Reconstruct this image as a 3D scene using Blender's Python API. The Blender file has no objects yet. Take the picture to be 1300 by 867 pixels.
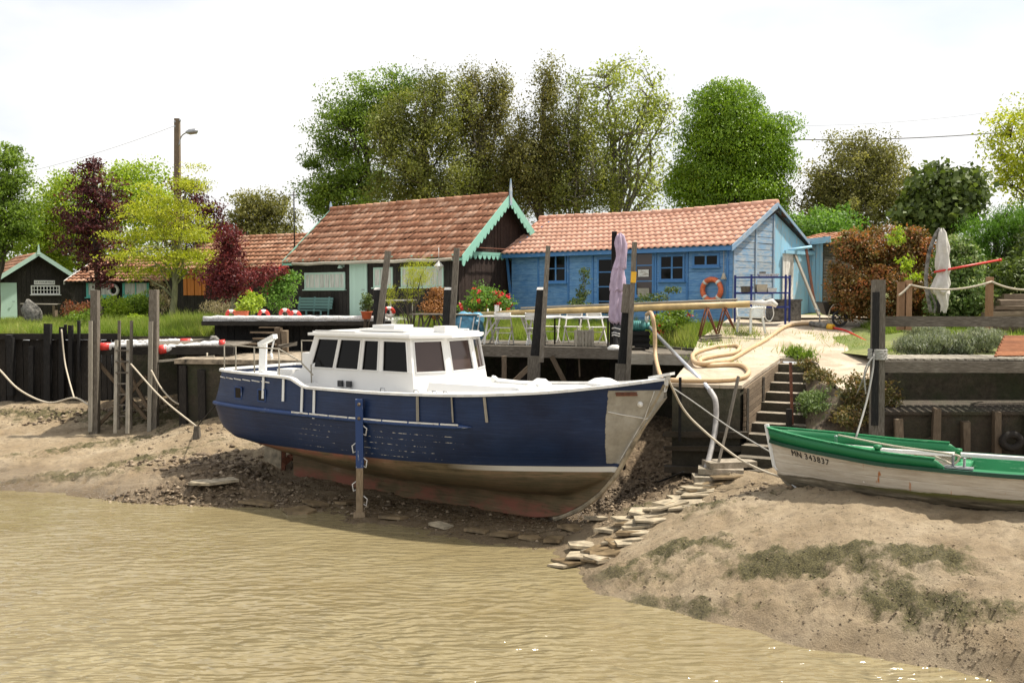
import bpy, math, random
import numpy as np
from mathutils import Vector, Matrix
random.seed(7); RNG = np.random.default_rng(11)
SC = bpy.context.scene; COL = SC.collection
# ---------------------------------------------------------------- camera
FPX, HCAM, HY = 1264.0, 4.5, 375.0          # focal length and horizon of the 1300 x 867 photograph
PITCH = math.atan((433.5 - HY) / FPX)
cam = bpy.data.cameras.new('camera'); camo = bpy.data.objects.new('camera', cam); COL.objects.link(camo)
cam.sensor_width = 36.0; cam.lens = 36.0 * FPX / 1300.0; cam.clip_end = 6000; cam.clip_start = 0.1
camo.location = (0, 0, HCAM); camo.rotation_euler = (math.pi / 2 - PITCH, 0, 0)
SC.camera = camo
# ---------------------------------------------------------------- light
SUN_DIR = Vector((0.47, 0.12, 0.875)).normalized()
EL = math.asin(SUN_DIR.z); AZ = math.atan2(SUN_DIR.x, SUN_DIR.y)
world = bpy.data.worlds.new('World'); SC.world = world; world.use_nodes = True
nt = world.node_tree; nt.nodes.clear()
sky = nt.nodes.new('ShaderNodeTexSky'); sky.sky_type = 'NISHITA'; sky.sun_disc = False
sky.sun_elevation = EL; sky.sun_rotation = AZ; sky.air_density = 1.0; sky.dust_density = 3.0
bg1 = nt.nodes.new('ShaderNodeBackground'); bg1.inputs[1].default_value = 0.14; nt.links.new(sky.outputs[0], bg1.inputs[0])
bg2 = nt.nodes.new('ShaderNodeBackground'); bg2.inputs[0].default_value = (1.0, 0.99, 0.975, 1); bg2.inputs[1].default_value = 0.80
tc = nt.nodes.new('ShaderNodeTexCoord'); mp = nt.nodes.new('ShaderNodeMapping'); mp.inputs['Scale'].default_value = (1, 1, 2.6)
nz = nt.nodes.new('ShaderNodeTexNoise'); nz.inputs['Scale'].default_value = 2.1; nz.inputs['Detail'].default_value = 7
cr = nt.nodes.new('ShaderNodeMapRange'); cr.inputs[1].default_value = 0.34; cr.inputs[2].default_value = 0.56; cr.inputs[3].default_value = 0.40; cr.inputs[4].default_value = 1.0
mx = nt.nodes.new('ShaderNodeMixShader'); wo = nt.nodes.new('ShaderNodeOutputWorld')
nt.links.new(tc.outputs['Generated'], mp.inputs[0]); nt.links.new(mp.outputs[0], nz.inputs[0]); nt.links.new(nz.outputs[0], cr.inputs[0])
nt.links.new(cr.outputs[0], mx.inputs[0]); nt.links.new(bg1.outputs[0], mx.inputs[1]); nt.links.new(bg2.outputs[0], mx.inputs[2]); nt.links.new(mx.outputs[0], wo.inputs[0])
sl = bpy.data.lights.new('sun', 'SUN'); sl.energy = 5.0; sl.angle = math.radians(1.6); sl.color = (1.0, 0.93, 0.82)
so = bpy.data.objects.new('sun', sl); COL.objects.link(so); so.rotation_euler = (-SUN_DIR).to_track_quat('-Z', 'Y').to_euler(); so.location = (20, 0, 40)
SC.view_settings.view_transform = 'Standard'; SC.view_settings.look = 'None'; SC.view_settings.gamma = 1.0
SC.view_settings.exposure = 0.50; SC.view_settings.use_curve_mapping = False
SC.cycles.max_bounces = 5; SC.cycles.diffuse_bounces = 3; SC.cycles.glossy_bounces = 2; SC.cycles.transmission_bounces = 3; SC.cycles.transparent_max_bounces = 6
SC.cycles.use_denoising = True
# ---------------------------------------------------------------- pixel helpers (measure real places from the photograph)
CA, SA = math.cos(PITCH), math.sin(PITCH)
def ray(px, py):
    dx = (px - 650) / FPX; dy = (433.5 - py) / FPX
    return Vector((dx, CA + dy * SA, -SA + dy * CA))
def at(px, py, Y):
    r = ray(px, py); t = Y / r.y
    return Vector((r.x * t, Y, HCAM + r.z * t))
def on(px, py, z):
    r = ray(px, py); t = (z - HCAM) / r.z
    return Vector((r.x * t, r.y * t, z))
def proj(p):
    x, y, z = p[0], p[1], p[2] - HCAM
    f = y * CA - z * SA; u = y * SA + z * CA
    return (650 + FPX * x / f, 433.5 - FPX * u / f)
def onwall(px, py, O, U):
    """ray of a pixel met with the vertical plane through O along U -> (s, z)"""
    r = ray(px, py)
    det = r.x * (-U.y) - r.y * (-U.x)
    t = (O.x * (-U.y) - O.y * (-U.x)) / det
    s = (r.x * t - O.x) / U.x if abs(U.x) > abs(U.y) else (r.y * t - O.y) / U.y
    return s, HCAM + r.z * t
# ---------------------------------------------------------------- numpy noise
def _hash(ix, iy, seed):
    h = (ix.astype(np.int64) * 374761393 + iy.astype(np.int64) * 668265263 + seed * 1442695041) & 0xFFFFFFFF
    h = ((h ^ (h >> 13)) * 1274126177) & 0xFFFFFFFF
    return ((h ^ (h >> 16)) & 0xFFFF) / 65535.0
def vnoise(x, y, seed=0):
    ix, iy = np.floor(x), np.floor(y); fx, fy = x - ix, y - iy
    fx = fx * fx * (3 - 2 * fx); fy = fy * fy * (3 - 2 * fy)
    a = _hash(ix, iy, seed); b = _hash(ix + 1, iy, seed); c = _hash(ix, iy + 1, seed); d = _hash(ix + 1, iy + 1, seed)
    return (a * (1 - fx) + b * fx) * (1 - fy) + (c * (1 - fx) + d * fx) * fy - 0.5
def fbm(x, y, oct=5, seed=0, gain=0.5):
    s = 0; a = 1.0; x = x.astype(float); y = y.astype(float)
    for i in range(oct):
        s = s + a * vnoise(x, y, seed + i); x = x * 2.03 + 13.7; y = y * 2.03 - 7.1; a *= gain
    return s
def pchip(xs, ys, x):
    xs = np.array(xs, float); ys = np.array(ys, float); h = np.diff(xs); d = np.diff(ys) / h; m = np.zeros(len(xs))
    m[1:-1] = np.where(d[:-1] * d[1:] > 0, 2 * d[:-1] * d[1:] / (d[:-1] + d[1:] + 1e-12), 0); m[0] = d[0]; m[-1] = d[-1]
    x = np.clip(np.asarray(x, float), xs[0], xs[-1]); i = np.clip(np.searchsorted(xs, x) - 1, 0, len(h) - 1); t = (x - xs[i]) / h[i]
    return ((1 + 2 * t) * (1 - t) ** 2 * ys[i] + t * (1 - t) ** 2 * h[i] * m[i] + t * t * (3 - 2 * t) * ys[i + 1] + t * t * (t - 1) * h[i] * m[i + 1])
class RBF:
    def __init__(s, pts, smooth=0.02):
        P = np.array(pts, float); s.P = P[:, :2]; n = len(P)
        D = np.linalg.norm(s.P[:, None] - s.P[None], axis=2)
        A = np.zeros((n + 3, n + 3)); A[:n, :n] = D + np.eye(n) * smooth; A[:n, n] = 1; A[:n, n + 1:] = s.P; A[n, :n] = 1; A[n + 1:, :n] = s.P.T
        b = np.zeros(n + 3); b[:n] = P[:, 2]; s.w = np.linalg.lstsq(A, b, rcond=None)[0]; s.n = n
    def __call__(s, x, y):
        x = np.asarray(x, float); y = np.asarray(y, float); r = s.w[s.n] + s.w[s.n + 1] * x + s.w[s.n + 2] * y
        for i in range(s.n): r = r + s.w[i] * np.hypot(x - s.P[i, 0], y - s.P[i, 1])
        return r
# ---------------------------------------------------------------- objects
W = {}
def props(o, label=None, cat=None, group=None, kind=None):
    if label: o['label'] = label
    if cat: o['category'] = cat
    if group: o['group'] = group
    if kind: o['kind'] = kind
    elif cat: o['kind'] = 'thing'
    return o
def thing(name, label, cat, loc=(0, 0, 0), rz=0, group=None):
    o = bpy.data.objects.new(name, None); COL.objects.link(o); o.empty_display_size = 0.2
    o.location = loc; o.rotation_euler = (0, 0, rz)
    W[o] = Matrix.Translation(Vector(loc)) @ Matrix.Rotation(rz, 4, 'Z')
    return props(o, label, cat, group)
def link_mesh(name, me, mats, parent=None):
    o = bpy.data.objects.new(name, me); COL.objects.link(o)
    for m in (mats if isinstance(mats, (list, tuple)) else [mats]): me.materials.append(m)
    if parent is not None: o.parent = parent; W[o] = W[parent]
    else: W[o] = Matrix.Identity(4)
    return o
def np_mesh(name, V, faces, k, mats, parent=None, smooth=False, rnd=None, mi=None, uv=None):
    """V (n,3), faces flat index array of k-gons"""
    me = bpy.data.meshes.new(name); V = np.ascontiguousarray(V, dtype=np.float32); faces = np.ascontiguousarray(faces, dtype=np.int32).ravel()
    nf = len(faces) // k
    me.vertices.add(len(V)); me.vertices.foreach_set('co', V.ravel())
    me.loops.add(len(faces)); me.loops.foreach_set('vertex_index', faces)
    me.polygons.add(nf); me.polygons.foreach_set('loop_start', np.arange(0, nf * k, k, dtype=np.int32))
    if smooth: me.polygons.foreach_set('use_smooth', np.ones(nf, dtype=bool))
    if mi is not None: me.polygons.foreach_set('material_index', np.asarray(mi, dtype=np.int32))
    if rnd is not None:
        at_ = me.attributes.new('rnd', 'FLOAT', 'FACE'); at_.data.foreach_set('value', np.asarray(rnd, dtype=np.float32))
    if uv is not None:
        ul = me.uv_layers.new(name='UVMap'); ul.data.foreach_set('uv', np.asarray(uv, dtype=np.float32).ravel())
    me.update(calc_edges=True); me.validate()
    return link_mesh(name, me, mats, parent)
def copy_tree(o, parent=None):
    c = o.copy(); COL.objects.link(c); W[c] = W[o]
    if parent is not None: c.parent = parent
    for ch in [k for k in list(W) if k.parent == o and k is not c]: copy_tree(ch, c)
    return c
def perp(d):
    d = d.normalized(); a = Vector((0, 0, 1)) if abs(d.z) < 0.9 else Vector((0, 1, 0))
    s = d.cross(a).normalized(); return s, s.cross(d).normalized()
class MB:
    """collects primitives, builds ONE mesh object"""
    def __init__(s): s.v = []; s.f = []; s.uv = []; s.m = []; s.sm = []; s.r = []
    def _add(s, vs, fs, uvs, mat=0, smooth=False, rnd=None):
        b = len(s.v); s.v += [Vector(v) for v in vs]
        rr = random.random() if rnd is None else rnd
        for f, u in zip(fs, uvs):
            s.f.append([b + i for i in f]); s.uv.append(u); s.m.append(mat); s.sm.append(smooth); s.r.append(rr)
        return s
    def beam(s, p0, p1, w, h=None, w1=None, h1=None, roll=0, mat=0, jit=0, rnd=None, up=None):
        """box from p0 to p1; w across, h along the 'up' side"""
        h = w if h is None else h; w1 = w if w1 is None else w1; h1 = h if h1 is None else h1
        p0 = Vector(p0); p1 = Vector(p1); d = p1 - p0; L = d.length
        if up is not None:
            a = d.normalized().cross(Vector(up)).normalized(); b = a.cross(d.normalized()).normalized()
        else: a, b = perp(d)
        if roll: q = Matrix.Rotation(roll, 3, d.normalized()); a = q @ a; b = q @ b
        vs = []
        for p, ww, hh in ((p0, w, h), (p1, w1, h1)):
            for sx, sy in ((-1, -1), (1, -1), (1, 1), (-1, 1)):
                vs.append(p + a * (sx * ww / 2) + b * (sy * hh / 2) + Vector([random.uniform(-jit, jit) for _ in range(3)]))
        ou, ov = random.random() * 30, random.random() * 30
        fs = [(0, 1, 5, 4), (1, 2, 6, 5), (2, 3, 7, 6), (3, 0, 4, 7), (3, 2, 1, 0), (4, 5, 6, 7)]
        uvs = []; acc = 0
        for q, wd in enumerate((w, h, w, h)):
            uvs.append([(ou, ov + acc), (ou, ov + acc + wd), (ou + L, ov + acc + wd), (ou + L, ov + acc)]); acc += wd
        uvs += [[(ou, ov), (ou, ov + w), (ou + h, ov + w), (ou + h, ov)]] * 2
        return s._add(vs, fs, uvs, mat, False, rnd)
    def box(s, c, size, rz=0, mat=0, rnd=None):
        c = Vector(c); x, y, z = size; R = Matrix.Rotation(rz, 3, 'Z')
        if x >= y and x >= z: d = R @ Vector((x / 2, 0, 0)); return s.beam(c - d, c + d, y, z, mat=mat, up=(0, 0, 1), rnd=rnd)
        if z >= y: d = Vector((0, 0, z / 2)); return s.beam(c - d, c + d, x, y, mat=mat, up=R @ Vector((0, 1, 0)), rnd=rnd)
        d = R @ Vector((0, y / 2, 0)); return s.beam(c - d, c + d, x, z, mat=mat, up=(0, 0, 1), rnd=rnd)
    def tube(s, pts, r, seg=8, mat=0, cap=True, closed=False, smooth=True, rnd=None):
        pts = [Vector(p) for p in pts]; n = len(pts)
        rs = [r] * n if not hasattr(r, '__len__') else list(r)
        b = len(s.v); vs = []; fs = []; uvs = []; ref = None; acc = 0; ou = random.random() * 30
        for i, p in enumerate(pts):
            if closed: d = pts[(i + 1) % n] - pts[i - 1]
            else: d = pts[min(i + 1, n - 1)] - pts[max(i - 1, 0)]
            if d.length < 1e-9: d = Vector((0, 0, 1))
            d.normalize()
            if ref is None: ref, _ = perp(d)
            ref = (ref - d * ref.dot(d)); ref = ref.normalized() if ref.length > 1e-6 else perp(d)[0]
            o = d.cross(ref)
            for k in range(seg):
                a = 2 * math.pi * k / seg; vs.append(p + (ref * math.cos(a) + o * math.sin(a)) * rs[i])
        m = n if closed else n - 1; c = 2 * math.pi * max(rs) / seg
        for i in range(m):
            j = (i + 1) % n; l = (pts[j] - pts[i]).length
            for k in range(seg):
                k2 = (k + 1) % seg
                fs.append((i * seg + k, i * seg + k2, j * seg + k2, j * seg + k))
                uvs.append([(ou + acc, k * c), (ou + acc, (k + 1) * c), (ou + acc + l, (k + 1) * c), (ou + acc + l, k * c)])
            acc += l
        s._add(vs, fs, uvs, mat, smooth, rnd)
        if cap and not closed:
            for i0, fl in ((b, True), (b + (n - 1) * seg, False)):
                idx = [i0 + k for k in range(seg)]
                if fl: idx.reverse()
                s.f.append(idx); s.uv.append([(ou + rs[0] * math.cos(k), rs[0] * math.sin(k)) for k in range(seg)]); s.m.append(mat); s.sm.append(False); s.r.append(s.r[-1])
        return s
    def lathe(s, prof, c=(0, 0, 0), seg=16, mat=0, smooth=True, axis=None):
        """prof [(r,z)], round the vertical through c (or axis vector)"""
        c = Vector(c); ax = Vector(axis).normalized() if axis is not None else Vector((0, 0, 1)); a, b = perp(ax)
        vs = []; fs = []; uvs = []
        for r, z in prof:
            for k in range(seg):
                t = 2 * math.pi * k / seg; vs.append(c + ax * z + (a * math.cos(t) + b * math.sin(t)) * r)
        for i in range(len(prof) - 1):
            for k in range(seg):
                k2 = (k + 1) % seg; fs.append((i * seg + k, i * seg + k2, (i + 1) * seg + k2, (i + 1) * seg + k))
                uvs.append([(k / seg, prof[i][1]), ((k + 1) / seg, prof[i][1]), ((k + 1) / seg, prof[i + 1][1]), (k / seg, prof[i + 1][1])])
        for i, fl in ((0, True), (len(prof) - 1, False)):
            if prof[i][0] > 1e-4:
                idx = [i * seg + k for k in range(seg)]
                if fl: idx.reverse()
                fs.append(idx); uvs.append([(0, 0)] * seg)
        return s._add(vs, fs, uvs, mat, smooth)
    def poly(s, vs, mat=0, rnd=None):
        vs = [Vector(v) for v in vs]; o = vs[0]; a = (vs[1] - vs[0]).normalized(); nrm = a.cross(vs[-1] - vs[0])
        b = nrm.cross(a).normalized() if nrm.length > 1e-9 else a
        return s._add(vs, [tuple(range(len(vs)))], [[((v - o).dot(a), (v - o).dot(b)) for v in vs]], mat, False, rnd)
    def prism(s, poly, thick, mat=0, rnd=None):
        """poly (3-d, planar) extruded by vector thick"""
        P = [Vector(p) for p in poly]; T = Vector(thick); n = len(P); Q = [p + T for p in P]
        nrm = Vector((0, 0, 0))
        for i in range(n): nrm += P[i].cross(P[(i + 1) % n])
        if nrm.dot(T) > 0: P.reverse(); Q.reverse()
        rr = random.random() if rnd is None else rnd
        s.poly(P, mat, rr); s.poly(list(reversed(Q)), mat, rr)
        for i in range(n):
            j = (i + 1) % n; s.poly([P[j], P[i], Q[i], Q[j]], mat, rr)
        return s
    def sphere(s, c, r, seg=12, rings=8, mat=0, sc=(1, 1, 1)):
        c = Vector(c); vs = []; fs = []; uvs = []
        for i in range(rings + 1):
            ph = math.pi * i / rings
            for k in range(seg):
                t = 2 * math.pi * k / seg; vs.append(c + Vector((math.sin(ph) * math.cos(t) * sc[0], math.sin(ph) * math.sin(t) * sc[1], math.cos(ph) * sc[2])) * r)
        for i in range(rings):
            for k in range(seg):
                k2 = (k + 1) % seg; fs.append((i * seg + k, (i + 1) * seg + k, (i + 1) * seg + k2, i * seg + k2)); uvs.append([(k / seg, i / rings)] * 4)
        return s._add(vs, fs, uvs, mat, True)
    def build(s, name, mats, parent=None, local=False):
        me = bpy.data.meshes.new(name); vs = s.v
        if parent is not None and not local:
            inv = W[parent].inverted(); vs = [inv @ v for v in vs]
        me.from_pydata([tuple(v) for v in vs], [], s.f)
        ul = me.uv_layers.new(name='UVMap'); ul.data.foreach_set('uv', [c for u in s.uv for p in u for c in p])
        me.polygons.foreach_set('use_smooth', s.sm); me.polygons.foreach_set('material_index', s.m)
        at_ = me.attributes.new('rnd', 'FLOAT', 'FACE'); at_.data.foreach_set('value', s.r)
        me.update()
        return link_mesh(name, me, mats, parent)
def rope_pts(p0, p1, sag, n=14):
    p0 = Vector(p0); p1 = Vector(p1)
    return [p0.lerp(p1, i / n) - Vector((0, 0, 4 * sag * (i / n) * (1 - i / n))) for i in range(n + 1)]
def smooth_path(pts, k=6):
    P = [Vector(p) for p in pts]; P = [2 * P[0] - P[1]] + P + [2 * P[-1] - P[-2]]; out = []
    for i in range(1, len(P) - 2):
        for j in range(k):
            t = j / k; a, b, c, d = P[i - 1], P[i], P[i + 1], P[i + 2]
            out.append(0.5 * ((2 * b) + (c - a) * t + (2 * a - 5 * b + 4 * c - d) * t * t + (3 * b - a - 3 * c + d) * t ** 3))
    out.append(P[-2]); return out
# ---------------------------------------------------------------- materials
M = {}
class NG:
    def __init__(s, name):
        s.m = bpy.data.materials.new(name); s.m.use_nodes = True; s.t = s.m.node_tree; s.t.nodes.clear()
        s.out = s.t.nodes.new('ShaderNodeOutputMaterial'); s.b = s.t.nodes.new('ShaderNodeBsdfPrincipled'); s.t.links.new(s.b.outputs[0], s.out.inputs[0]); M[name] = s.m
    def n(s, typ, ins=None, **kw):
        nd = s.t.nodes.new(typ)
        for k, v in kw.items(): setattr(nd, k, v)
        for k, v in (ins or {}).items():
            i = nd.inputs[k]
            if hasattr(v, 'is_linked') or isinstance(v, bpy.types.NodeSocket): s.t.links.new(v, i)
            else: i.default_value = v
        return nd
    def coord(s, kind='Object', scale=(1, 1, 1), rot=(0, 0, 0)):
        tc = s.n('ShaderNodeTexCoord'); return s.n('ShaderNodeMapping', {'Vector': tc.outputs[kind], 'Scale': scale, 'Rotation': rot}).outputs[0]
    def noise(s, vec, scale=5, detail=5, rough=0.6, dist=0):
        return s.n('ShaderNodeTexNoise', {'Vector': vec, 'Scale': scale, 'Detail': detail, 'Roughness': rough, 'Distortion': dist}).outputs[0]
    def ramp(s, fac, stops):
        nd = s.t.nodes.new('ShaderNodeValToRGB'); s.t.links.new(fac, nd.inputs[0]); e = nd.color_ramp.elements
        while len(e) > 1: e.remove(e[-1])
        e[0].position = stops[0][0]; e[0].color = c4(stops[0][1])
        for p, c in stops[1:]: x = e.new(p); x.color = c4(c)
        return nd.outputs[0]
    def mr(s, v, a, b, c=0, d=1): return s.n('ShaderNodeMapRange', {0: v, 1: a, 2: b, 3: c, 4: d}).outputs[0]
    def mix(s, fac, a, b, blend='MIX'):
        nd = s.t.nodes.new('ShaderNodeMix'); nd.data_type = 'RGBA'; nd.blend_type = blend
        for i, v in ((0, fac), (6, a), (7, b)):
            if isinstance(v, bpy.types.NodeSocket): s.t.links.new(v, nd.inputs[i])
            elif i == 0: nd.inputs[0].default_value = v
            else: nd.inputs[i].default_value = c4(v)
        return nd.outputs[2]
    def math(s, op, a, b=0.0):
        nd = s.t.nodes.new('ShaderNodeMath'); nd.operation = op
        for i, v in ((0, a), (1, b)):
            if isinstance(v, bpy.types.NodeSocket): s.t.links.new(v, nd.inputs[i])
            else: nd.inputs[i].default_value = v
        return nd.outputs[0]
    def xyz(s, kind='Object'):
        tc = s.n('ShaderNodeTexCoord'); return s.n('ShaderNodeSeparateXYZ', {0: tc.outputs[kind]}).outputs
    def rnd(s): return s.n('ShaderNodeAttribute', attribute_name='rnd').outputs['Fac']
    def bump(s, h, strength=0.3, dist=0.02):
        nd = s.n('ShaderNodeBump', {'Height': h, 'Strength': strength, 'Distance': dist}); s.t.links.new(nd.outputs[0], s.b.inputs['Normal']); return nd
    def set(s, **kw):
        names = {'color': 'Base Color', 'rough': 'Roughness', 'metal': 'Metallic', 'spec': 'Specular IOR Level', 'trans': 'Transmission Weight', 'ior': 'IOR', 'alpha': 'Alpha', 'coat': 'Coat Weight'}
        for k, v in kw.items():
            i = s.b.inputs[names[k]]
            if isinstance(v, bpy.types.NodeSocket): s.t.links.new(v, i)
            else: i.default_value = c4(v) if k == 'color' else v
        return s.m
def c4(c): return (c[0], c[1], c[2], 1.0)
def mul(c, k): return tuple(min(1, x * k) for x in c)
def wood(name, c1, c2, c3=None, stretch=14, scale=6, rough=0.85, bump=0.5, var=0.35):
    g = NG(name); v = g.coord('UV', (1.0, stretch, 1)); a = g.noise(v, scale, 8, 0.65, 0.3)
    col = g.ramp(a, [(0.3, c1), (0.52, c2), (0.72, c3 or mul(c2, 1.35))])
    big = g.noise(g.coord('Object'), 1.3, 4); col = g.mix(g.mr(big, 0.35, 0.7, 0, 0.45), col, mul(c1, 0.75))
    r = g.rnd(); col = g.mix(1.0, col, g.ramp(r, [(0, (1 - var,) * 3), (1, (1 + 0 * var,) * 3)]), 'MULTIPLY')
    g.bump(a, bump, 0.01); return g.set(color=col, rough=rough, spec=0.3)
def paint(name, c, wear=None, wear_amt=0.5, rough=0.6, stretch=6, scale=3, dirt=0.25, bump=0.25, spec=0.4, soft=0.04):
    """painted boards: c, chips to 'wear' colour"""
    g = NG(name); v = g.coord('UV', (1, stretch, 1)); a = g.noise(v, scale, 9, 0.7, 0.2); o = g.coord('Object'); b = g.noise(o, 1.7, 6)
    col = g.mix(g.mr(b, 0.3, 0.75, 0, dirt), c, mul(c, 0.55))
    r = g.rnd(); col = g.mix(1.0, col, g.ramp(r, [(0, (0.84,) * 3), (1, (1,) * 3)]), 'MULTIPLY')
    if wear:
        f = g.mr(g.math('ADD', a, g.math('MULTIPLY', g.math('SUBTRACT', b, 0.5), 0.35)), 1 - wear_amt - soft, 1 - wear_amt + soft); col = g.mix(f, col, wear)
    g.bump(a, bump, 0.006); return g.set(color=col, rough=rough, spec=spec)
def plain(name, c, rough=0.5, metal=0, bump=0.0, scale=20, var=0.12, spec=0.5):
    g = NG(name); a = g.noise(g.coord('Object'), scale, 5); col = g.mix(g.mr(a, 0.3, 0.75, 0, 1), mul(c, 1 + var), mul(c, 1 - var * 2.2))
    if bump: g.bump(a, bump, 0.01)
    return g.set(color=col, rough=rough, metal=metal, spec=spec)
def leafmat(name, c1, c2, c3=None, trans=0.35, rough=0.55):
    g = NG(name); r = g.rnd(); stops = [(0.0, c1), (0.6, c2)] + ([(1.0, c3)] if c3 else [])
    col = g.ramp(r, stops); g.set(color=col, rough=rough, spec=0.35)
    tr = g.n('ShaderNodeBsdfTranslucent', {0: g.mix(1.0, col, (1.2, 1.25, 0.7), 'MULTIPLY')})
    mxs = g.n('ShaderNodeMixShader', {0: trans, 1: g.b.outputs[0], 2: tr.outputs[0]}); g.t.links.new(mxs.outputs[0], g.out.inputs[0]); return g.m
# ================================================================ materials of the place
wood('weathered_wood', (0.065, 0.052, 0.038), (0.19, 0.165, 0.13), (0.38, 0.345, 0.29))
wood('tan_wood', (0.18, 0.125, 0.07), (0.35, 0.26, 0.16), (0.5, 0.4, 0.28))
wood('pale_wood', (0.25, 0.22, 0.17), (0.45, 0.41, 0.33), (0.6, 0.56, 0.48))
wood('brown_wood', (0.10, 0.07, 0.045), (0.22, 0.165, 0.11), (0.34, 0.27, 0.19))
wood('dark_wood', (0.012, 0.010, 0.008), (0.035, 0.03, 0.025), (0.09, 0.08, 0.065))
wood('tarred_wood', (0.006, 0.006, 0.006), (0.018, 0.017, 0.016), (0.06, 0.055, 0.05), bump=0.4)
wood('red_wood', (0.20, 0.07, 0.03), (0.36, 0.14, 0.06), (0.5, 0.24, 0.12))
wood('post_wood', (0.22, 0.12, 0.06), (0.38, 0.22, 0.12), (0.5, 0.33, 0.2))
paint('white_paint', (0.80, 0.80, 0.77), (0.45, 0.42, 0.36), 0.32, rough=0.45, dirt=0.12)
paint('chalky_white', (0.78, 0.76, 0.71), (0.38, 0.33, 0.27), 0.42, rough=0.7)
paint('boat_white', (0.80, 0.79, 0.76), (0.52, 0.46, 0.38), 0.27, rough=0.4, dirt=0.14, bump=0.08)
plain('plastic_white', (0.70, 0.72, 0.68), 0.35, scale=4, var=0.05)
paint('mint_paint', (0.28, 0.58, 0.46), (0.5, 0.62, 0.55), 0.34, dirt=0.15)
paint('pale_mint', (0.46, 0.64, 0.54), (0.25, 0.3, 0.25), 0.3, dirt=0.15)
paint('teal_paint', (0.12, 0.50, 0.45), (0.3, 0.5, 0.45), 0.3)
paint('bench_green', (0.13, 0.26, 0.24), (0.3, 0.34, 0.3), 0.33)
paint('blue_paint', (0.075, 0.23, 0.52), (0.20, 0.38, 0.60), 0.50, bump=0.1, dirt=0.35, soft=0.16, rough=0.7)
paint('blue_trim', (0.08, 0.24, 0.52), (0.3, 0.45, 0.6), 0.38)
paint('faded_blue', (0.20, 0.36, 0.55), (0.37, 0.41, 0.43), 0.50, soft=0.1, dirt=0.5, rough=0.8)
paint('sky_blue_paint', (0.30, 0.56, 0.72), (0.45, 0.42, 0.37), 0.40, dirt=0.25, rough=0.75)
paint('orange_paint', (0.62, 0.20, 0.03), (0.3, 0.12, 0.04), 0.35)
paint('red_paint', (0.55, 0.04, 0.04), (0.3, 0.1, 0.08), 0.3)
paint('shelf_blue', (0.02, 0.035, 0.20), (0.1, 0.1, 0.15), 0.3)
plain('red_plastic', (0.60, 0.04, 0.03), 0.4, scale=6)
plain('orange_ring', (0.70, 0.16, 0.06), 0.55, scale=9, var=0.2)
plain('ring_white', (0.75, 0.74, 0.70), 0.5)
plain('terracotta', (0.52, 0.12, 0.05), 0.7, scale=8)
plain('black_metal', (0.02, 0.02, 0.022), 0.45)
plain('grey_metal', (0.36, 0.37, 0.38), 0.4, metal=0.6)
plain('silver', (0.55, 0.56, 0.58), 0.3, metal=0.8)
plain('rust', (0.17, 0.06, 0.03), 0.85, bump=0.4, scale=14, var=0.3)
plain('pump_green', (0.05, 0.22, 0.20), 0.5, scale=12, var=0.3)
plain('hose_tan', (0.52, 0.36, 0.20), 0.55, scale=5)
plain('hose_grey', (0.40, 0.38, 0.36), 0.5, scale=9, var=0.2)
plain('rope_tan', (0.50, 0.44, 0.34), 0.9, bump=0.6, scale=60)
plain('rope_grey', (0.34, 0.33, 0.30), 0.9, bump=0.6, scale=60)
plain('quay_edge', (0.30, 0.245, 0.175), 0.9, bump=0.6, scale=5, var=0.45)
plain('concrete_slab', (0.42, 0.37, 0.30), 0.9, bump=0.4, scale=7, var=0.3)
plain('stone_slab', (0.36, 0.30, 0.205), 0.7, bump=0.4, scale=5, var=0.35)
plain('wet_slab', (0.22, 0.16, 0.09), 0.35, bump=0.4, scale=5, var=0.35)
plain('boulder', (0.19, 0.18, 0.16), 0.9, bump=0.9, scale=9, var=0.5)
plain('lilac_cloth', (0.42, 0.33, 0.42), 0.9, scale=6, var=0.1)
plain('cream_cloth', (0.60, 0.57, 0.52), 0.9, scale=6, var=0.1)
plain('table_cloth', (0.66, 0.64, 0.60), 0.85, scale=4)
plain('blue_tarp', (0.09, 0.28, 0.42), 0.4, scale=5, var=0.4, bump=0.5)
plain('grey_roof', (0.55, 0.60, 0.64), 0.6)
plain('letter_black', (0.02, 0.02, 0.02), 0.6)
plain('mortar', (0.36, 0.30, 0.24), 0.9)
g = NG('window_glass'); g.set(color=(0.006, 0.006, 0.006), rough=0.08, spec=0.12)
g = NG('window_tint'); g.set(color=(0.05, 0.032, 0.028), rough=0.05, spec=0.45)
g = NG('curtain_glass'); v = g.coord('Object', (1, 1, 0.1)); a = g.noise(v, 14, 3); g.set(color=g.ramp(a, [(0.3, (0.30, 0.31, 0.27)), (0.7, (0.62, 0.63, 0.57))]), rough=0.25, spec=0.6)
def bark(name, c):
    g = NG(name); v = g.coord('Object', (1, 1, 0.25)); a = g.noise(v, 14, 8, 0.7); col = g.ramp(a, [(0.3, mul(c, 0.45)), (0.6, c), (0.8, mul(c, 1.5))]); g.bump(a, 0.8, 0.03); g.set(color=col, rough=0.9)
bark('bark_brown', (0.10, 0.08, 0.06)); bark('bark_grey', (0.24, 0.22, 0.18)); bark('bark_moss', (0.22, 0.22, 0.12))
leafmat('leaf_green', (0.065, 0.11, 0.012), (0.17, 0.26, 0.03), (0.30, 0.41, 0.06), .4)
leafmat('leaf_bright', (0.16, 0.24, 0.02), (0.31, 0.41, 0.035), (0.46, 0.55, 0.08), 0.45)
leafmat('leaf_lime', (0.22, 0.27, 0.02), (0.42, 0.45, 0.035), (0.60, 0.58, 0.07), 0.45)
leafmat('leaf_olive', (0.06, 0.06, 0.016), (0.19, 0.185, 0.05), (0.39, 0.36, 0.13), 0.4)
leafmat('leaf_oak', (0.065, 0.08, 0.015), (0.18, 0.20, 0.04), (0.34, 0.35, 0.09), 0.4)
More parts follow.
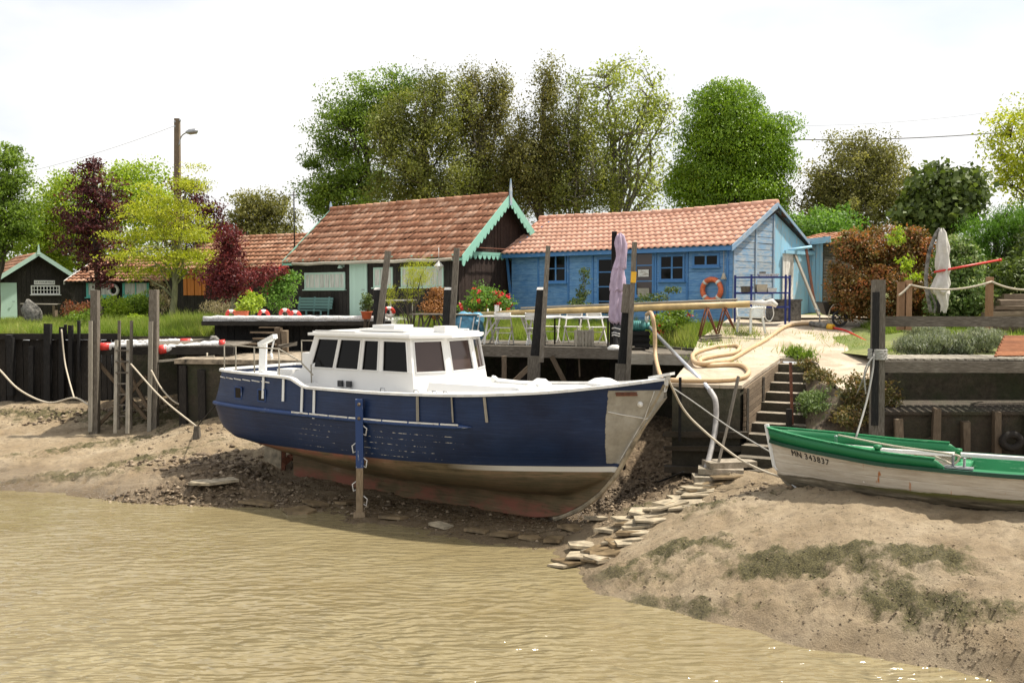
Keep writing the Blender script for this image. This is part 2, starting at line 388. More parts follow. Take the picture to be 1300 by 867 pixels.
leafmat('leaf_dark', (0.035, 0.055, 0.012), (0.09, 0.13, 0.025), (0.19, 0.24, 0.06), 0.3)
leafmat('leaf_ivy', (0.07, 0.13, 0.008), (0.18, 0.30, 0.018), (0.30, 0.44, 0.04), 0.35, 0.4)
leafmat('leaf_purple', (0.035, 0.010, 0.012), (0.095, 0.022, 0.026), (0.20, 0.06, 0.055), 0.3)
leafmat('leaf_crimson', (0.06, 0.012, 0.014), (0.16, 0.024, 0.028), (0.28, 0.07, 0.055), 0.35)
leafmat('leaf_photinia', (0.09, 0.10, 0.022), (0.22, 0.12, 0.04), (0.50, 0.15, 0.05), 0.35)
leafmat('leaf_pale', (0.16, 0.20, 0.04), (0.31, 0.35, 0.08), (0.44, 0.46, 0.14), 0.5)
leafmat('leaf_variegated', (0.05, 0.10, 0.02), (0.16, 0.24, 0.06), (0.50, 0.52, 0.28), 0.3)
leafmat('leaf_lavender', (0.13, 0.16, 0.09), (0.27, 0.30, 0.20), (0.42, 0.42, 0.36), 0.3)
leafmat('leaf_rust', (0.18, 0.08, 0.03), (0.38, 0.17, 0.06), (0.5, 0.26, 0.1), 0.3)
leafmat('grass_blade', (0.09, 0.15, 0.02), (0.20, 0.28, 0.04), (0.40, 0.40, 0.14), 0.45)
leafmat('dry_stalk', (0.20, 0.16, 0.09), (0.36, 0.29, 0.18), (0.45, 0.40, 0.28), 0.3)
leafmat('petal_red', (0.45, 0.01, 0.02), (0.75, 0.04, 0.06), (0.85, 0.15, 0.2), 0.3)
# ground
g = NG('soil_grass'); o = g.coord('Object'); a = g.noise(o, 1.1, 6); b = g.noise(o, 14, 6, 0.7)
col = g.mix(g.mr(a, 0.42, 0.6), (0.13, 0.17, 0.035), (0.23, 0.24, 0.075)); col = g.mix(g.mr(b, 0.45, 0.7, 0, 0.7), col, (0.12, 0.10, 0.055)); g.bump(b, 0.8, 0.05); g.set(color=col, rough=0.95)
g = NG('earth_bank'); o = g.coord('Object'); a = g.noise(o, 2.2, 7, 0.65); b = g.noise(o, 16, 6, 0.7)
col = g.ramp(a, [(0.35, (0.06, 0.045, 0.03)), (0.52, (0.17, 0.13, 0.085)), (0.62, (0.10, 0.115, 0.04))]); g.bump(b, 1.0, 0.06); g.set(color=col, rough=0.95)
g = NG('ramp_concrete'); o = g.coord('Object'); a = g.noise(o, 0.9, 7, 0.65, 0.6); b = g.noise(o, 22, 7, 0.75); c = g.noise(g.coord('Object', (1, 1, 1), (0, 0, 0.7)), 3.1, 8, 0.7, 1.2)
col = g.ramp(a, [(0.32, (0.30, 0.235, 0.165)), (0.5, (0.44, 0.365, 0.27)), (0.7, (0.55, 0.49, 0.40))]); col = g.mix(g.mr(b, 0.5, 0.75, 0, 0.55), col, (0.20, 0.155, 0.11))
col = g.mix(g.mr(c, 0.60, 0.68, 0, 0.8), col, (0.16, 0.15, 0.08)); g.bump(g.math('ADD', b, c), 0.5, 0.03); g.set(color=col, rough=0.95)
# walls of the quay: algae by height, a real growth line
def wallmat(name, c1, c2, algae=0.6, zlo=1.2, zhi=2.6):
    g = NG(name); o = g.coord('Object'); z = g.xyz()[2]; a = g.noise(o, 1.6, 8, 0.7); b = g.noise(o, 9, 7, 0.7)
    col = g.ramp(b, [(0.3, c1), (0.62, c2), (0.8, mul(c2, 1.5))]); f = g.math('MULTIPLY', g.mr(a, 0.42, 0.62), algae)
    col = g.mix(f, col, (0.035, 0.045, 0.015)); wetf = g.mr(g.math('ADD', z, a), zlo + 0.4, zhi + 0.6, 0.75, 0.0); col = g.mix(wetf, col, (0.035, 0.028, 0.018))
    g.bump(g.math('ADD', a, b), 0.8, 0.05); return g.set(color=col, rough=0.85)
wallmat('quay_concrete', (0.028, 0.022, 0.014), (0.085, 0.07, 0.045), .8); wallmat('block_concrete', (0.045, 0.042, 0.025), (0.15, 0.13, 0.088), 0.7, 1.0, 2.2)
wallmat('quay_brick', (0.028, 0.021, 0.014), (0.085, 0.062, 0.042), 0.5)
wallmat('step_concrete', (0.22, 0.18, 0.13), (0.42, 0.36, 0.28), 0.4, 0.2, 1.0)
# mud: 'algae', 'wet', 'rubble' come from the mesh
g = NG('mud'); o = g.coord('Object'); A = g.math('MULTIPLY', g.n('ShaderNodeAttribute', attribute_name='algae').outputs['Fac'], 1.0); Wt = g.n('ShaderNodeAttribute', attribute_name='wet').outputs['Fac']; Rb = g.n('ShaderNodeAttribute', attribute_name='rubble').outputs['Fac']
a = g.noise(o, 0.8, 6, 0.6); b = g.noise(o, 7, 8, 0.7); f = g.noise(o, 38, 6, 0.75); vor = g.n('ShaderNodeTexVoronoi', {'Vector': o, 'Scale': 9.0, 'Randomness': 1.0}).outputs[0]
col = g.ramp(a, [(0.3, (0.23, 0.165, 0.092)), (0.5, (0.335, 0.258, 0.16)), (0.7, (0.42, 0.34, 0.23))])
col = g.mix(g.mr(b, 0.46, 0.66, 0, 0.75), col, (0.21, 0.16, 0.10)); col = g.mix(g.mr(f, 0.56, 0.66, 0, 0.7), col, (0.20, 0.15, 0.10)); col = g.mix(g.mr(f, 0.30, 0.38, 0.35, 0), col, (0.60, 0.54, 0.44))
f2 = g.noise(o, 75, 4, 0.7); col = g.mix(g.mr(f2, 0.60, 0.68, 0, 0.6), col, (0.12, 0.09, 0.055)); f3 = g.noise(o, 4.5, 9, 0.8); col = g.mix(g.mr(f3, 0.55, 0.70, 0, 0.6), col, (0.17, 0.13, 0.075)); pit = g.math('MULTIPLY', g.mr(vor, 0.10, 0.16, 1, 0), g.mr(a, 0.40, 0.5)); col = g.mix(g.math('MULTIPLY', pit, 0.75), col, (0.09, 0.065, 0.045))
col = g.mix(Rb, col, g.ramp(b, [(0.35, (0.07, 0.046, 0.025)), (0.52, (0.19, 0.135, 0.08)), (0.7, (0.32, 0.24, 0.155))]))
b3 = g.noise(o, 2.4, 8, 0.72); al = g.mr(g.math('ADD', A, g.math('ADD', g.math('MULTIPLY', g.math('SUBTRACT', b3, 0.53), 4.0), g.math('MULTIPLY', g.math('SUBTRACT', f, 0.5), 0.9))), 0.34, 0.85, 0, 0.95)
col = g.mix(al, col, g.ramp(f, [(0.38, (0.022, 0.02, 0.008)), (0.52, (0.088, 0.078, 0.027)), (0.68, (0.20, 0.17, 0.075))]))
col = g.mix(g.math('MULTIPLY', Wt, 0.85), col, (0.135, 0.095, 0.052)); g.bump(g.math('ADD', g.math('SUBTRACT', f, pit), g.math('ADD', g.math('MULTIPLY', b, 1.6), g.math('MULTIPLY', f3, 1.5))), 0.9, 0.04)
g.set(color=col, rough=g.mr(Wt, 0, 1, 0.85, 0.22), spec=0.4)
# water
g = NG('river_water'); tc_ = g.coord('Object'); n3 = g.noise(tc_, 0.30, 4); warp = g.n('ShaderNodeTexNoise', {'Vector': tc_, 'Scale': 0.55, 'Detail': 2.0}).outputs[1]
vw = g.n('ShaderNodeVectorMath', {0: tc_, 1: g.n('ShaderNodeVectorMath', {0: warp, 1: (.55, .55, 0)}, operation='MULTIPLY').outputs[0]}, operation='ADD').outputs[0]
def wv_(rot, sx, sy, sc, det, dist):
    m_ = g.n('ShaderNodeMapping', {'Vector': vw, 'Scale': (sx, sy, 1), 'Rotation': (0, 0, rot)}).outputs[0]; return g.noise(m_, sc, det, 0.5, dist)
n1 = wv_(-0.20, 0.40, 1.2, 5.2, 1.0, 0.2); n2 = wv_(0.30, 0.5, 1.2, 8.5, 1.0, 0.2); n4 = wv_(0.05, 0.45, 1.0, 16.0, 1.0, 0.1); n5 = wv_(-0.1, 0.5, 1.0, 0.8, 2.0, 0.4)
yy = g.xyz()[1]; calm = g.math('MULTIPLY', g.mr(yy, 12.5, 20.0, 1.0, 0.16), g.mr(n3, 0.36, 0.62, 0.45, 1.25))
ridge = g.math('SUBTRACT', 1.0, g.math('ABSOLUTE', g.math('MULTIPLY', g.math('SUBTRACT', n1, 0.5), 3.2)))
h = g.math('ADD', g.math('MULTIPLY', n1, 1.25), g.math('ADD', g.math('MULTIPLY', n2, 0.55), g.math('ADD', g.math('MULTIPLY', n4, 0.02), g.math('MULTIPLY', n5, 0.7))))
col = g.ramp(n3, [(0.3, (0.19, 0.15, 0.075)), (0.7, (0.24, 0.20, 0.11))]); g.bump(g.math('MULTIPLY', h, calm), 1.0, 0.115); g.set(color=col, rough=0.08, spec=0.5, ior=1.42)
# ================================================================ mud
mp_ = [on(*p) for p in [(0,622,0),(120,632,0),(230,640,0),(330,645,0),(440,664,0),(540,680,0),(620,692,0),(700,700,0),(740,728,0),(755,752,0),(850,772,0),(960,800,0),(1080,828,0),(1200,848,0),(1290,870,0),
 (0,680,-.35),(250,700,-.4),(500,730,-.4),(700,790,-.4),(900,860,-.4),(60,560,.45),(115,548,.57),(192,552,.57),(0,590,.2),(150,600,.28),(250,560,.75),(260,600,.5),(300,610,.35),(200,580,.45),
 (340,612,.12),(460,645,.03),(690,662,.03),(600,662,.04),(780,640,.2),(800,620,.35),(930,602,1.1),(870,640,.75),(800,685,.32),(830,625,.45),(760,720,.08),
 (1000,622,1.1),(1100,640,1.2),(1200,655,1.18),(1300,665,1.18),(960,660,.93),(1100,700,.92),(1250,720,.9),(850,700,.5),(900,740,.34),(1050,775,.38),(1200,800,.36),(1300,825,.35),(1300,760,.7)]]
mp_ = [tuple(p) for p in mp_] + [(-17,33,1.0),(-13,33,1.05),(-9,31,1.2),(-8,27.5,1.15),(-4,27,1.2),(-5,25,.5),(-1,24.5,.35),(1,22,.3),(0,26,1.2),(3,24,1.0),(4,21,.75),(5,20,.95),(3.2,20,.75),(6,19,1.25),(8,18.6,1.28),(12,18.6,1.3),(20,18.6,1.3),
 (-17,36,1.1),(0,30,1.3),(7,25,1.3),(16,12,.8),(16,8,.1),(16,5,-.5),(30,12,.9),(30,5,-.3),(-30,33,.9),(-30,25,0),(-40,33,.9),(-30,15,-.5),(0,8,-.8),(8,8,-.8),(-10,14,-.6),(0,0,-1),(20,0,-1),(-30,0,-1),(30,18,1.2)]
RMUD = RBF(mp_, 0.05)
def blob(x, y, c, rx, ry, a=0.0):
    ca, sa = math.cos(a), math.sin(a); dx, dy = x - c[0], y - c[1]
    return np.exp(-(((dx * ca + dy * sa) / rx) ** 2 + ((-dx * sa + dy * ca) / ry) ** 2))
def masks(x, y):
    al = 0 * x
    for px, py, z, rx, ry, a, k in [(885,705,.45,.85,.35,-.3,1.05),(1040,735,.5,1.1,.4,-.5,1.0),(1150,765,.55,.9,.33,-.6,1.1),(1195,705,.95,.42,.22,-.3,1.0),(900,765,.2,.75,.22,-.35,.9),(1240,835,.3,.5,.25,-.6,1),(960,715,.65,.6,.2,-.2,.7),
        (850,650,.6,1.7,.35,-.95,1.0),(780,735,.1,.9,.4,-.7,1.0),(815,760,.1,.7,.25,-.3,.8),(1100,740,.5,1.6,.25,-.5,.8),(250,530,.95,2.8,.7,-.5,.95),(60,520,.95,4,.9,0,1.0),(150,560,.5,3.0,.6,.5,.95),(180,590,.3,2.4,.4,.4,.95),(80,605,.2,2.4,.3,.1,.9),(200,535,.7,2,.8,0,.9),(985,625,1.1,.8,.25,0,.6),(1235,780,.5,.7,.2,-.4,.55)]:
        al = al + k * blob(x, y, on(px, py, z), rx, ry, a)
    rb = 0 * x
    for px, py, z, rx, ry, a, k in [(285,595,.5,1.6,1.0,-.4,1.1),(230,630,.1,1.4,.45,-.1,.8),(180,520,.8,2.4,.7,.1,.75),(110,545,.6,1.6,.3,.3,.5),(780,640,.25,1.2,1.5,-.3,1.2),(850,600,.7,1.7,1.5,0,1.2),(850,565,.9,2.2,2.6,0,1.3),(640,560,.9,3.5,2.2,-.4,1.0),(400,640,.1,2.2,.9,-.45,.9),(600,655,.1,2.5,.9,-.4,.8)]:
        rb = rb + k * blob(x, y, on(px, py, z), rx, ry, a)
    return al, rb
def zmud(x, y, detail=True):
    x = np.asarray(x, float); y = np.asarray(y, float); z = RMUD(x, y)
    if not detail: return z
    al, rb = masks(x, y); n = fbm(x * 0.9, y * 0.9, 4, 3); m = fbm(x * 5.5, y * 5.5, 4, 21, 0.6); r = 0.5 - np.abs(fbm(x * 7, y * 9, 4, 40, 0.6))
    up = np.clip((z + 0.12) / 0.25, 0.1, 1)
    return z + up * (0.10 * n + 0.042 * m + np.clip(rb, 0, 1.1) * (0.26 * (r - 0.25)) * np.clip((z + 0.3) * 2, 0.3, 1) + np.clip(al * 1.2, 0, 1) * (0.24 * (0.42 - np.abs(fbm(x * 2.6, y * 3.4, 5, 77, .62))) + 0.045 * fbm(x * 14, y * 14, 3, 55)) - 0.10 * np.clip(al * 2.4 - al * al * 2.4 - .38, 0, 1) * np.clip(fbm(x * 2.2, y * 2.2, 3, 17) + .3, 0, 1) - 0.22 * np.clip(fbm(x * 1.7, y * 2.6, 4, 91) - 0.22, 0, 1) - 0.9 * np.clip(vnoise(x * 3.7, y * 3.7, 66) - .40, 0, 1) - .5 * np.clip(vnoise(x * 8, y * 8, 67) - .42, 0, 1))
xs = np.concatenate([np.linspace(-60, -18.2, 24), np.arange(-18, 9.5, 0.047), np.linspace(9.8, 60, 24)]); ys = np.concatenate([np.linspace(-10, 9.5, 12), np.arange(10, 34, 0.047)])
X, Y = np.meshgrid(xs, ys); Z = zmud(X, Y); nx, ny = len(xs), len(ys)
idx = np.arange(nx * ny).reshape(ny, nx); F = np.stack([idx[:-1, :-1], idx[:-1, 1:], idx[1:, 1:], idx[1:, :-1]], -1)
mud = np_mesh('mud_bank', np.stack([X, Y, Z], -1).reshape(-1, 3), F, 4, M['mud'], smooth=True); props(mud, kind='structure')
al, rb = masks(X, Y)
wet = np.clip(1.1 - (Z + .10 * fbm(X * 1.5, Y * 1.5, 3, 8) - 0.01) / 0.26, 0, 1) * (Z < 0.45); wet = wet * (1 - .8 * np.clip((X - .5) / 1.5, 0, 1) * (Y < 18.5)); wet = np.maximum(wet, np.clip(rb, 0, 1) * np.clip((0.55 - Z) / 0.5, 0, 1) * 0.9)
for nm, arr in (('algae', np.clip(al, 0, 1)), ('wet', np.clip(wet, 0, 1)), ('rubble', np.clip(rb, 0, 1))):
    at_ = mud.data.attributes.new(nm, 'FLOAT', 'POINT'); at_.data.foreach_set('value', arr.ravel().astype(np.float32))
wb = MB(); wb.poly([(-400, -60, 0), (300, -60, 0), (300, 40, 0), (-400, 40, 0)]); props(wb.build('river', M['river_water']), kind='structure')
# ================================================================ upland
RX = lambda px, py: (lambda Y_: at(px, py, Y_))(FPX * 4.38 / (py - HY + 163))
zr = lambda y: 2.7 + 0.129 * (y - 20)
EDGE = [(-80,34),(-17,33.15),(-9.7,33.1),(-9.5,32.3),(-4.2,32.3),(-2.5,29.7),(.3,28.7),(3.4,27.2),(4.7,25.2),(5.6,24.3),(7.6,24.2),(8.25,20.6),(10,20.35),(22,20.35),(80,20.35)]
ZUP = RBF([(-80,34,3.2),(-17,33,3.15),(-13,33,3.12),(-10,33,3.1),(-18,38,3.2),(-20,42,3.22),(-25,50,3.28),(-13,42,3.5),(-15,46,3.5),(-8.5,38.7,3.72),(9,31,3.82),(10,29,3.75),(-10,35.5,3.4),(-1.8,33.3,3.72),(-5,32.5,3.6),(-2.5,29.7,3.2),(.3,28.7,3.17),(3.4,27.2,3.15),(4.7,25.2,3.1),
  (0,35,3.78),(2.5,31,3.5),(6.4,29,3.78),(5.6,24.2,zr(24.2)-.1),(7.6,24.2,zr(24.2)-.1),(7,26,zr(26)-.1),(8,28,zr(28)-.09),(8.3,20.6,3.15),(12,20.4,3.27),(30,20.4,3.27),(8.6,22.3,3.2),(10,22.2,3.3),(14,22.2,3.3),(30,22.2,3.3),(11,25,3.7),(15,26,4.0),(17,30,5.0),(12,31,4.0),(30,30,5.2),(10,35,4),(-20,58,3.6),(0,55,3.9),(20,55,4.4),(60,60,5),(-80,60,3.7),(0,100,3.9)], 0.02)
npt = 281; tl = np.linspace(0, 1, npt); ex = np.interp(tl, np.linspace(0, 1, len(EDGE)), [p[0] for p in EDGE]); ey = np.interp(tl, np.linspace(0, 1, len(EDGE)), [p[1] for p in EDGE])
rows = np.concatenate([np.linspace(0, 0.25, 40), np.linspace(0.27, 1, 14)]); gx = ex[None] + (ex * 0.6)[None] * rows[:, None] ** 2; gy = ey[None] * (1 - rows[:, None]) + 110 * rows[:, None]
gz = ZUP(gx, gy) + 0.05 * fbm(gx * 0.8, gy * 0.8, 4, 5) * np.clip(rows[:, None] * 30, 0, 1)
idx = np.arange(gx.size).reshape(gx.shape); F = np.stack([idx[:-1, :-1], idx[:-1, 1:], idx[1:, 1:], idx[1:, :-1]], -1)
V = np.stack([gx, gy, gz], -1).reshape(-1, 3)
far = np.array([[-3000, 110, 3.6], [3000, 110, 3.6], [3000, 4000, 3.6], [-3000, 4000, 3.6]]); F = np.concatenate([F.reshape(-1, 4), [[len(V), len(V) + 1, len(V) + 2, len(V) + 3]]])
gr = np_mesh('ground', np.concatenate([V, far]), F, 4, M['soil_grass'], smooth=True); props(gr, kind='structure')
zg = lambda x, y: float(ZUP(x, y))
# river bed and far bank behind the camera, seen only from elsewhere
rb_ = MB(); rb_.poly([(-400, -60, -1.2), (300, -60, -1.2), (300, 34, -1.2), (-400, 34, -1.2)]); props(rb_.build('river_bed', M['earth_bank']), kind='structure')
# ================================================================ quay walls
def wall(name, label, pts, z0, z1, mat, th=0.35, cat='quay wall'):
    b = MB()
    for (x0, y0), (x1, y1) in zip(pts, pts[1:]):
        n = max(1, int(math.hypot(x1 - x0, y1 - y0) / 1.2)); nv = 5
        d = Vector((x1 - x0, y1 - y0, 0)).normalized(); q = Vector((-d.y, d.x, 0)) * th
        b.prism([(x0, y0, z0), (x1, y1, z0), (x1, y1, z1), (x0, y0, z1)], q)
    o = b.build(name, mat); return props(o, label, cat)
wall('quay_wall', 'stained concrete quay wall below the grass behind the small landing stage', [(-13.2, 33.05), (-9.75, 33.05)], 0.3, 3.14, M['quay_concrete'])
wall('quay_wall', 'mossy concrete wall under the low quay slab beside the blue boat stern', [(-9.35, 32.0), (-9.2, 27.75), (-3.55, 26.85)], 0.3, 2.6, M['quay_concrete'])
wall('quay_wall', 'dark back wall in the shade under the jetty planks behind the boat', [(-3.5, 29.8), (.2, 28.8), (3.3, 27.3), (4.55, 25.2), (4.9, 24.2)], 0.5, 3.15, M['quay_concrete'])
for i_, x_ in enumerate((-9.15, -8.6, -7.9, -7.2)):
    y_ = 27.75 - .9 * (x_ + 9.2) / 5.65; b = MB(); b.beam((x_, y_ - .1, .5), (x_ + random.uniform(-.05, .05), y_ - .08, 2.58 - random.uniform(0, .25)), .2, .12, up=(0, 1, 0), jit=.02); props(b.build('timber_stake', M['dark_wood']), ['leftmost', 'second from left', 'third from left', 'nearest the boat'][i_] + ' of the rotten timbers against the quay wall by the stern', 'stake', 'rotten timbers before the low quay wall')
b = MB()                                                       # slab that carries steps beside the stern
b.prism([(-9.4, 27.65, 2.6), (-3.4, 26.7, 2.6), (-3.3, 32.2, 2.6), (-9.5, 32.2, 2.6)], (0, 0, 0.13)); props(b.build('quay_slab', M['quay_edge']), 'flat pale concrete quay slab behind the stern rail of the blue boat', 'quay slab')
# timber bulkhead on the left

t = thing('timber_bulkhead', 'dark tarred timber bulkhead of upright boards holding the grass bank at far left', 'bulkhead', (-17, 33, 1))
b = MB(); x = -34
while x < -13.2:
    w = random.uniform(.16, .26); b.beam((x + w / 2, 33.0 + random.uniform(-.03, .03), .5), (x + w / 2, 33.0, 3.1 - random.uniform(0, .1)), w - .015, .07, jit=.01, up=(0, 1, 0)); x += w
b.build('board_panel', M['dark_wood'], t)
b = MB(); b.beam((-34, 32.88, 3.14), (-13.0, 32.88, 3.14), .14, .2, up=(0, 0, 1)); b.build('cap_beam', M['dark_wood'], t)
for px, y0, y1, w in [(14, 428, 500, .2), (61, 411, 508, .2), (79, 415, 505, .16), (90, 413, 500, .13), (83.5, 412, 430, .08), (100, 407, 470, .08), (-20, 420, 505, .2), (40, 440, 505, .14), (12, 425, 440, .2)]:
    b = MB(); p0 = at(px, y1, 32.8); p1 = at(px, y0, 32.75); p0.z = min(p0.z, 1.2) if y1 > 480 else p0.z; b.beam(p0, p1, w, w, jit=.012); b.build('post', M['tarred_wood'], t)
# ================================================================ concrete ramp with the stair notch
import bmesh
Pc = [RX(*p) for p in [(852,487),(942,489),(990,455),(1027,456),(1070,497),(1128,484),(1150,446),(1142,414),(1062,402),(1030,401),(925,405),(888,430),(872,462)]]
C_, B_, A_ = Pc[2], Pc[1], Pc[0]
bm = bmesh.new(); vs = [bm.verts.new(p) for p in Pc]; f = bm.faces.new(vs); f.normal_update(); bm.normal_update()
r_ = bmesh.ops.triangulate(bm, faces=[f]); bmesh.ops.subdivide_edges(bm, edges=bm.edges[:], cuts=11, use_grid_fill=True)
for v in bm.verts:
    n_ = float(fbm(np.array([v.co.x * 1.1]), np.array([v.co.y * 1.1]), 3, 8)[0]); v.co.z += 0.035 * n_
bnd = [e for e in bm.edges if e.is_boundary]; ex_ = bmesh.ops.extrude_edge_only(bm, edges=bnd)
for v in [g_ for g_ in ex_['geom'] if isinstance(g_, bmesh.types.BMVert)]: v.co.z -= 0.07
bmesh.ops.recalc_face_normals(bm, faces=bm.faces[:])
me = bpy.data.meshes.new('concrete_ramp'); bm.to_mesh(me); bm.free(); o = link_mesh('concrete_ramp', me, M['ramp_concrete']); props(o, kind='structure')
sd = (B_ - C_); sd.z = 0; SL = sd.length; sd.normalize(); sn = Vector((-sd.y, sd.x, 0)); sn = sn if sn.x > 0 else -sn
t = thing('concrete_block', 'massive mossy concrete block end of the ramp with a stained front face', 'concrete block', (3.9, 20.3, .8))
b = MB(); e = 0.03
q_ = [(A_.x + e, A_.y + e), (B_.x - e, B_.y + e), (C_.x - .05, C_.y + .03), (5.6, 24.2), (4.9, 24.1), (Pc[12].x + e, Pc[12].y)]; tz = lambda p: zr(p[1]) - .06
b.poly([(x, y, tz((x, y))) for x, y in q_])
for i in range(6): p, q2 = q_[i], q_[(i + 1) % 6]; b.poly([(p[0], p[1], .4), (q2[0], q2[1], .4), (q2[0], q2[1], tz(q2)), (p[0], p[1], tz(p))])
b.build('block_face', M['block_concrete'], t)
b = MB()
for z, o_, h in ((1.70, .16, .10), (1.42, .22, .08), (1.0, .3, .12)):
    b.beam((A_.x - .15, A_.y - o_ / 2 + .02, z), (B_.x + .1, B_.y - o_ / 2 + .02, z), o_, h, up=(0, 0, 1), jit=.02)
b.build('ledge', M['quay_brick'], t)
b = MB(); b.beam(at(863, 560, 19.85), at(863.5, 479, 19.85), .05, .05); b.build('iron_stake', M['tarred_wood'], t)
# corrugated sheet along the stair
t = thing('corrugated_sheet', 'weathered grey ribbed sheeting on the wall beside the concrete stairs', 'sheeting', tuple(B_))
b = MB(); nb = 9
for i in range(nb):
    f0 = i / nb; dz = -0.13 - i * 0.115; x0 = 0.02; x1 = SL * (1 - max(0, i - 2) * 0.085)
    pa = B_ + sn * 0.05 - sd * x0; pb = B_ + sn * .05 - sd * x1; pa = Vector((pa.x, pa.y, 2.72 + dz)); pb = Vector((pb.x, pb.y, 2.72 + dz + x1 * 0.115))
    b.beam(pa, pb, .05, .10, up=(0, 0, 1), jit=.006)
b.build('rib_panel', M['brown_wood'], t)
for k in (0.03, .42, .97):
    b = MB(); p = B_ - sd * SL * k + sn * .1; b.beam((p.x, p.y, 1.55 + k * 1.1), (p.x, p.y, 2.62 + .36 * k), .04); b.build('stake', M['weathered_wood'], t)
# stairs
t = thing('concrete_stairs', 'worn concrete stairs climbing from the mud to the ramp', 'stairs', (C_.x, C_.y, 1))
ns = 11; Lst = 4.1
for i in range(ns):
    z1 = C_.z - .10 - i * 0.18; p = C_ + sd * (i * Lst / ns) + sn * .06; w = .78 + min(i, 6) * .06
    q = p + sd * (Lst / ns + .06)
    b = MB(); b.prism([(p.x, p.y, z1), (q.x, q.y, z1), (q.x + sn.x * w, q.y + sn.y * w, z1), (p.x + sn.x * w, p.y + sn.y * w, z1)], (0, 0, -.62)); o_s = b.build('step', [M['step_concrete'], M['quay_concrete']], t); [setattr(p_, 'material_index', 1) for p_ in o_s.data.polygons if p_.normal.z < .5]
# earth bank right of the stairs
def ruled(name, top, bot, nu, nv, mat, amp, seed, kind=None):
    T = np.array(top, float); Bm = np.array(bot, float); tt = np.linspace(0, 1, nu)
    T = np.stack([np.interp(tt, np.linspace(0, 1, len(T)), T[:, i]) for i in range(3)], -1); Bm = np.stack([np.interp(tt, np.linspace(0, 1, len(Bm)), Bm[:, i]) for i in range(3)], -1)
    v = np.linspace(0, 1, nv)[:, None, None]; P = T[None] * (1 - v) + Bm[None] * v; w = np.sin(np.pi * v[..., 0]) ** .5
    P[..., 2] += amp * w * fbm(P[..., 0] * 3, P[..., 1] * 3 + P[..., 2] * 2, 4, seed); P[..., 1] += amp * w * fbm(P[..., 0] * 3 + 9, P[..., 2] * 3, 4, seed + 9)
    idx = np.arange(nu * nv).reshape(nv, nu); F = np.stack([idx[:-1, :-1], idx[:-1, 1:], idx[1:, 1:], idx[1:, :-1]], -1)
    return props(np_mesh(name, P.reshape(-1, 3), F, 4, mat, smooth=True), kind=kind)
s0 = C_ + sn * .82; sm_ = s0 + sd * 2.2 + sn * .3; s1 = s0 + sd * 4.0 + sn * .3; D_, E_ = Pc[4], Pc[5]
ruled('earth_bank', [(s0.x, s0.y, 2.98), (D_.x - .25, D_.y + 1.6, 2.82), (D_.x, D_.y, 2.6), (E_.x, E_.y, 2.6), (8.3, 21.5, 2.6)], [(s0.x, s0.y, 2.7), (sm_.x, sm_.y, 1.95), (s1.x + .1, s1.y, 1.15), (6.9, 18.75, 1.2), (8.3, 19.0, 1.9)], 60, 30, M['earth_bank'], 0.28, 30, 'structure')
# right quay: lower retaining wall, ledge, upper wall
wall('quay_wall', 'low brick retaining wall with old timber stakes behind the green boat', [(7.0, 19.0), (22, 19.0)], 0.6, 2.22, M['quay_brick'], 0.4)
wall('quay_wall', 'dark upper quay wall in the shade under the right deck', [(7.5, 20.15), (22, 20.15)], 2.0, 3.27, M['quay_concrete'], 0.3)
b = MB(); b.prism([(7.0, 18.93, 2.22), (22, 18.93, 2.22), (22, 20.2, 2.34), (7.3, 20.2, 2.34)], (0, 0, .06)); props(b.build('quay_ledge', M['quay_brick']), 'mossy concrete ledge in slatted shade beneath the right deck', 'ledge')
for i, px in enumerate([1143, 1187, 1227, 1267, 1310]):
    p = at(px, 560, 18.85); b = MB(); b.beam((p.x, 18.85, 1.0), (p.x + random.uniform(-.05, .05), 18.88, [2.15, 2.35, 2.1, 2.3, 2.2][i]), .14, .14, jit=.02)
    props(b.build('timber_stake', M['brown_wood']), ['short rotten stake nearest the mooring post before the brick wall', 'taller leaning stake second from the mooring post before the brick wall', 'cut off stake third from the mooring post before the brick wall', 'stake beside the old tyre before the brick wall', 'stake right of the old tyre before the brick wall'][i], 'stake', 'timber stakes in front of the low brick wall')
p = at(1284, 560, 18.75); b = MB(); b.tube([p + Vector((.17 * math.cos(a), 0, .17 * math.sin(a) * .75)) for a in np.linspace(0, 2 * math.pi, 20, endpoint=False)], .07, 8, closed=True); props(b.build('old_tyre', M['dark_wood']), 'muddy old tyre hanging on the low brick wall behind the green boat', 'tyre')
yd = MB(); yd.poly([(6.4, 28.6, 3.86), (10.6, 28.6, 3.86), (11.2, 33, 3.88), (8, 33, 3.88)]); props(yd.build('yard_paving', M['ramp_concrete']), kind='structure')
# ================================================================ roofs, walls, windows of the huts
def tilemat(name, c1, c2, c3, lichen=0.4):
    g = NG(name); r = g.rnd(); o = g.coord('Object'); a = g.noise(o, 1.6, 7, 0.75); b = g.noise(o, 30, 5, 0.7)
    col = g.ramp(r, [(0, c1), (0.55, c2), (1, c3)]); col = g.mix(g.mr(a, 0.45, 0.7, 0, 0.5), col, mul(c1, 0.55)); col = g.mix(g.mr(b, 0.60, 0.72, 0, lichen), col, (0.42, 0.38, 0.28)); col = g.mix(g.mr(b, 0.3, 0.4, lichen, 0), col, (0.08, 0.05, 0.035))
    g.bump(b, 0.3, 0.01); return g.set(color=col, rough=0.9, spec=0.2)
tilemat('old_tile', (0.32, 0.145, 0.085), (0.48, 0.245, 0.15), (0.60, 0.37, 0.255), 0.8)
tilemat('pink_tile', (0.60, 0.33, 0.23), (0.66, 0.375, 0.27), (0.72, 0.43, 0.32), 0.1)
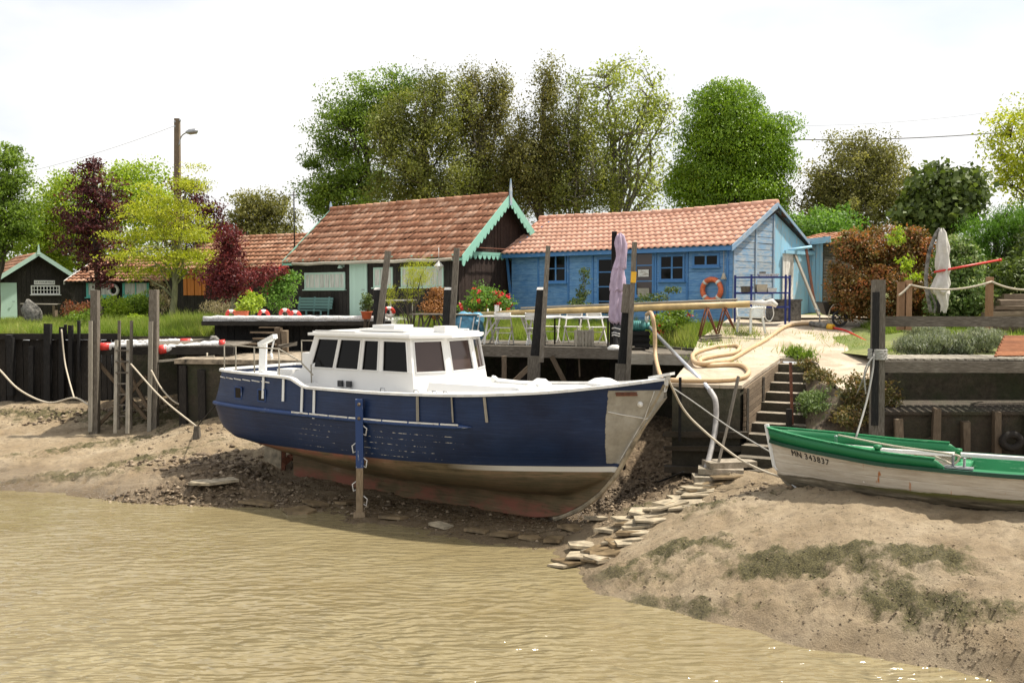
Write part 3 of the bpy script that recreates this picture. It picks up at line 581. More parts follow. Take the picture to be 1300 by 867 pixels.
def tiles(b, E0, U, L, S, tw=0.24, tl=0.34, roll=0.035, jit=0.006, lift=0.035, sag=None, mat=0):
    """tiles on the slope that starts at E0, runs L along U and climbs along vector S"""
    U = U.normalized(); SL_ = S.length; sd_ = S.normalized(); n = U.cross(sd_); n = n if n.z > 0 else -n
    nc = max(1, round(L / tw)); nr = max(1, round(SL_ / tl)); w = L / nc; h = SL_ / nr
    prof = [(0.0, 0.0), (0.22, 0.0), (0.40, 0.55), (0.58, 1.0), (0.78, 0.75), (0.93, 0.2), (1.03, 0.0)]
    for r in range(nr):
        for c in range(nc):
            j = [random.uniform(-jit, jit) * (3.5 if random.random() < .04 else 1) for _ in range(4)]; vs = []
            for v, lf in ((0, lift), (1.0, 0.0)):
                for x, y in prof:
                    p = E0 + U * ((c + x) * w + j[0]) + sd_ * ((r + v) * h * 1.0 + j[1] - (0.03 if v == 0 else 0)) + n * (lf + y * roll + j[2] * (1 - v))
                    if sag: p = p + Vector((0, 0, sag((c + x) / nc, (r + v) / nr)))
                    vs.append(p)
            k = len(prof); front = [vs[i] - n * 0.022 for i in range(k)]
            fs = [(i, i + 1, k + i + 1, k + i) for i in range(k - 1)] + [(2 * k + i, 2 * k + i + 1, i + 1, i) for i in range(k - 1)]
            b._add(vs + front, fs, [[(0, 0)] * 4] * len(fs), mat, True)
def window(t, O, U, N, s0, s1, z0, z1, cols, rows, fm, gm, fw=0.07, mw=0.035, name='window', sill=True, out=0.05):
    """casement on a wall: window (frame) > pane"""
    b = MB(); P = lambda s, z, o=0: Vector((O.x, O.y, 0)) + U * s + N * o + Vector((0, 0, z)); up = N
    b.beam(P(s0, z0 + fw / 2, out / 2), P(s1, z0 + fw / 2, out / 2), fw, out, up=N); b.beam(P(s0, z1 - fw / 2, out / 2), P(s1, z1 - fw / 2, out / 2), fw, out, up=N)
    for s in (s0 + fw / 2, s1 - fw / 2): b.beam(P(s, z0 + fw, out / 2 - .002), P(s, z1 - fw, out / 2 - .002), fw, out, up=N)
    for i in range(1, cols): s = s0 + (s1 - s0) * i / cols; b.beam(P(s, z0 + fw, out / 2 - .006), P(s, z1 - fw, out / 2 - .006), mw if cols > 2 else mw * 1.7, out, up=N)
    for i in range(1, rows): z = z0 + (z1 - z0) * i / rows; b.beam(P(s0 + fw, z, out / 2 - .012), P(s1 - fw, z, out / 2 - .012), mw, out, up=N)
    if sill: b.beam(P(s0 - .05, z0 - .02, .05), P(s1 + .05, z0 - .02, .05), .04, .12, up=N)
    f = b.build(name, fm, t); q = MB(); q.beam(P(s0 + fw / 2, (z0 + z1) / 2, .028), P(s1 - fw / 2, (z0 + z1) / 2, .028), z1 - z0 - fw, .012, up=N); q.build('pane', gm, f); return f
def boards(O, U, N, L, z0, top, mat, t, horiz=True, bw=0.19, gap=0.012, th=0.03, name='wall', core='dark_wood', jit=0.004, lap=0.012):
    """boarded wall, top(s) gives its height at s along the wall"""
    b = MB(); P = lambda s, z, o=0: Vector((O.x, O.y, 0)) + U * s + N * o + Vector((0, 0, z))
    ss = [L * i / 16 for i in range(17)]; zt = max(top(s) for s in ss)
    pl = [P(0, z0 - .3, -.06), P(L, z0 - .3, -.06)] + [P(s, top(s) - .02, -.06) for s in reversed(ss)]; b.prism(pl, -N * .06, mat=1)  # dark core added behind the boards to block light
    if horiz:
        z = z0
        while z < zt - .02:
            zm = z + bw / 2; ok = [s for s in [L * i / 200 for i in range(201)] if top(s) > min(zm, zt - .03)]
            if ok:
                a, c = ok[0], ok[-1]; h = min(bw, zt - z) - gap
                cuts = sorted([a] + [a + (c - a) * random.uniform(.2, .8) for _ in range(2 if c - a > 3 else 0)] + [c])
                for q0, q1 in zip(cuts, cuts[1:]):
                    if q1 - q0 > .03: b.beam(P(q0 + .002, z + h / 2, 0), P(q1 - .002, z + h / 2, 0), h, th, up=N, jit=jit)
            z += bw
    else:
        s = 0
        while s < L - .01:
            w = min(bw * random.uniform(.85, 1.15), L - s); tz = top(s + w / 2) - .01
            b.beam(P(s + w / 2, z0 - random.uniform(0, .05), 0), P(s + w / 2, tz, 0), max(w - gap, .02), th, up=N, jit=jit); s += w
    return b.build(name, [mat, M[core]], t)
def gable_top(Wd, ze, zr_): return lambda s: ze + (zr_ - ze) * (1 - abs(2 * s / Wd - 1))
def hut_frame(FL, FR, Wd):
    U = Vector((FR.x - FL.x, FR.y - FL.y, 0)); L = U.length; U.normalize(); N = Vector((U.y, -U.x, 0)); N = N if N.y < 0 else -N
    return U, N, L, -N
def hut_roof(t, FL, FR, Vb, U, L, Wd, ze, zr_, mat, oh=0.35, gl=0.4, gr_=0.4, sag=None, name='roof', **kw):
    b = MB(); O = Vector((FL.x, FL.y, ze)) - U * gl; R = O + Vb * (Wd / 2) + Vector((0, 0, zr_ - ze)); S = R - O; sl = S.normalized()
    E = O - sl * oh; tiles(b, E, U, L + gl + gr_, R - E, sag=sag, **kw)
    O2 = Vector((FL.x, FL.y, ze)) + Vb * Wd - U * gl; S2 = (R - O2).normalized(); E2 = O2 - S2 * oh; tiles(b, E2, U, L + gl + gr_, R - E2, sag=sag, **kw)
    n = U.cross(sl); n = n if n.z > 0 else -n; W_ = (L + gl + gr_)
    for q0, q1, nn in ((E, R, n), (E2, R, Vector((-n.x, -n.y, n.z)))):
        k_ = .22 if sag else .03; b.prism([q0 - nn * .03, q0 + U * W_ - nn * .03, q1 + U * W_ - nn * k_, q1 - nn * k_], -nn * .03, mat=1)
    rf = b.build(name, [mat, M['dark_wood']], t)
    rb = MB(); x = 0
    while x < W_ - .05:
        w = min(.42, W_ - x); dz = sag(x / W_, 1) if sag else 0; p = R + U * x + Vector((0, 0, .03 + dz + random.uniform(-.008, .008))); q = R + U * (x + w + .03) + Vector((0, 0, .02 + (sag((x + w) / W_, 1) if sag else 0)))
        rb.tube([p, q], [.115, .10], 10); x += w
    rb.build('ridge_tiles', mat, rf); return rf, E, R, O2, S, E2
def barge(t, P0, P1, N, h, mat, scallop=0, th=0.03, name='bargeboard', down=Vector((0, 0, -1))):
    """board along P0-P1, hanging h, optional scallops below"""
    b = MB(); d = (P1 - P0); L = d.length; n = max(1, int(L / .23)) if scallop else 1
    b.prism([P0, P1, P1 + down * h, P0 + down * h], N * th)
    if scallop:
        for i in range(n):
            a = P0 + d * (i / n) + down * (h - .002); c = P0 + d * ((i + 1) / n) + down * (h - .002); m = (a + c) / 2 + down * scallop
            b.prism([a, c, (c + m) / 2 + down * scallop * .25, m, (a + m) / 2 + down * scallop * .25], N * (th - .004))
    return b.build(name, mat, t)
# ---------------------------------------------------------------- blue hut
FL, FR = Vector((0.0, 35.0, 0)), Vector((6.42, 29.0, 0)); U, N, L, VB = hut_frame(FL, FR, 4.7); WD = 4.7; Z0, ZE, ZR = 3.8, 6.1, 7.32
t = thing('blue_hut', 'blue boarded hut with a pink tiled roof and a faded right gable', 'hut', (3.2, 32, 3.8))
boards(FL, U, N, L, 3.6, lambda s: ZE + .02, M['blue_paint'], t, True, .2, name='front_wall', gap=.005, jit=.0015)
boards(FR, VB, U, WD * .5 - .02, 3.6, lambda s: ZE + (ZR - ZE) * s / (WD / 2), M['faded_blue'], t, True, .19, name='gable_wall', jit=.006)
boards(FR + VB * (WD * .5), VB, U, WD * .5, 3.6, lambda s: ZR - (ZR - ZE) * s / (WD / 2), M['sky_blue_paint'], t, False, .55, name='gable_sheet', gap=.006)
boards(FL, VB, -U, WD, 3.6, gable_top(WD, ZE, ZR), M['blue_paint'], t, True, .2, name='rear_gable_wall'); boards(FL + VB * WD, U, VB, L, 3.6, lambda s: ZE, M['blue_paint'], t, True, .2, name='back_wall')
sag = lambda s, v: -(.09 * math.sin(math.pi * min(1, max(0, (s - .1) / .9)) ) * v)
rf, E, R, O2, S, E2 = hut_roof(t, FL, FR, VB, U, L, WD, ZE, ZR, M['pink_tile'], oh=.35, gl=.75, gr_=.12, sag=sag, tw=.23, tl=.35, roll=.045, jit=.002, lift=.03)
b = MB(); b.beam(E + Vector((0, 0, -.07)) - VB * -.03, E + U * (L + .86) + Vector((0, 0, -.07)) - VB * -.03, .03, .14, up=(0, 0, 1)); b.build('fascia', M['blue_trim'], t)
PR = lambda o: FR + U * (.13 + o)
barge(t, Vector((E.x, E.y, E.z)) + U * (L + .88), R + U * (L + .88) + Vector((0, 0, .02)), U, .17, M['faded_blue']); barge(t, R + U * (L + .88) + Vector((0, 0, .02)), Vector((E2.x, E2.y, E2.z)) + U * (L + .88), U, .10, M['faded_blue'])
def fw_(px, py): return onwall(px, py, FL, U)
for px in (684, 722, 753, 787, 833, 873, 924):
    s = fw_(px, 350)[0]; b = MB(); b.beam(FL + U * s + N * .03 + Vector((0, 0, 3.7)), FL + U * s + N * .03 + Vector((0, 0, ZE - .05)), .07, .035, up=N); b.build('batten', M['blue_trim'], t)
b = MB(); b.beam(FL + U * .06 + N * .03 + Vector((0, 0, 3.7)), FL - U * .25 + N * .03 + Vector((0, 0, ZE)), .09, .04, up=N); b.build('batten', M['blue_trim'], t)
for s in (.02, WD * .27, WD * .5): b = MB(); b.beam(FR + VB * s + U * .03 + Vector((0, 0, 3.7)), FR + VB * s + U * .03 + Vector((0, 0, ZE + (ZR - ZE) * s / (WD / 2) - .06)), .08, .04, up=U); b.build('batten', M['faded_blue'], t)
def win_px(t, O, U, N, x0, y0, x1, y1, cols, rows, fm, gm, **k):
    s0, za = onwall(x0, y0, O, U); s1, zb = onwall(x1, y1, O, U); z1 = (onwall((x0 + x1) / 2, y0, O, U)[1]); z0 = onwall((x0 + x1) / 2, y1, O, U)[1]
    return window(t, O, U, N, s0, s1, z0, z1, cols, rows, fm, gm, **k)
win_px(t, FL, U, N, 693, 323, 720, 359, 2, 2, M['blue_trim'], M['window_glass']); win_px(t, FL, U, N, 838, 323, 870, 357, 2, 2, M['blue_trim'], M['window_glass'])
win_px(t, FL, U, N, 880, 322, 914, 339, 2, 1, M['blue_trim'], M['window_glass']); win_px(t, FL, U, N, 807, 317, 831, 377, 1, 3, M['blue_trim'], M['window_tint'])
win_px(t, FL, U, N, 759, 327, 779, 401, 1, 4, M['blue_trim'], M['window_glass'], name='glazed_door', sill=False)
s, z = fw_(818, 347); b = MB(); b.beam(FL + U * (s - .2) + N * .05 + Vector((0, 0, z)), FL + U * (s + .2) + N * .05 + Vector((0, 0, z)), .22, .012, up=N); b.build('notice', M['chalky_white'], t)
s, z = fw_(818, 372); b = MB(); b.beam(FL + U * (s - .22) + N * .05 + Vector((0, 0, z)), FL + U * (s + .22) + N * .05 + Vector((0, 0, z)), .3, .012, up=N); b.build('board', M['pale_wood'], t)
b = MB(); a_ = FR + VB * 2.9 + U * .12; b.beam(a_ + Vector((0, 0, 5.85)), FR + VB * 4.9 + U * .14 + Vector((0, 0, 5.85)), .05, .1, up=(0, 0, 1)); b.build('door_rail', M['sky_blue_paint'], t)
b = MB(); 
for i in range(6): b.beam(FR + VB * (2.95 + i * .17) + U * .06 + Vector((0, 0, 3.85)), FR + VB * (2.95 + i * .17) + U * .06 + Vector((0, 0, 5.8)), .155, .03, up=U, mat=0 if i < 4 else 1, jit=.006)
b.build('sliding_door', [M['chalky_white'], M['sky_blue_paint']], t)
# life ring and ship bell on it
s, z = fw_(906, 368); c = FL + U * s + N * .11 + Vector((0, 0, z)); b = MB()
b.tube([c + U * (.31 * math.cos(a)) + Vector((0, 0, .31 * math.sin(a))) for a in np.linspace(0, 2 * math.pi, 32, endpoint=False)], .078, 12, closed=True)
lr = b.build('life_ring', M['orange_ring']); props(lr, 'faded orange life ring hanging on the blue hut front', 'life ring')
for k in range(4):
    b = MB(); a0 = math.pi / 4 + k * math.pi / 2; b.tube([c + U * (.31 * math.cos(a)) + Vector((0, 0, .31 * math.sin(a))) for a in (a0 - .12, a0, a0 + .12)], .083, 12); b.build('band', M['chalky_white'], lr)
s, z = fw_(921, 351); c = FL + U * s + N * .1 + Vector((0, 0, z)); b = MB(); b.lathe([(.0, .1), (.04, .09), (.05, .02), (.09, -.08), (.085, -.085), (.0, -.04)], c, 12); b.tube([c + Vector((0, 0, .1)), c + Vector((0, 0, .9))], .008, 5); props(b.build('ship_bell', M['rope_tan']), 'small brass coloured bell hung at the blue hut corner', 'bell')
# ---------------------------------------------------------------- light blue shed
SL0, SR0 = Vector((9.25, 32.9, 0)), Vector((10.05, 32.25, 0)); SU, SN, SLn, SV = hut_frame(SL0, SR0, 3)
t = thing('light_blue_shed', 'peeling light blue shed of upright boards beside the faded gable', 'shed', (9.8, 33, 3.85))
boards(SL0, SU, SN, SLn, 3.8, lambda s: 6.1 + .18 * s, M['sky_blue_paint'], t, False, .14, name='front_wall', gap=.015, jit=.008); boards(SR0, SV, SU, 2.6, 3.8, lambda s: 6.2, M['quay_brick'], t, True, .1, name='side_wall')
b = MB(); tiles(b, SL0 + Vector((0, 0, 6.25)) + SN * .25, SU, SLn + .25, SV * 2.6 + Vector((0, 0, .38)), tw=.2, jit=.015); b.build('roof', M['old_tile'], t)
barge(t, SL0 - SU * .1 + SN * .27 + Vector((0, 0, 6.27)), SR0 + SU * .35 + SN * .27 + Vector((0, 0, 6.38)), SN, .2, M['sky_blue_paint'])
# ---------------------------------------------------------------- black hut with scalloped gable
FL, FR = Vector((-8.5, 38.7, 0)), Vector((-1.79, 33.3, 0)); U, N, L, VB = hut_frame(FL, FR, 4.4); WD = 4.4; ZE, ZR = 6.02, 7.95
BF = (FL.copy(), U.copy(), N.copy())
t = thing('black_hut', 'black boarded hut with old orange tiles and mint scalloped bargeboards', 'hut', (-4, 36, 3.7))
boards(FL, U, N, L, 3.5, lambda s: ZE, M['dark_wood'], t, False, .2, name='front_wall'); boards(FR, VB, U, WD, 3.5, gable_top(WD, ZE, ZR), M['brown_black'] if 'brown_black' in M else wood('brown_black', (0.02, 0.012, 0.01), (0.055, 0.034, 0.026), (0.12, 0.085, 0.07)), t, False, .17, name='gable_wall', jit=.008)
boards(FL, VB, -U, WD, 3.5, gable_top(WD, ZE, ZR), M['dark_wood'], t, False, .2, name='rear_gable_wall'); boards(FL + VB * WD, U, VB, L, 3.5, lambda s: ZE, M['dark_wood'], t, False, .3, name='back_wall')
rf, E, R, O2, S, E2 = hut_roof(t, FL, FR, VB, U, L, WD, ZE, ZR, M['old_tile'], oh=.4, gl=.25, gr_=.42, tw=.23, tl=.36, roll=.03, jit=.012, lift=.05)
W_ = L + .67; up = Vector((0, 0, .06))
barge(t, E + U * (W_ + .01) + up, R + U * (W_ + .01) + up, U, .30, M['mint_paint'], .13); barge(t, R + U * (W_ + .01) + up, E2 + U * (W_ + .01) + up, U, .30, M['mint_paint'], .13)
barge(t, E - U * .04 + up, R - U * .04 + up, U, .2, M['mint_paint']); barge(t, R - U * .04 + up, E2 - U * .04 + up, U, .2, M['mint_paint'])
barge(t, FR + U * .05 + VB * -.05 + Vector((0, 0, 5.98)), FR + U * .05 + VB * (WD + .1) + Vector((0, 0, 5.98)), U, .10, M['mint_paint'], .16, name='scalloped_trim')
for off, h in ((W_ + .05, .95), (-.05, .55)):
    b = MB(); p = R + U * off; b.beam(p - Vector((0, 0, .35 * h)), p + Vector((0, 0, .15)), .11, .05, up=U); b.beam(p + Vector((0, 0, .15)), p + Vector((0, 0, .62 * h)), .13, .05, .02, .03, up=U); b.build('finial', M['faded_blue'], t)
b = MB(); b.beam(E + Vector((0, 0, -.06)) + VB * .04, E + U * W_ + Vector((0, 0, -.06)) + VB * .04, .03, .1, up=(0, 0, 1))
for i in range(10): p = FL + U * (i * L / 9) + Vector((0, 0, ZE - .22)); b.beam(p, p + N * .3 + Vector((0, 0, .02)), .05, .1, up=(0, 0, 1))
b.build('eaves_trim', M['mint_paint'], t)
s0 = onwall(382, 328, FL, U)[0]; b = MB(); q = [FL + U * s + N * .42 + Vector((0, 0, 5.68 + .02 * math.sin(s * 3))) for s in np.linspace(s0, L + .1, 10)]; b.tube(q, .055, 8); b.build('gutter', M['pale_wood'], t)
win_px(t, FL, U, N, 387.5, 346, 439, 367.5, 8, 1, M['pale_mint'], M['curtain_glass'], mw=.03); win_px(t, FL, U, N, 475, 339.5, 499.5, 365, 3, 1, M['pale_mint'], M['curtain_glass'], mw=.03); win_px(t, FL, U, N, 510, 338.5, 564, 364.5, 7, 1, M['pale_mint'], M['curtain_glass'], mw=.03)
s0, _ = onwall(445.5, 370, FL, U); s1, _ = onwall(467.5, 370, FL, U); zt = onwall(456, 335, FL, U)[1]; b = MB()
for i in range(6): w = (s1 - s0) / 6; p = FL + U * (s0 + w * (i + .5)) + N * .05; b.beam(p + Vector((0, 0, 3.72)), p + Vector((0, 0, zt)), w - .006, .04, up=N)
d = b.build('door', M['pale_mint'], t); b = MB(); p = FL + U * (s1 - .1) + N * .1 + Vector((0, 0, 4.7)); b.tube([p, p + N * .05, p + N * .05 - U * .1], .012, 6); b.build('handle', M['grey_metal'], d)
s, z = onwall(436.5, 338, FL, U); b = MB(); p = FL + U * s + N * .04 + Vector((0, 0, z)); b.beam(p + Vector((0, 0, .1)), p - Vector((0, 0, .04)), .1, .12, up=N); b.lathe([(.04, .05), (.10, -.06), (.09, -.08), (0, -.08)], p + N * .14, 10); b.build('wall_lamp', M['pale_mint'], t)
s, z = onwall(570, 338, FL, U); p = FL + U * (s) + N * .5 + Vector((0, 0, z)); b = MB(); b.lathe([(.0, .17), (.16, .0), (.16, -.02), (.0, -.17)], p, 4, smooth=False); b.tube([p + Vector((0, 0, .17)), p + Vector((0, 0, .6))], .01, 5); props(b.build('hanging_lantern', M['chalky_white']), 'white diamond shaped lantern hanging from the black hut eaves', 'lantern')
b = MB(); p = FR + N * .45 + U * .3 + Vector((0, 0, 6.1)); b.tube([p, p + (VB * 3.2)], .02, 6); b.build('rod', M['rust'], t)
# bench before it
s0, _ = onwall(384, 385, FL, U); s1, _ = onwall(427, 385, FL, U); t = thing('garden_bench', 'dark green slatted bench against the black hut wall', 'bench', tuple(FL + U * s0 + N * .5 + Vector((0, 0, 3.75))))
B0 = FL + Vector((0, 0, 3.52)); b = MB()
for k in range(4): b.beam(B0 + U * (s0 - .1) + N * (.35 + k * .1) + Vector((0, 0, .42)), B0 + U * (s1 - .1) + N * (.35 + k * .1) + Vector((0, 0, .42)), .08, .03, up=(0, 0, 1))
b.build('seat', M['bench_green'], t); b = MB()
for k in range(4): b.beam(B0 + U * (s0 + .05) + N * (.26 - k * .02) + Vector((0, 0, .52 + k * .11)), B0 + U * (s1 + .05) + N * (.26 - k * .02) + Vector((0, 0, .52 + k * .11)), .09, .03, up=N)
b.build('backrest', M['bench_green'], t)
for s in (s0 + .1, (s0 + s1) / 2, s1 - .15):
    b = MB(); b.beam(B0 + U * s + N * .62, B0 + U * s + N * .62 + Vector((0, 0, .4)), .06); b.beam(B0 + U * s + N * .3, B0 + U * s + N * .2 + Vector((0, 0, .92)), .06); b.build('leg', M['bench_green'], t)
# ---------------------------------------------------------------- hut with red verge and orange shutters
FL, FR = Vector((-15.2, 44.2, 0)), Vector((-9.67, 41.0, 0)); U, N, L, VB = hut_frame(FL, FR, 4.2); ZE, ZR = 5.8, 7.05
t = thing('dark_hut', 'dark hut with a red verge board and orange shutters behind the maples', 'hut', (-12, 44, 3.5))
boards(FL, U, N, L, 3.3, lambda s: ZE, M['dark_wood'], t, False, .2, name='front_wall'); boards(FR, VB, U, 4.2, 3.3, gable_top(4.2, ZE, ZR), M['dark_wood'], t, False, .2, name='gable_wall'); boards(FL, VB, -U, 4.2, 3.3, gable_top(4.2, ZE, ZR), M['dark_wood'], t, False, .2, name='rear_gable_wall')
rf, E, R, O2, S, E2 = hut_roof(t, FL, FR, VB, U, L, 4.2, ZE, ZR, M['old_tile'], oh=.4, gl=.1, gr_=.4, jit=.01, lift=.05); W_ = L + .5
barge(t, E + U * (W_ + .01) + up, R + U * (W_ + .01) + up, U, .26, M['red_paint']); barge(t, R + U * (W_ + .01) + up, E2 + U * (W_ + .01) + up, U, .26, M['red_paint'])
b = MB(); p = R + U * (W_ + .05); b.beam(p - Vector((0, 0, .2)), p + Vector((0, 0, .75)), .12, .05, .02, .03, up=U); b.build('finial', M['dark_wood'], t)
for x0, y0, x1, y1 in ((234, 349, 262, 375), (297, 352, 316, 374)):
    s0, _ = onwall(x0, y0, FL, U); s1, _ = onwall(x1, y0, FL, U); z1 = onwall((x0 + x1) / 2, y0, FL, U)[1]; z0 = onwall((x0 + x1) / 2, y1, FL, U)[1]; b = MB(); n = 6
    for i in range(n): w = (s1 - s0) / n; p = FL + U * (s0 + w * (i + .5)) + N * (.04 if i % 2 else .06); b.beam(p + Vector((0, 0, z0)), p + Vector((0, 0, z1)), w - .03, .03, up=N)
    b.build('shutter', M['orange_paint'], t)
# antenna
t = thing('antenna_mast', 'thin black antenna mast rising behind the red verge board', 'antenna', tuple(at(374, 300, 42))); b = MB(); b.tube([at(374, 330, 42), at(373, 243, 42)], .03, 6); b.build('mast', M['black_metal'], t)
b = MB(); p = at(373, 248, 42); b.tube([p - Vector((.0, .3, 0)), p + Vector((0, .3, 0))], .012, 5); [b.tube([p + Vector((-.2, y, 0)), p + Vector((.2, y, 0))], .008, 4) for y in (-.25, 0, .25)]; b.build('aerial', M['black_metal'], t)
# ---------------------------------------------------------------- hut with teal windows
FL, FR = Vector((-20.6, 47.0, 0)), Vector((-15.1, 45.6, 0)); U, N, L, VB = hut_frame(FL, FR, 4.0); ZE, ZR = 5.3, 6.25
t = thing('teal_window_hut', 'low black hut with turquoise window frames behind the lime green tree', 'hut', (-18, 47, 3.4))
boards(FL, U, N, L, 3.2, lambda s: ZE, M['dark_wood'], t, False, .2, name='front_wall'); boards(FL, VB, -U, 4, 3.2, gable_top(4, ZE, ZR), M['dark_wood'], t, False, .2, name='gable_wall')
rf, E, R, O2, S, E2 = hut_roof(t, FL, FR, VB, U, L, 4.0, ZE, ZR, M['old_tile'], oh=.4, gl=.3, gr_=.1, jit=.012, lift=.05); barge(t, E - U * .03 + up, R - U * .03 + up, U, .18, M['white_paint'])
win_px(t, FL, U, N, 110, 356.5, 142, 377.5, 2, 1, M['teal_paint'], M['curtain_glass'], fw=.12); win_px(t, FL, U, N, 156, 356.5, 190, 377.5, 2, 1, M['teal_paint'], M['curtain_glass'], fw=.12)
s, z = onwall(146.5, 368.5, FL, U); c = FL + U * s + N * .13 + Vector((0, 0, z)); b = MB(); b.tube([c + U * (.23 * math.cos(a)) + Vector((0, 0, .23 * math.sin(a))) for a in np.linspace(0, 2 * math.pi, 24, endpoint=False)], .065, 10, closed=True); props(b.build('life_ring', M['ring_white']), 'white life ring between the turquoise windows', 'life ring')
# ---------------------------------------------------------------- gabled hut at far left
FL, FR = Vector((-25.2, 49.0, 0)), Vector((-22.35, 51.0, 0)); U, N, L, VB = hut_frame(FL, FR, 6); ZE, ZR = 5.42, 6.62
t = thing('gabled_hut', 'black hut at far left with pale mint gable boards and mint door', 'hut', (-24, 50, 3.3))
boards(FL, U, N, L, 3.1, gable_top(L, ZE, ZR), M['dark_wood'], t, False, .2, name='gable_wall'); boards(FR, VB, U, 6, 3.1, lambda s: ZE, M['dark_wood'], t, False, .2, name='side_wall'); boards(FL, VB, -U, 6, 3.1, lambda s: ZE, M['dark_wood'], t, False, .2, name='side_wall')
RG = FL + U * (L / 2) + Vector((0, 0, ZR)) + N * .4; b = MB()
for sg in (-1, 1):
    sv = (U * (sg * L / 2) + Vector((0, 0, ZE - ZR))); sv = sv * (1 + .35 / sv.length); E0 = RG + sv; tiles(b, E0, VB, 6.6, -sv, jit=.01, lift=.05)
b.build('roof', M['old_tile'], t)
for sg in (-1, 1):
    sv = (U * (sg * L / 2) + Vector((0, 0, ZE - ZR))); sv = sv * (1 + .38 / sv.length); barge(t, RG + Vector((0, 0, .08)), RG + sv + Vector((0, 0, .08)), N, .24, M['pale_mint'])
b = MB(); b.beam(RG + Vector((0, 0, -.1)) + N * .03, RG + Vector((0, 0, .45)) + N * .03, .16, .05, .03, .03, up=N); b.build('finial', M['pale_mint'], t)
s0, _ = onwall(-3, 370, FL, U); s1, _ = onwall(21, 370, FL, U); zt = onwall(10, 359, FL, U)[1]; b = MB(); b.beam(FL + U * ((s0 + s1) / 2) + N * .05 + Vector((0, 0, 3.25)), FL + U * ((s0 + s1) / 2) + N * .05 + Vector((0, 0, zt)), s1 - s0, .05, up=N); d = b.build('door', M['pale_mint'], t)
b = MB(); p = FL + U * (s1 - .12) + N * .1 + Vector((0, 0, 4.2)); b.tube([p, p + N * .05, p + N * .05 - U * .1], .015, 6); b.build('handle', M['black_metal'], d)
win_px(t, FL, U, N, 39, 362.5, 76, 374, 9, 2, M['white_paint'], M['window_glass'], fw=.06, mw=.035)
s0, z1 = onwall(43, 356, FL, U); s1, z0 = onwall(69.5, 361.5, FL, U); b = MB(); c = FL + U * ((s0 + s1) / 2) + N * .05 + Vector((0, 0, (z0 + z1) / 2)); b.beam(c - U * ((s1 - s0) / 2), c + U * ((s1 - s0) / 2), z1 - z0, .03, up=N); sg_ = b.build('sign', M['white_paint'], t)
def text(body, name, size, loc, ux, uz, mat, parent=None, depth=0.004, align='CENTER', scx=1.0):
    cu = bpy.data.curves.new(name, 'FONT'); cu.body = body; cu.size = size; cu.extrude = depth; cu.align_x = align; cu.align_y = 'CENTER'; o = bpy.data.objects.new(name, cu)
    me = bpy.data.meshes.new_from_object(o); bpy.data.objects.remove(o)
    ux = Vector(ux).normalized(); uz = Vector(uz).normalized(); nz = ux.cross(uz).normalized(); inv = W[parent].inverted() if parent is not None else Matrix.Identity(4)
    for v in me.vertices: v.co = inv @ (Vector(loc) + ux * v.co.x * scx + uz * v.co.y + nz * v.co.z)
    return link_mesh(name, me, mat, parent)
text('LA COURTILLE', 'lettering', .135, c + N * .02, U, (0, 0, 1), M['letter_black'], sg_)
# driftwood bench and boulder before it
t = thing('plank_bench', 'rough plank bench in front of the far left hut', 'bench', tuple(at(52, 388, 48))); P0, P1 = at(28, 385.5, 48), at(75, 386.5, 48)
b = MB(); b.beam(P0, P1, .35, .07, jit=.03, up=(0, 0, 1)); b.build('seat', M['pale_wood'], t)
for p in (P0 + Vector((.15, 0, 0)), P1 - Vector((.2, 0, 0))): b = MB(); b.beam(p - Vector((0, 0, .04)), (p.x, p.y, 3.2), .12, .3); b.build('leg', M['brown_wood'], t)
def rock(name, c, size, mat, seed, label=None, cat=None, group=None, lean=0, tilt=0):
    b = MB(); b.sphere((0, 0, 0), 1, 20, 14); V = np.array([tuple(v) for v in b.v]); n = fbm(V[:, 0] * 1.6 + seed, V[:, 1] * 1.6 + V[:, 2] * 1.3, 4, seed); V *= (1 + .35 * n)[:, None]; V = V * np.array(size) / 2; V[:, 0] += lean * V[:, 2]
    b.v = [Vector(v) + Vector(c) for v in V]; o = b.build(name, mat); return props(o, label, cat, group)
rock('boulder', at(41, 402, 44) + Vector((0, 0, .1)), (.78, .6, 1.15), M['boulder'], 3, 'dark lichened boulder standing in the grass before the far left hut', 'boulder', lean=-.3)
# blue house corner at far right
t = thing('blue_house', 'corner of a blue house with pale roof at the right edge of the photo', 'house', (20.5, 38, 5)); FL = Vector((19.4, 38, 0)); FR = Vector((25, 37, 0)); U, N, L, VB = hut_frame(FL, FR, 6)
boards(FL, U, N, L, 4.5, lambda s: 7.6, M['blue_paint'], t, True, .2, name='front_wall'); b = MB(); E = FL - U * .4 + N * .4 + Vector((0, 0, 7.55)); b.prism([E, E + U * 6, E + U * 6 + VB * 3 + Vector((0, 0, 1.3)), E + VB * 3 + U * 1.5 + Vector((0, 0, 1.3))], (0, 0, .1)); b.build('roof', M['grey_roof'], t)
b = MB(); b.beam(E - Vector((0, 0, .06)), E + U * 6 - Vector((0, 0, .06)), .06, .1, up=(0, 0, 1)); b.build('gutter', M['rust'], t); win_px(t, FL, U, N, 1296, 285, 1330, 310, 2, 1, M['blue_trim'], M['window_glass'])
# ================================================================ the blue boat
g = NG('hull_paint'); o = g.coord('Object'); X_, Y_, Z_ = g.xyz(); st = g.coord('Object', (0.5, 1, 9)); pl = g.noise(st, 3.2, 8, 0.7); bg = g.noise(o, 1.2, 6); fine = g.noise(g.coord('Object', (1, 1, 3)), 16, 8, 0.75)
blue = g.mix(g.mr(bg, 0.3, 0.7), (0.007, 0.016, 0.050), (0.013, 0.032, 0.090)); blue = g.mix(g.mr(pl, 0.5, 0.7, 0, 0.35), blue, (0.035, 0.06, 0.14))
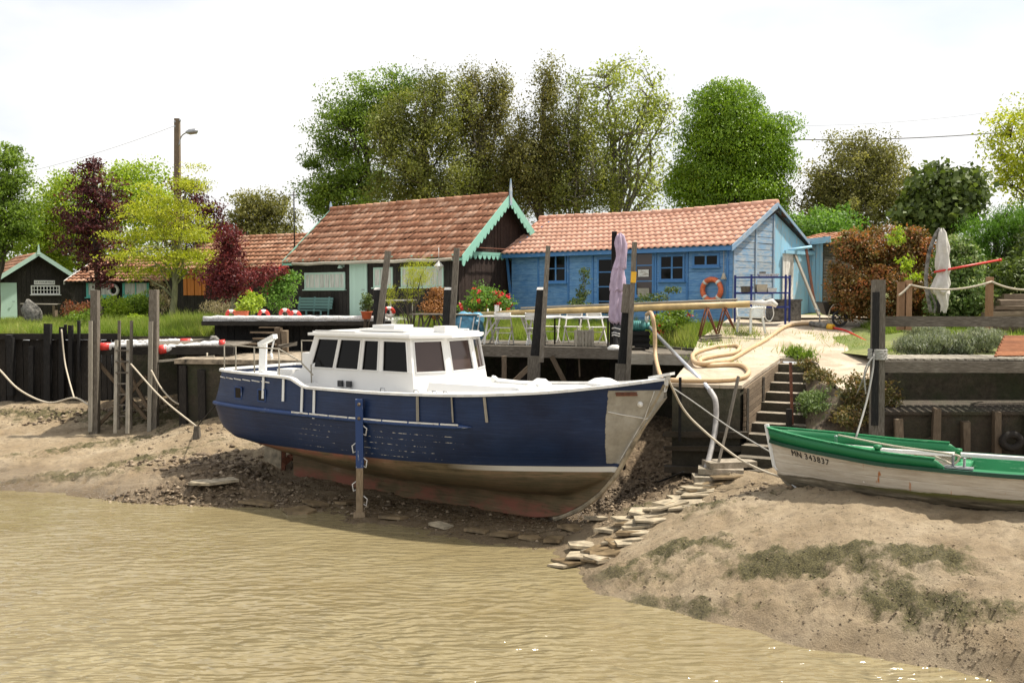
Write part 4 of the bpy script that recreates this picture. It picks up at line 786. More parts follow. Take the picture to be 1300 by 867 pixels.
# long plank seams with chips of bare white showing
seam = g.n('ShaderNodeTexWave', {'Vector': g.coord('Object', (0, 0, 1)), 'Scale': 2.6, 'Distortion': 0.0}, bands_direction='Z').outputs['Fac']; sm_ = g.mr(seam, 0.965, 0.99); zone = g.math('MULTIPLY', g.mr(Z_, 1.85, 1.80), g.math('MULTIPLY', g.mr(X_, 3.0, 3.8), g.mr(X_, 7.7, 7.2)))
chips = g.math('MULTIPLY', g.math('MULTIPLY', sm_, zone), g.mr(g.math('ADD', g.noise(g.coord('Object', (3, 1, 6)), 3.3, 5), g.math('MULTIPLY', g.math('SUBTRACT', bg, 0.5), 0.5)), 0.55, 0.60)); blue = g.mix(chips, blue, (0.62, 0.58, 0.5))
chip2 = g.math('MULTIPLY', g.mr(fine, 0.70, 0.73), g.mr(g.noise(o, 0.9, 4), 0.52, 0.62)); blue = g.mix(chip2, blue, (0.5, 0.52, 0.55))
low = g.mr(Z_, 1.85, 1.2, 0, 0.35); blue = g.mix(low, blue, (0.012, 0.022, 0.05))
# below the waterline: worn red brown and grey antifouling, mud at the garboards
anti = g.ramp(g.math('ADD', g.math('MULTIPLY', pl, 0.6), g.math('MULTIPLY', bg, 0.4)), [(0.35, (0.055, 0.042, 0.02)), (0.5, (0.15, 0.112, 0.06)), (0.58, (0.20, 0.125, 0.07)), (0.68, (0.27, 0.22, 0.15))])
red = g.math('MULTIPLY', g.mr(g.noise(g.coord('Object', (.5, 1, 1)), 2.2, 6, 0.7), 0.42, 0.58), g.math('ADD', g.math('MULTIPLY', g.mr(Z_, 1.0, 1.13), g.mr(X_, 6.5, 4.5)), g.mr(Z_, 0.42, 0.28))); anti = g.mix(g.math('MULTIPLY', red, 0.8), anti, (0.29, 0.10, 0.07))
anti = g.mix(g.math('MULTIPLY', g.mr(Z_, 0.4, 0.9), g.mr(Z_, 1.02, 0.95, 0, 0.5)), anti, (0.045, 0.04, 0.022))
line = g.math('ADD', 1.17, g.math('MULTIPLY', 0.012, g.math('SUBTRACT', X_, 5)))
col = g.mix(g.mr(g.math('SUBTRACT', Z_, line), -0.008, 0.008), anti, blue)
strip = g.math('MULTIPLY', g.mr(g.math('SUBTRACT', Z_, line), -0.11, -0.09), g.math('MULTIPLY', g.mr(g.math('SUBTRACT', Z_, line), 0.004, -0.004), g.mr(X_, 7.0, 8.3))); col = g.mix(strip, col, (0.60, 0.57, 0.5))
# bare primed plywood patch at the bow
edge = g.math('MULTIPLY', g.math('SUBTRACT', g.noise(o, 7, 5), 0.5), 0.05); bx = g.math('ADD', X_, edge)
patch = g.math('MULTIPLY', g.mr(g.math('SUBTRACT', bx, g.math('MULTIPLY', Z_, 0.23)), 9.555, 9.565), g.math('MULTIPLY', g.mr(g.math('ADD', Z_, edge), 1.29, 1.30), g.mr(Z_, 2.74, 2.73)))
pc = g.ramp(g.noise(o, 3.5, 7, 0.7), [(0.35, (0.27, 0.25, 0.205)), (0.55, (0.36, 0.335, 0.28)), (0.75, (0.45, 0.425, 0.37))]); col = g.mix(patch, col, pc)
g.bump(g.math('ADD', g.math('MULTIPLY', pl, 0.5), g.math('MULTIPLY', sm_, -0.35)), 0.5, 0.012); g.set(color=col, rough=g.mr(Z_, 1.1, 1.3, 0.8, 0.42), spec=0.3)
def hull_mesh(name, XS, sec, mat, parent, ny=22, closed_stern=True):
    """sec(x) -> list of (y, z) from keel to sheer for one side; returns mesh and sheer lists"""
    rows = []
    for x in XS:
        P = np.array(sec(x), float); tt = np.linspace(0, 1, len(P)); q = np.linspace(0, 1, ny); yy_ = pchip(tt, P[:, 0], q); zz_ = pchip(tt, P[:, 1], q); rows.append((x, yy_, zz_))
    V = []; n = len(XS)
    for sd_ in (-1, 1):
        for x, yy_, zz_ in rows:
            rake = 0
            V += [(x, sd_ * yy_[k], zz_[k]) for k in range(ny)]
    F = []
    for s_ in range(2):
        for i in range(n - 1):
            for k in range(ny - 1):
                a = s_ * n * ny + i * ny + k; q = [a, a + ny, a + ny + 1, a + 1]; F.append(q if s_ == 0 else q[::-1])
    for k in range(ny - 1): a = k; b2 = n * ny + k; F.append([a, a + 1, b2 + 1, b2])   # transom
    return np_mesh(name, np.array(V), np.array(F), 4, mat, parent, smooth=True), rows
BL = Vector((-6.2, 24.5, 0.03)); BR = math.radians(-35)
boat = thing('motor_boat', 'large dark blue wooden motor boat with a white cabin lying on the mud', 'boat', BL, BR)
bw = W[boat]; bp = lambda x, y, z: bw @ Vector((x, y, z))
zs_ = lambda x: pchip([0, 1.5, 2.9, 3.5, 5, 7, 9, 10.2, 11], [2.71, 2.70, 2.68, 2.50, 2.50, 2.54, 2.66, 2.80, 2.93], x)
ys_ = lambda x: pchip([0, .12, .5, 1.2, 3, 5.5, 7.5, 9, 10, 10.6, 11], [1.12, 1.28, 1.42, 1.56, 1.72, 1.76, 1.66, 1.30, .82, .44, .06], x)
ym_ = lambda x: pchip([0, .15, .6, 1.2, 3, 5.5, 7.5, 9, 10, 10.45, 11], [1.38, 1.46, 1.54, 1.64, 1.77, 1.80, 1.62, 1.08, .47, .16, .05], x)   # at the strake z 1.95
yw_ = lambda x: pchip([0, .3, 1.2, 2.5, 4, 5.5, 7.5, 9, 9.7, 10.0, 11], [1.22, 1.34, 1.48, 1.56, 1.66, 1.68, 1.32, .62, .22, .05, .05], x)      # near the waterline
zb_ = lambda x: pchip([0, .35, 1.2, 2.5, 5, 7.5, 8.8, 9.5, 9.95, 10.4, 11], [1.34, 1.22, .98, .70, .48, .46, .52, .78, 1.12, 1.80, 2.6], x)
kb_ = lambda x: pchip([0, 1.18, 1.22, 2.0, 7.9, 8.6, 9.2, 9.6, 9.97, 10.4, 11], [1.33, .97, .10, .02, .02, .10, .38, .68, 1.10, 1.84, 2.86], x)
def sec(x):
    kb, zb, yw, ym, ys, zs = (float(f(x)) for f in (kb_, zb_, yw_, ym_, ys_, zs_)); kt = .075
    kb = min(kb, zb - .01); zw = min(max(1.22, zb + .12), zs - .12); zm = min(max(1.95, zw + .15), zs - .05); zb = min(zb, zw - .05); kb = min(kb, zb - .01); ph = max(0, min(1, (x - 9.8)))
    yw = max(yw, .05); return [(.0, kb), (kt, kb + .001), (kt, zb), (yw * .55 + .03, zb + (zw - zb) * .22), (yw * .88 + .01, zb + (zw - zb) * .58), (yw, zw), ((yw + ym) / 2 + .02 * (1 - ph), (zw + zm) / 2), (ym, zm), ((ym + ys) / 2, (zm + zs) / 2), (ys, zs)]
XS = np.unique(np.concatenate([np.linspace(0, 1.1, 16), [1.18, 1.22], np.linspace(1.3, 9, 52), np.linspace(9.05, 11, 34)]))
hull, rows = hull_mesh('hull', XS, sec, M['hull_paint'], boat, 40)
def hy(x, z):
    """half breadth of the hull at height z"""
    P = np.array(sec(x)); tt = np.linspace(0, 1, len(P)); q = np.linspace(0.25, 1, 120); yy_ = pchip(tt, P[:, 0], q); zz_ = pchip(tt, P[:, 1], q); return float(np.interp(z, zz_, yy_))
# rubbing strakes, chipped capping
for sd_ in (-1, 1):
    b = MB(); xs_ = np.linspace(.04, 7.75, 46); P = [bp(x, sd_ * (hy(x, 1.93) + .03), 1.96 - .012 * x + .0018 * x * x) for x in xs_]; b.tube(P, [.05] * 44 + [.035, .01], 8); s_ = b.build('rubbing_strake', M['blue_trim'] if False else paint('strake_blue', (0.022, 0.055, 0.17), (0.45, 0.47, 0.5), 0.36), boat)
    b = MB(); x = 3.1
    while x < 7.3:
        l = random.uniform(.35, .7); b.beam(bp(x, sd_ * (hy(x, 1.95) + .075), 2.0 - .012 * x + .0018 * x * x), bp(x + l, sd_ * (hy(x + l, 1.95) + .075), 2.0 - .012 * (x + l) + .0018 * (x + l) ** 2), .02, .03, up=(0, 0, 1)); x += l + .04
    b.build('worn_capping', M['chalky_white'], s_)
    b = MB(); x = .15
    while x < 2.3:
        l = .3; b.beam(bp(x, sd_ * (hy(x, 2.55) + .012), 2.57), bp(x + l, sd_ * (hy(x + l, 2.54) + .012), 2.555), .012, .022, up=(0, 0, 1)); x += l + .06
    b.build('trim_line', M['chalky_white'], hull)
# gunwale rail
b = MB()
for sd_ in (-1, 1):
    xs_ = np.linspace(0, 11, 70); P = [bp(x, sd_ * float(ys_(x)), float(zs_(x)) + .015) for x in xs_]
    for p, q in zip(P, P[1:]): b.beam(p, q, .13, .05, up=(0, 0, 1))
b.beam(bp(0, -1.12, 2.725), bp(0, 1.12, 2.725), .14, .05, up=(0, 0, 1)); b.build('gunwale', M['boat_white'], boat)
# deck
def deck(x0, x1, z_off, mat, name, inset=.06, zc=None):
    xs_ = np.linspace(x0, x1, 40); V = []
    for x in xs_:
        y = float(ys_(x)) - inset; z = (zc if zc is not None else float(zs_(x))) + z_off; V += [(x, -y, z), (x, -y * .5, z + .03), (x, 0, z + .045), (x, y * .5, z + .03), (x, y, z)]
    F = [[i * 5 + k, (i + 1) * 5 + k, (i + 1) * 5 + k + 1, i * 5 + k + 1] for i in range(39) for k in range(4)]
    return np_mesh(name, np.array(V), np.array(F), 4, mat, boat, smooth=True)
deck(0.02, 3.3, 0, M['boat_white'], 'aft_deck', .05, 2.52); deck(3.2, 10.95, -.02, M['boat_white'], 'foredeck', .02)
# stem and bow fitting
b = MB(); P = [bp(x, 0, z) for x, z in ((8.6, .05), (9.2, .33), (9.6, .64), (9.97, 1.06), (10.4, 1.81), (11.0, 2.84))]
b.tube(P, .065, 8, smooth=False); b.build('stem', M['stone_slab'], boat)
b = MB(); b.prism([bp(10.72, -.14, 2.93), bp(11.14, -.10, 3.02), bp(11.14, .10, 3.02), bp(10.72, .14, 2.93)], (0, 0, .05)); b.prism([bp(10.95, -.05, 2.95), bp(11.08, -.05, 3.0), bp(11.0, -.05, 2.70)], (bp(0, .1, 0) - bp(0, 0, 0))); b.build('bow_fitting', M['boat_white'], boat)
# patch seam, round fitting and vent in the primed bow
yb = lambda x, z: -(hy(x, z) + .012)
b = MB()
for (xa, za), (xb, zb2) in (((10.12, 2.33), (10.6, 2.19)), ((10.6, 2.17), (10.84, 2.72)), ((10.6, 2.17), (10.1, 1.36)), ((10.6, 2.17), (10.68, 2.2))):
    Q = [bp(xa + (xb - xa) * k / 8, yb(xa + (xb - xa) * k / 8, za + (zb2 - za) * k / 8), za + (zb2 - za) * k / 8) for k in range(9)]; b.tube(Q, .009, 5)
b.build('patch_seam', M['chalky_white'], hull)
b = MB(); c = bp(10.6, yb(10.6, 2.47) - .01, 2.47); b.lathe([(0, .03), (.05, .025), (.055, -.01)], c, 14, axis=bp(0, -1, -.2) - bp(0, 0, 0)); b.build('hawse_pipe', M['white_paint'], hull)
b = MB(); 
for z in (2.69, 2.65): b.beam(bp(10.3, yb(10.3, z) - .01, z), bp(10.6, yb(10.6, z) - .01, z), .03, .03)
b.build('bow_cleat', M['rust'], hull)
# portholes
for x in (1.1, 2.0):
    b = MB(); z = 2.26; c = [bp(x - .13, -(hy(x - .13, z) + .015), z), bp(x + .13, -(hy(x + .13, z) + .015), z)]
    for dz in (-.13, .13): b.beam(c[0] + Vector((0, 0, dz)), c[1] + Vector((0, 0, dz)), .03, .03, up=(0, 0, 1))
    for p in c: b.beam(p - Vector((0, 0, .13)), p + Vector((0, 0, .13)), .03, .03)
    f = b.build('porthole', M['strake_blue'], hull); b = MB(); b.beam(c[0] + Vector((0, 0, 0)), c[1], .24, .012, up=(c[1] - c[0]).cross(Vector((0, 0, 1)))); b.build('pane', M['window_glass'], f)
# fender straps over the side
for x, l in ((2.05, .5), (2.75, .5), (3.35, .55), (3.72, .62), (4.6, 0), (6.55, .5), (7.35, .5), (8.05, .5)):
    if l:
        zt = float(zs_(x)); b = MB(); b.beam(bp(x, -(hy(x, zt - .04) + .03), zt - .02), bp(x + .02, -(hy(x, zt - l) + .035), zt - l), .05, .03, up=(0, 0, 1)); b.build('wooden_guard', M['pale_wood'] if x > 5 else M['white_paint'], boat)
# white raised house
hw = 1.27; CX = [(2.72, hw), (6.05, hw), (6.42, .45), (6.42, -.45), (6.05, -hw), (2.72, -hw)]; zb0 = 2.44
def lerp_xy(a, b, t): return (a[0] + (b[0] - a[0]) * t, a[1] + (b[1] - a[1]) * t)
top = [(3.12, hw - .1), (5.86, hw - .1), (6.18, .42), (6.18, -.42), (5.86, -hw + .1), (3.12, -hw + .1)]
def cz(t): return zb0 + (3.60 - zb0) * t
def cpt(i, t): x, y = lerp_xy(CX[i], top[i], t); return bp(x, y, cz(t))
tw0, tw1 = .40, .94
cab = MB(); n = len(CX)
wins = {4: [(.055, .27), (.30, .52), (.55, .70), (.735, .965)], 0: [(.03, .26), (.30, .45), (.48, .70), (.73, .95)], 1: [(.09, .88)], 2: [(.08, .92)], 3: [(.12, .91)], 5: [(.1, .45)]}
# faces: i -> i+1 ; for face 4 the run goes from X=6.05 back to 2.72
def fp(i, s, t, off=0):
    a = cpt(i, t); c = cpt((i + 1) % n, t); p = a + (c - a) * s
    e = (cpt((i + 1) % n, 0) - cpt(i, 0)); nn = (cpt(i, 1) - cpt(i, 0)).cross(e).normalized(); mid = (cpt(i, 0) + cpt((i + 1) % n, 0)) / 2 - bp(4.5, 0, zb0)
    if nn.dot(mid) < 0: nn = -nn
    return p + nn * off
for i in range(n):
    ws = wins.get(i, [])
    if i == 4: ws = [(1 - b_, 1 - a_) for a_, b_ in [(.055, .28), (.295, .515), (.545, .695), (.735, .965)]][::-1]
    cab.poly([fp(i, 0, 0), fp(i, 1, 0), fp(i, 1, tw0), fp(i, 0, tw0)]); cab.poly([fp(i, 0, tw1), fp(i, 1, tw1), fp(i, 1, 1), fp(i, 0, 1)])
    s = 0
    for a_, b_ in ws + [(1, 1)]:
        cab.poly([fp(i, s, tw0), fp(i, a_, tw0), fp(i, a_, tw1), fp(i, s, tw1)]); s = b_
        if a_ < 1:                                             # reveals
            for (u, v), (u2, v2) in (((a_, tw0), (b_, tw0)), ((b_, tw0), (b_, tw1)), ((b_, tw1), (a_, tw1)), ((a_, tw1), (a_, tw0))): cab.poly([fp(i, u, v), fp(i, u2, v2), fp(i, u2, v2, -.035), fp(i, u, v, -.035)])
house = cab.build('cabin', M['boat_white'], boat)
for i in range(n):
    ws = wins.get(i, [])
    if i == 4: ws = [(1 - b_, 1 - a_) for a_, b_ in [(.055, .28), (.295, .515), (.545, .695), (.735, .965)]][::-1]
    for a_, b_ in ws:
        b = MB(); b.poly([fp(i, a_, tw0, -.03), fp(i, b_, tw0, -.03), fp(i, b_, tw1, -.03), fp(i, a_, tw1, -.03)]); b.build('window_pane', M['window_tint'] if i in (1, 2, 3) else M['window_glass'], house)
        b = MB(); fr = .022
        for (u, v), (u2, v2) in (((a_, tw0), (b_, tw0)), ((b_, tw0), (b_, tw1)), ((b_, tw1), (a_, tw1)), ((a_, tw1), (a_, tw0))): b.beam(fp(i, u, v, .008), fp(i, u2, v2, .008), .03, .02)
        b.build('window_frame', M['boat_white'], house)
# stepped cabin roof over the house
b = MB(); rp = [(2.98, 1.24), (5.92, 1.26), (6.42, .50), (6.42, -.50), (5.92, -1.26), (2.98, -1.24)]
b.prism([bp(x, y, 3.60) for x, y in rp], (0, 0, .055)); b.prism([bp(x * .96 + .18, y * .93, 3.655) for x, y in rp], (0, 0, .035)); b.prism([bp(x * .8 + .92, y * .7, 3.69) for x, y in rp], (0, 0, .02)); rf = b.build('cabin_roof', M['boat_white'], boat)
b = MB(); b.box(bp(4.85, -.55, 3.78), (.62, .6, .13), BR); b.box(bp(4.85, -.55, 3.74), (1.25, .75, .05), BR); b.build('roof_hatch', M['boat_white'], rf)
b = MB(); b.box(bp(6.05, -.25, 3.75), (.3, .42, .16), BR); b.build('horn_box', M['boat_white'], rf)
b = MB(); b.tube([bp(3.2, -1.22, 3.70), bp(4.4, -1.22, 3.70)], .018, 6); b.tube([bp(3.1, 1.0, 3.72), bp(5.7, 1.0, 3.72)], .018, 6); b.build('hand_rail', M['boat_white'], rf)
# low trunk before the cabin
b = MB(); q = [(6.2, 1.0), (8.2, .62), (8.45, .2), (8.45, -.2), (8.2, -.62), (6.2, -1.0)]; bot = [bp(x, y, 2.5) for x, y in q]; tp = [bp(x * .985, y * .93, 2.70 - (x - 6.2) * .02) for x, y in q]
b.poly(tp)
for i in range(6): b.poly([bot[i], bot[(i + 1) % 6], tp[(i + 1) % 6], tp[i]])
b.build('coach_roof', M['boat_white'], boat)
b = MB(); b.prism([bp(2.2, -1.45, 2.5), bp(3.1, -1.27, 2.5), bp(3.15, -1.2, 3.0), bp(2.75, -1.3, 2.85)], bp(0, .05, 0) - bp(0, 0, 0)); b.build('cockpit_side', M['boat_white'], boat); b = MB(); b.prism([bp(2.2, 1.45, 2.5), bp(3.1, 1.27, 2.5), bp(3.15, 1.2, 3.0), bp(2.75, 1.3, 2.85)], bp(0, -.05, 0) - bp(0, 0, 0)); b.build('cockpit_side', M['boat_white'], boat)
for x in (4.05, 4.3): b = MB(); b.box(bp(x, -1.33, 2.60), (.12, .06, .13), BR); b.build('vent', M['black_metal'], house)
# deck gear
b = MB()
for x, y in ((6.3, -1.5), (7.0, -1.45), (6.75, -1.48), (5.5, -1.6)): b.tube([bp(x - .06, y, 2.52), bp(x - .05, y, 2.6), bp(x + .05, y, 2.6), bp(x + .06, y, 2.52)], .012, 6)
b.build('cleats', M['grey_metal'], boat)['kind'] = 'stuff'
b = MB(); b.prism([bp(8.25, -.75, 2.64), bp(8.95, -.5, 2.68), bp(8.65, -.45, 2.86), bp(8.5, -.5, 2.87)], bp(0, .04, 0) - bp(0, 0, 0)); b.tube([bp(7.5, -.5, 2.75), bp(8.6, -.55, 2.75)], .03, 7); b.tube([bp(7.45, -.5, 2.75), bp(7.5, -.5, 2.85)], .06, 7); props(b.build('anchor', M['white_paint']), 'white painted anchor lying on the blue boat foredeck', 'anchor')
b = MB(); b.lathe([(0, .14), (.16, .12), (.30, .05), (.34, 0)], bp(9.75, -.12, 2.78), 16); b.build('deck_vent', M['boat_white'], boat)
# davit, rails aft
b = MB(); b.beam(bp(.7, -.55, 2.5), bp(.75, -.55, 3.35), .16, .14, up=(0, 1, 0)); b.beam(bp(.62, -.55, 3.30), bp(1.35, -.72, 3.52), .12, .1); b.tube([bp(1.3, -.7, 3.48), bp(1.15, -.68, 3.1)], .02, 6); b.tube([bp(1.15, -.68, 3.12), bp(1.2, -.68, 2.98)], .03, 6); b.box(bp(.62, -.5, 2.58), (.7, .7, .12), BR); b.build('davit', M['white_paint'], boat)
b = MB(); R_ = [(.15, -1.22, 2.72), (.8, -1.42, 2.72), (1.6, -1.56, 2.71), (2.5, -1.64, 2.70)]
for x, y, z in R_: b.tube([bp(x, y, z), bp(x, y, z + .60)], .016, 6)
b.tube([bp(x, y, z + .60) for x, y, z in R_] + [bp(3.0, -1.5, 3.05), bp(3.3, -1.4, 2.75)], .016, 6); b.tube([bp(x, -y, z + .60) for x, y, z in R_], .014, 6)
for x, y, z in R_: b.tube([bp(x, -y, z), bp(x, -y, z + .60)], .014, 6)
b.tube([bp(3.2, -1.35, 2.5), bp(3.22, -1.38, 2.98)], .014, 6); b.build('stern_rail', M['pale_wood'], boat)
b = MB(); b.tube([bp(1.55 + .15 * math.cos(a), -1.3, 2.62 + .13 * math.sin(a)) for a in np.linspace(0, 2 * math.pi, 16, endpoint=False)], .022, 6, closed=True); b.build('hoop', M['white_paint'], boat)
b = MB(); b.box(bp(2.3, -1.1, 2.68), (.5, .4, .3), BR); b.box(bp(2.75, -.9, 2.95), (.3, .3, .5), BR); b.build('deck_locker', M['boat_white'], boat)
# rudder and stern post
b = MB(); b.prism([bp(.08, -.03, .06), bp(.72, -.03, .10), bp(.76, -.03, 1.08), bp(.2, -.03, 1.2)], bp(0, .06, 0) - bp(0, 0, 0)); b.build('rudder', M['stone_slab'], boat)
b = MB(); b.beam(bp(.4, 0, .07), bp(1.5, 0, .07), .12, .12); b.beam(bp(.78, 0, .06), bp(.82, 0, 1.1), .09, .09); b.build('skeg', M['rust'], boat)
b = MB(); c = bp(1.05, 0, .58); ax_ = bp(1, 0, 0) - bp(0, 0, 0); b.lathe([(0, .12), (.05, .09), (.05, -.2)], c, 10, axis=-ax_)
for k in range(3): q = Matrix.Rotation(k * 2.094, 3, ax_) @ Vector((0, 0, 1)); b.beam(c + q * .04, c + q * .26, .14, .025, up=ax_ + q.cross(ax_) * .8)
b.build('propeller', M['rust'], boat)
# leg prop
XL = 5.13; yt = hy(XL, 2.2) + .10
b = MB(); pt = bp(XL, -yt, 2.38); pb = Vector((pt.x, pt.y, 1.02)); b.beam(pb, pt, .15, .13, jit=.006); lg = b.build('prop_leg', M['strake_blue'], boat)
b = MB(); b.beam((pt.x - .01, pt.y, -.12), pb, .13, .12, jit=.006); b.beam((pt.x - .01, pt.y, -.1), (pt.x - .01, pt.y, .12), .25, .24, .22, .2, jit=.012); b.build('leg_foot', M['tan_wood'], lg)
b = MB()
for z, sg in ((1.85, 1), (1.2, 1), (.72, -1), (.42, 1), (1.5, -1)): b.tube([pt + Vector((sg * .07, -.03, z - 2.38)), pt + Vector((sg * .15, -.05, z - .06 - 2.38)), pt + Vector((sg * .13, -.05, z - .2 - 2.38)), pt + Vector((sg * .07, -.03, z - .17 - 2.38))], .012, 6)
b.build('rope_hook', M['chalky_white'], lg)
for z in (2.28, 2.0): b = MB(); b.lathe([(0, .02), (.035, .015), (.035, 0)], pt + Vector((0, -.07, z - 2.38)), 8, axis=(-.3, -1, 0)); b.build('bolt', M['brown_wood'], lg)
# ================================================================ the green and white rowing boat
G0 = Vector((4.74, 17.42, 1.0)); GR = math.radians(-30)
skiff = thing('wooden_dinghy', 'white open wooden boat with green gunwale lettered MN 343837 on the mud', 'boat', G0, GR)
gw = W[skiff]; gp = lambda x, y, z: gw @ Vector((x, y, z))     # X grows from bow (0) to stern
g = NG('dinghy_paint'); o = g.coord('Object'); X_, Y_, Z_ = g.xyz(); st = g.coord('Object', (0.6, 1, 6)); pl = g.noise(st, 3.0, 8, 0.7); bg = g.noise(o, 1.5, 6)
wh = g.mix(g.mr(pl, 0.42, 0.68, 0, 0.8), (0.62, 0.57, 0.48), (0.40, 0.33, 0.25)); wh = g.mix(g.mr(g.math('ADD', Z_, g.math('MULTIPLY', bg, .3)), .75, .45, 0, .5), wh, (0.36, 0.30, 0.22)); rs = g.math('MULTIPLY', g.mr(g.noise(g.coord('Object', (5, 1, 1.6)), 1.1, 3), 0.62, 0.67), g.mr(Z_, 0.3, 0.5)); wh = g.mix(rs, wh, (0.42, 0.16, 0.05))
wh = g.mix(g.mr(g.noise(o, 16, 6, .75), 0.68, 0.72), wh, (0.12, 0.10, 0.07))
dk = g.ramp(pl, [(0.35, (0.05, 0.042, 0.025)), (0.55, (0.15, 0.125, 0.085)), (0.7, (0.30, 0.26, 0.19))]); ln = g.math('ADD', g.math('MULTIPLY', g.math('SUBTRACT', bg, 0.5), 0.10), g.math('ADD', .36, g.math('MULTIPLY', X_, 0.022)))
alg = g.math('MULTIPLY', g.mr(g.math('SUBTRACT', Z_, ln), -0.09, -0.02), g.mr(X_, 1.0, 2.5)); dk = g.mix(alg, dk, (0.10, 0.10, 0.02))
col = g.mix(g.mr(g.math('SUBTRACT', Z_, ln), -0.01, 0.012), dk, wh); sw = g.n('ShaderNodeTexWave', {'Vector': g.coord('Object', (0, 0.25, 1)), 'Scale': 1.9, 'Distortion': 0.15}, bands_direction='Z').outputs['Fac']; g.bump(g.math('SUBTRACT', g.math('ADD', pl, g.noise(o, 12, 5)), g.math('MULTIPLY', g.mr(sw, 0.96, 0.99), 1.6)), 0.45, 0.012); g.set(color=col, rough=0.6)
paint('boat_green', (0.012, 0.20, 0.07), (0.09, 0.30, 0.15), 0.42, rough=0.5, dirt=0.4); paint('deep_green', (0.01, 0.06, 0.035), (0.1, 0.15, 0.1), 0.3, rough=0.4)
GLn = 6.6
zg_ = lambda x: pchip([-.12, 0, 1, 2, 3.5, 5, 6.6], [.97, .95, .87, .82, .82, .88, 1.0], x)      # sheer of the white hull
yg_ = lambda x: pchip([0, .3, 1, 2, 3.3, 5, 6.6], [.05, .28, .62, .88, 1.0, .95, .70], x)
yl_ = lambda x: pchip([0, .5, 1, 2, 3.3, 5, 6.6], [.03, .14, .36, .66, .80, .70, .35], x)
def gsec(x):
    zk = float(pchip([0, .15, .4, .9, 6.6], [.35, .16, .08, .05, .08], x)); zs = float(zg_(x)); yl = float(yl_(x)); ys = float(yg_(x)); zl = max(zk + .12, .32)
    return [(.0, zk), (.035, zk + .002), (.035, zk + .06), (yl * .6 + .02, zk + .10), (yl * .92 + .01, (zk + zl) / 2 + .06), (yl + .01, zl + .02), ((yl + ys) / 2, (zl + zs) / 2 + .02), (ys, zs)]
XG = np.unique(np.concatenate([np.linspace(0, 1, 20), np.linspace(1, GLn, 40)])); gh, grow = hull_mesh('hull', XG, gsec, M['dinghy_paint'], skiff, 28)
# rake the stem forward: shear of the first metre with height
me = gh.data
for v in me.vertices: v.co.x -= max(0, 1 - v.co.x / 1.2) * (v.co.z - .1) * .21
def ghy(x, z): P = np.array(gsec(x)); tt = np.linspace(0, 1, len(P)); q = np.linspace(.2, 1, 60); return float(np.interp(z, pchip(tt, P[:, 1], q), pchip(tt, P[:, 0], q)))
rk = lambda x, z: x - max(0, 1 - x / 1.2) * (z - .1) * .21
for sd_ in (-1, 1):
    b = MB(); xs_ = np.linspace(0, GLn, 50); P = [gp(rk(x, float(zg_(x))), sd_ * (float(yg_(x)) + .015), float(zg_(x)) - .01) for x in xs_]
    for p, q in zip(P, P[1:]): b.beam(p, q, .055, .06, up=(0, 0, 1))
    b.build('rub_rail', M['deep_green'], skiff)
    # green raised washboard at the bow, sloped end
    V = []; xs_ = np.linspace(0, 2.75, 26)
    for x in xs_:
        hgt = .21 - .022 * x if x < 2.6 else .153 - (x - 2.6) * .8; z0_ = float(zg_(x)) + .015; y = float(yg_(x)); V += [(rk(x, z0_), sd_ * (y + .012), z0_), (rk(x, z0_ + hgt), sd_ * (y + .03), z0_ + hgt), (rk(x, z0_ + hgt) + .01, sd_ * max(y - .02, 0.0), z0_ + hgt), (rk(x, z0_) + .01, sd_ * max(y - .03, 0), z0_)]
    F = [[i * 4 + k, (i + 1) * 4 + k, (i + 1) * 4 + (k + 1) % 4, i * 4 + (k + 1) % 4] for i in range(25) for k in range(4)] + [[100, 101, 102, 103]]
    V = [tuple(v) for v in V]; np_mesh('washboard', np.array(V), np.array(F), 4, M['boat_green'], skiff)
    b = MB(); P = [gp(rk(x, float(zg_(x)) + .21 - .022 * x), sd_ * (float(yg_(x)) + .008), float(zg_(x)) + .225 - .022 * x) for x in np.linspace(0, 2.62, 24)]
    for p, q in zip(P, P[1:]): b.beam(p, q, .075, .02, up=(0, 0, 1))
    b.build('washboard_cap', M['boat_green'], skiff)
    # side deck
    V = []; xs_ = np.linspace(.5, GLn, 40)
    for x in xs_: y = float(yg_(x)); z = float(zg_(x)) + .012; V += [(rk(x, z), sd_ * (y + .01), z), (rk(x, z), sd_ * max(y - .22, .02), z + .01), (rk(x, z), sd_ * max(y - .22, .02), z - .05)]
    F = [[i * 3 + k, (i + 1) * 3 + k, (i + 1) * 3 + k + 1, i * 3 + k + 1] for i in range(39) for k in range(2)]; np_mesh('side_deck', np.array(V), np.array(F), 4, M['chalky_white'] if sd_ > 0 else M['boat_green'], skiff)
b = MB(); P = [gp(rk(0, z) - .03, 0, z) for z in (.22, .5, .8, 1.05, 1.22)]; P[0] = gp(.30, 0, .12); b.tube(P, .045, 6, smooth=False); b.build('stem', M['white_paint'], skiff)
b = MB(); b.prism([gp(.25, -.12, .93), gp(1.5, -.66, .83), gp(1.5, .66, .83), gp(.25, .12, .93)], (0, 0, .025)); b.build('fore_deck', M['boat_green'], skiff)
b = MB(); b.prism([gp(1.5, -.6, .45), gp(5.9, -.6, .40), gp(5.9, .6, .40), gp(1.5, .6, .45)], (0, 0, .02)); b.build('floor_boards', M['chalky_white'], skiff)
for x in (1.52, 2.9, 4.6):
    b = MB(); y = float(yg_(x)) - .2; b.box(gp(x, 0, .74 if x > 2 else .7), (.26, 2 * y, .035), GR); b.build('thwart', M['boat_green'], skiff)
b = MB(); b.prism([gp(3.0, .60, .60), gp(6.4, .5, .62), gp(6.4, .54, .84), gp(3.0, .64, .80)], gp(0, .03, 0) - gp(0, 0, 0)); b.build('inner_coaming', M['boat_green'], skiff)
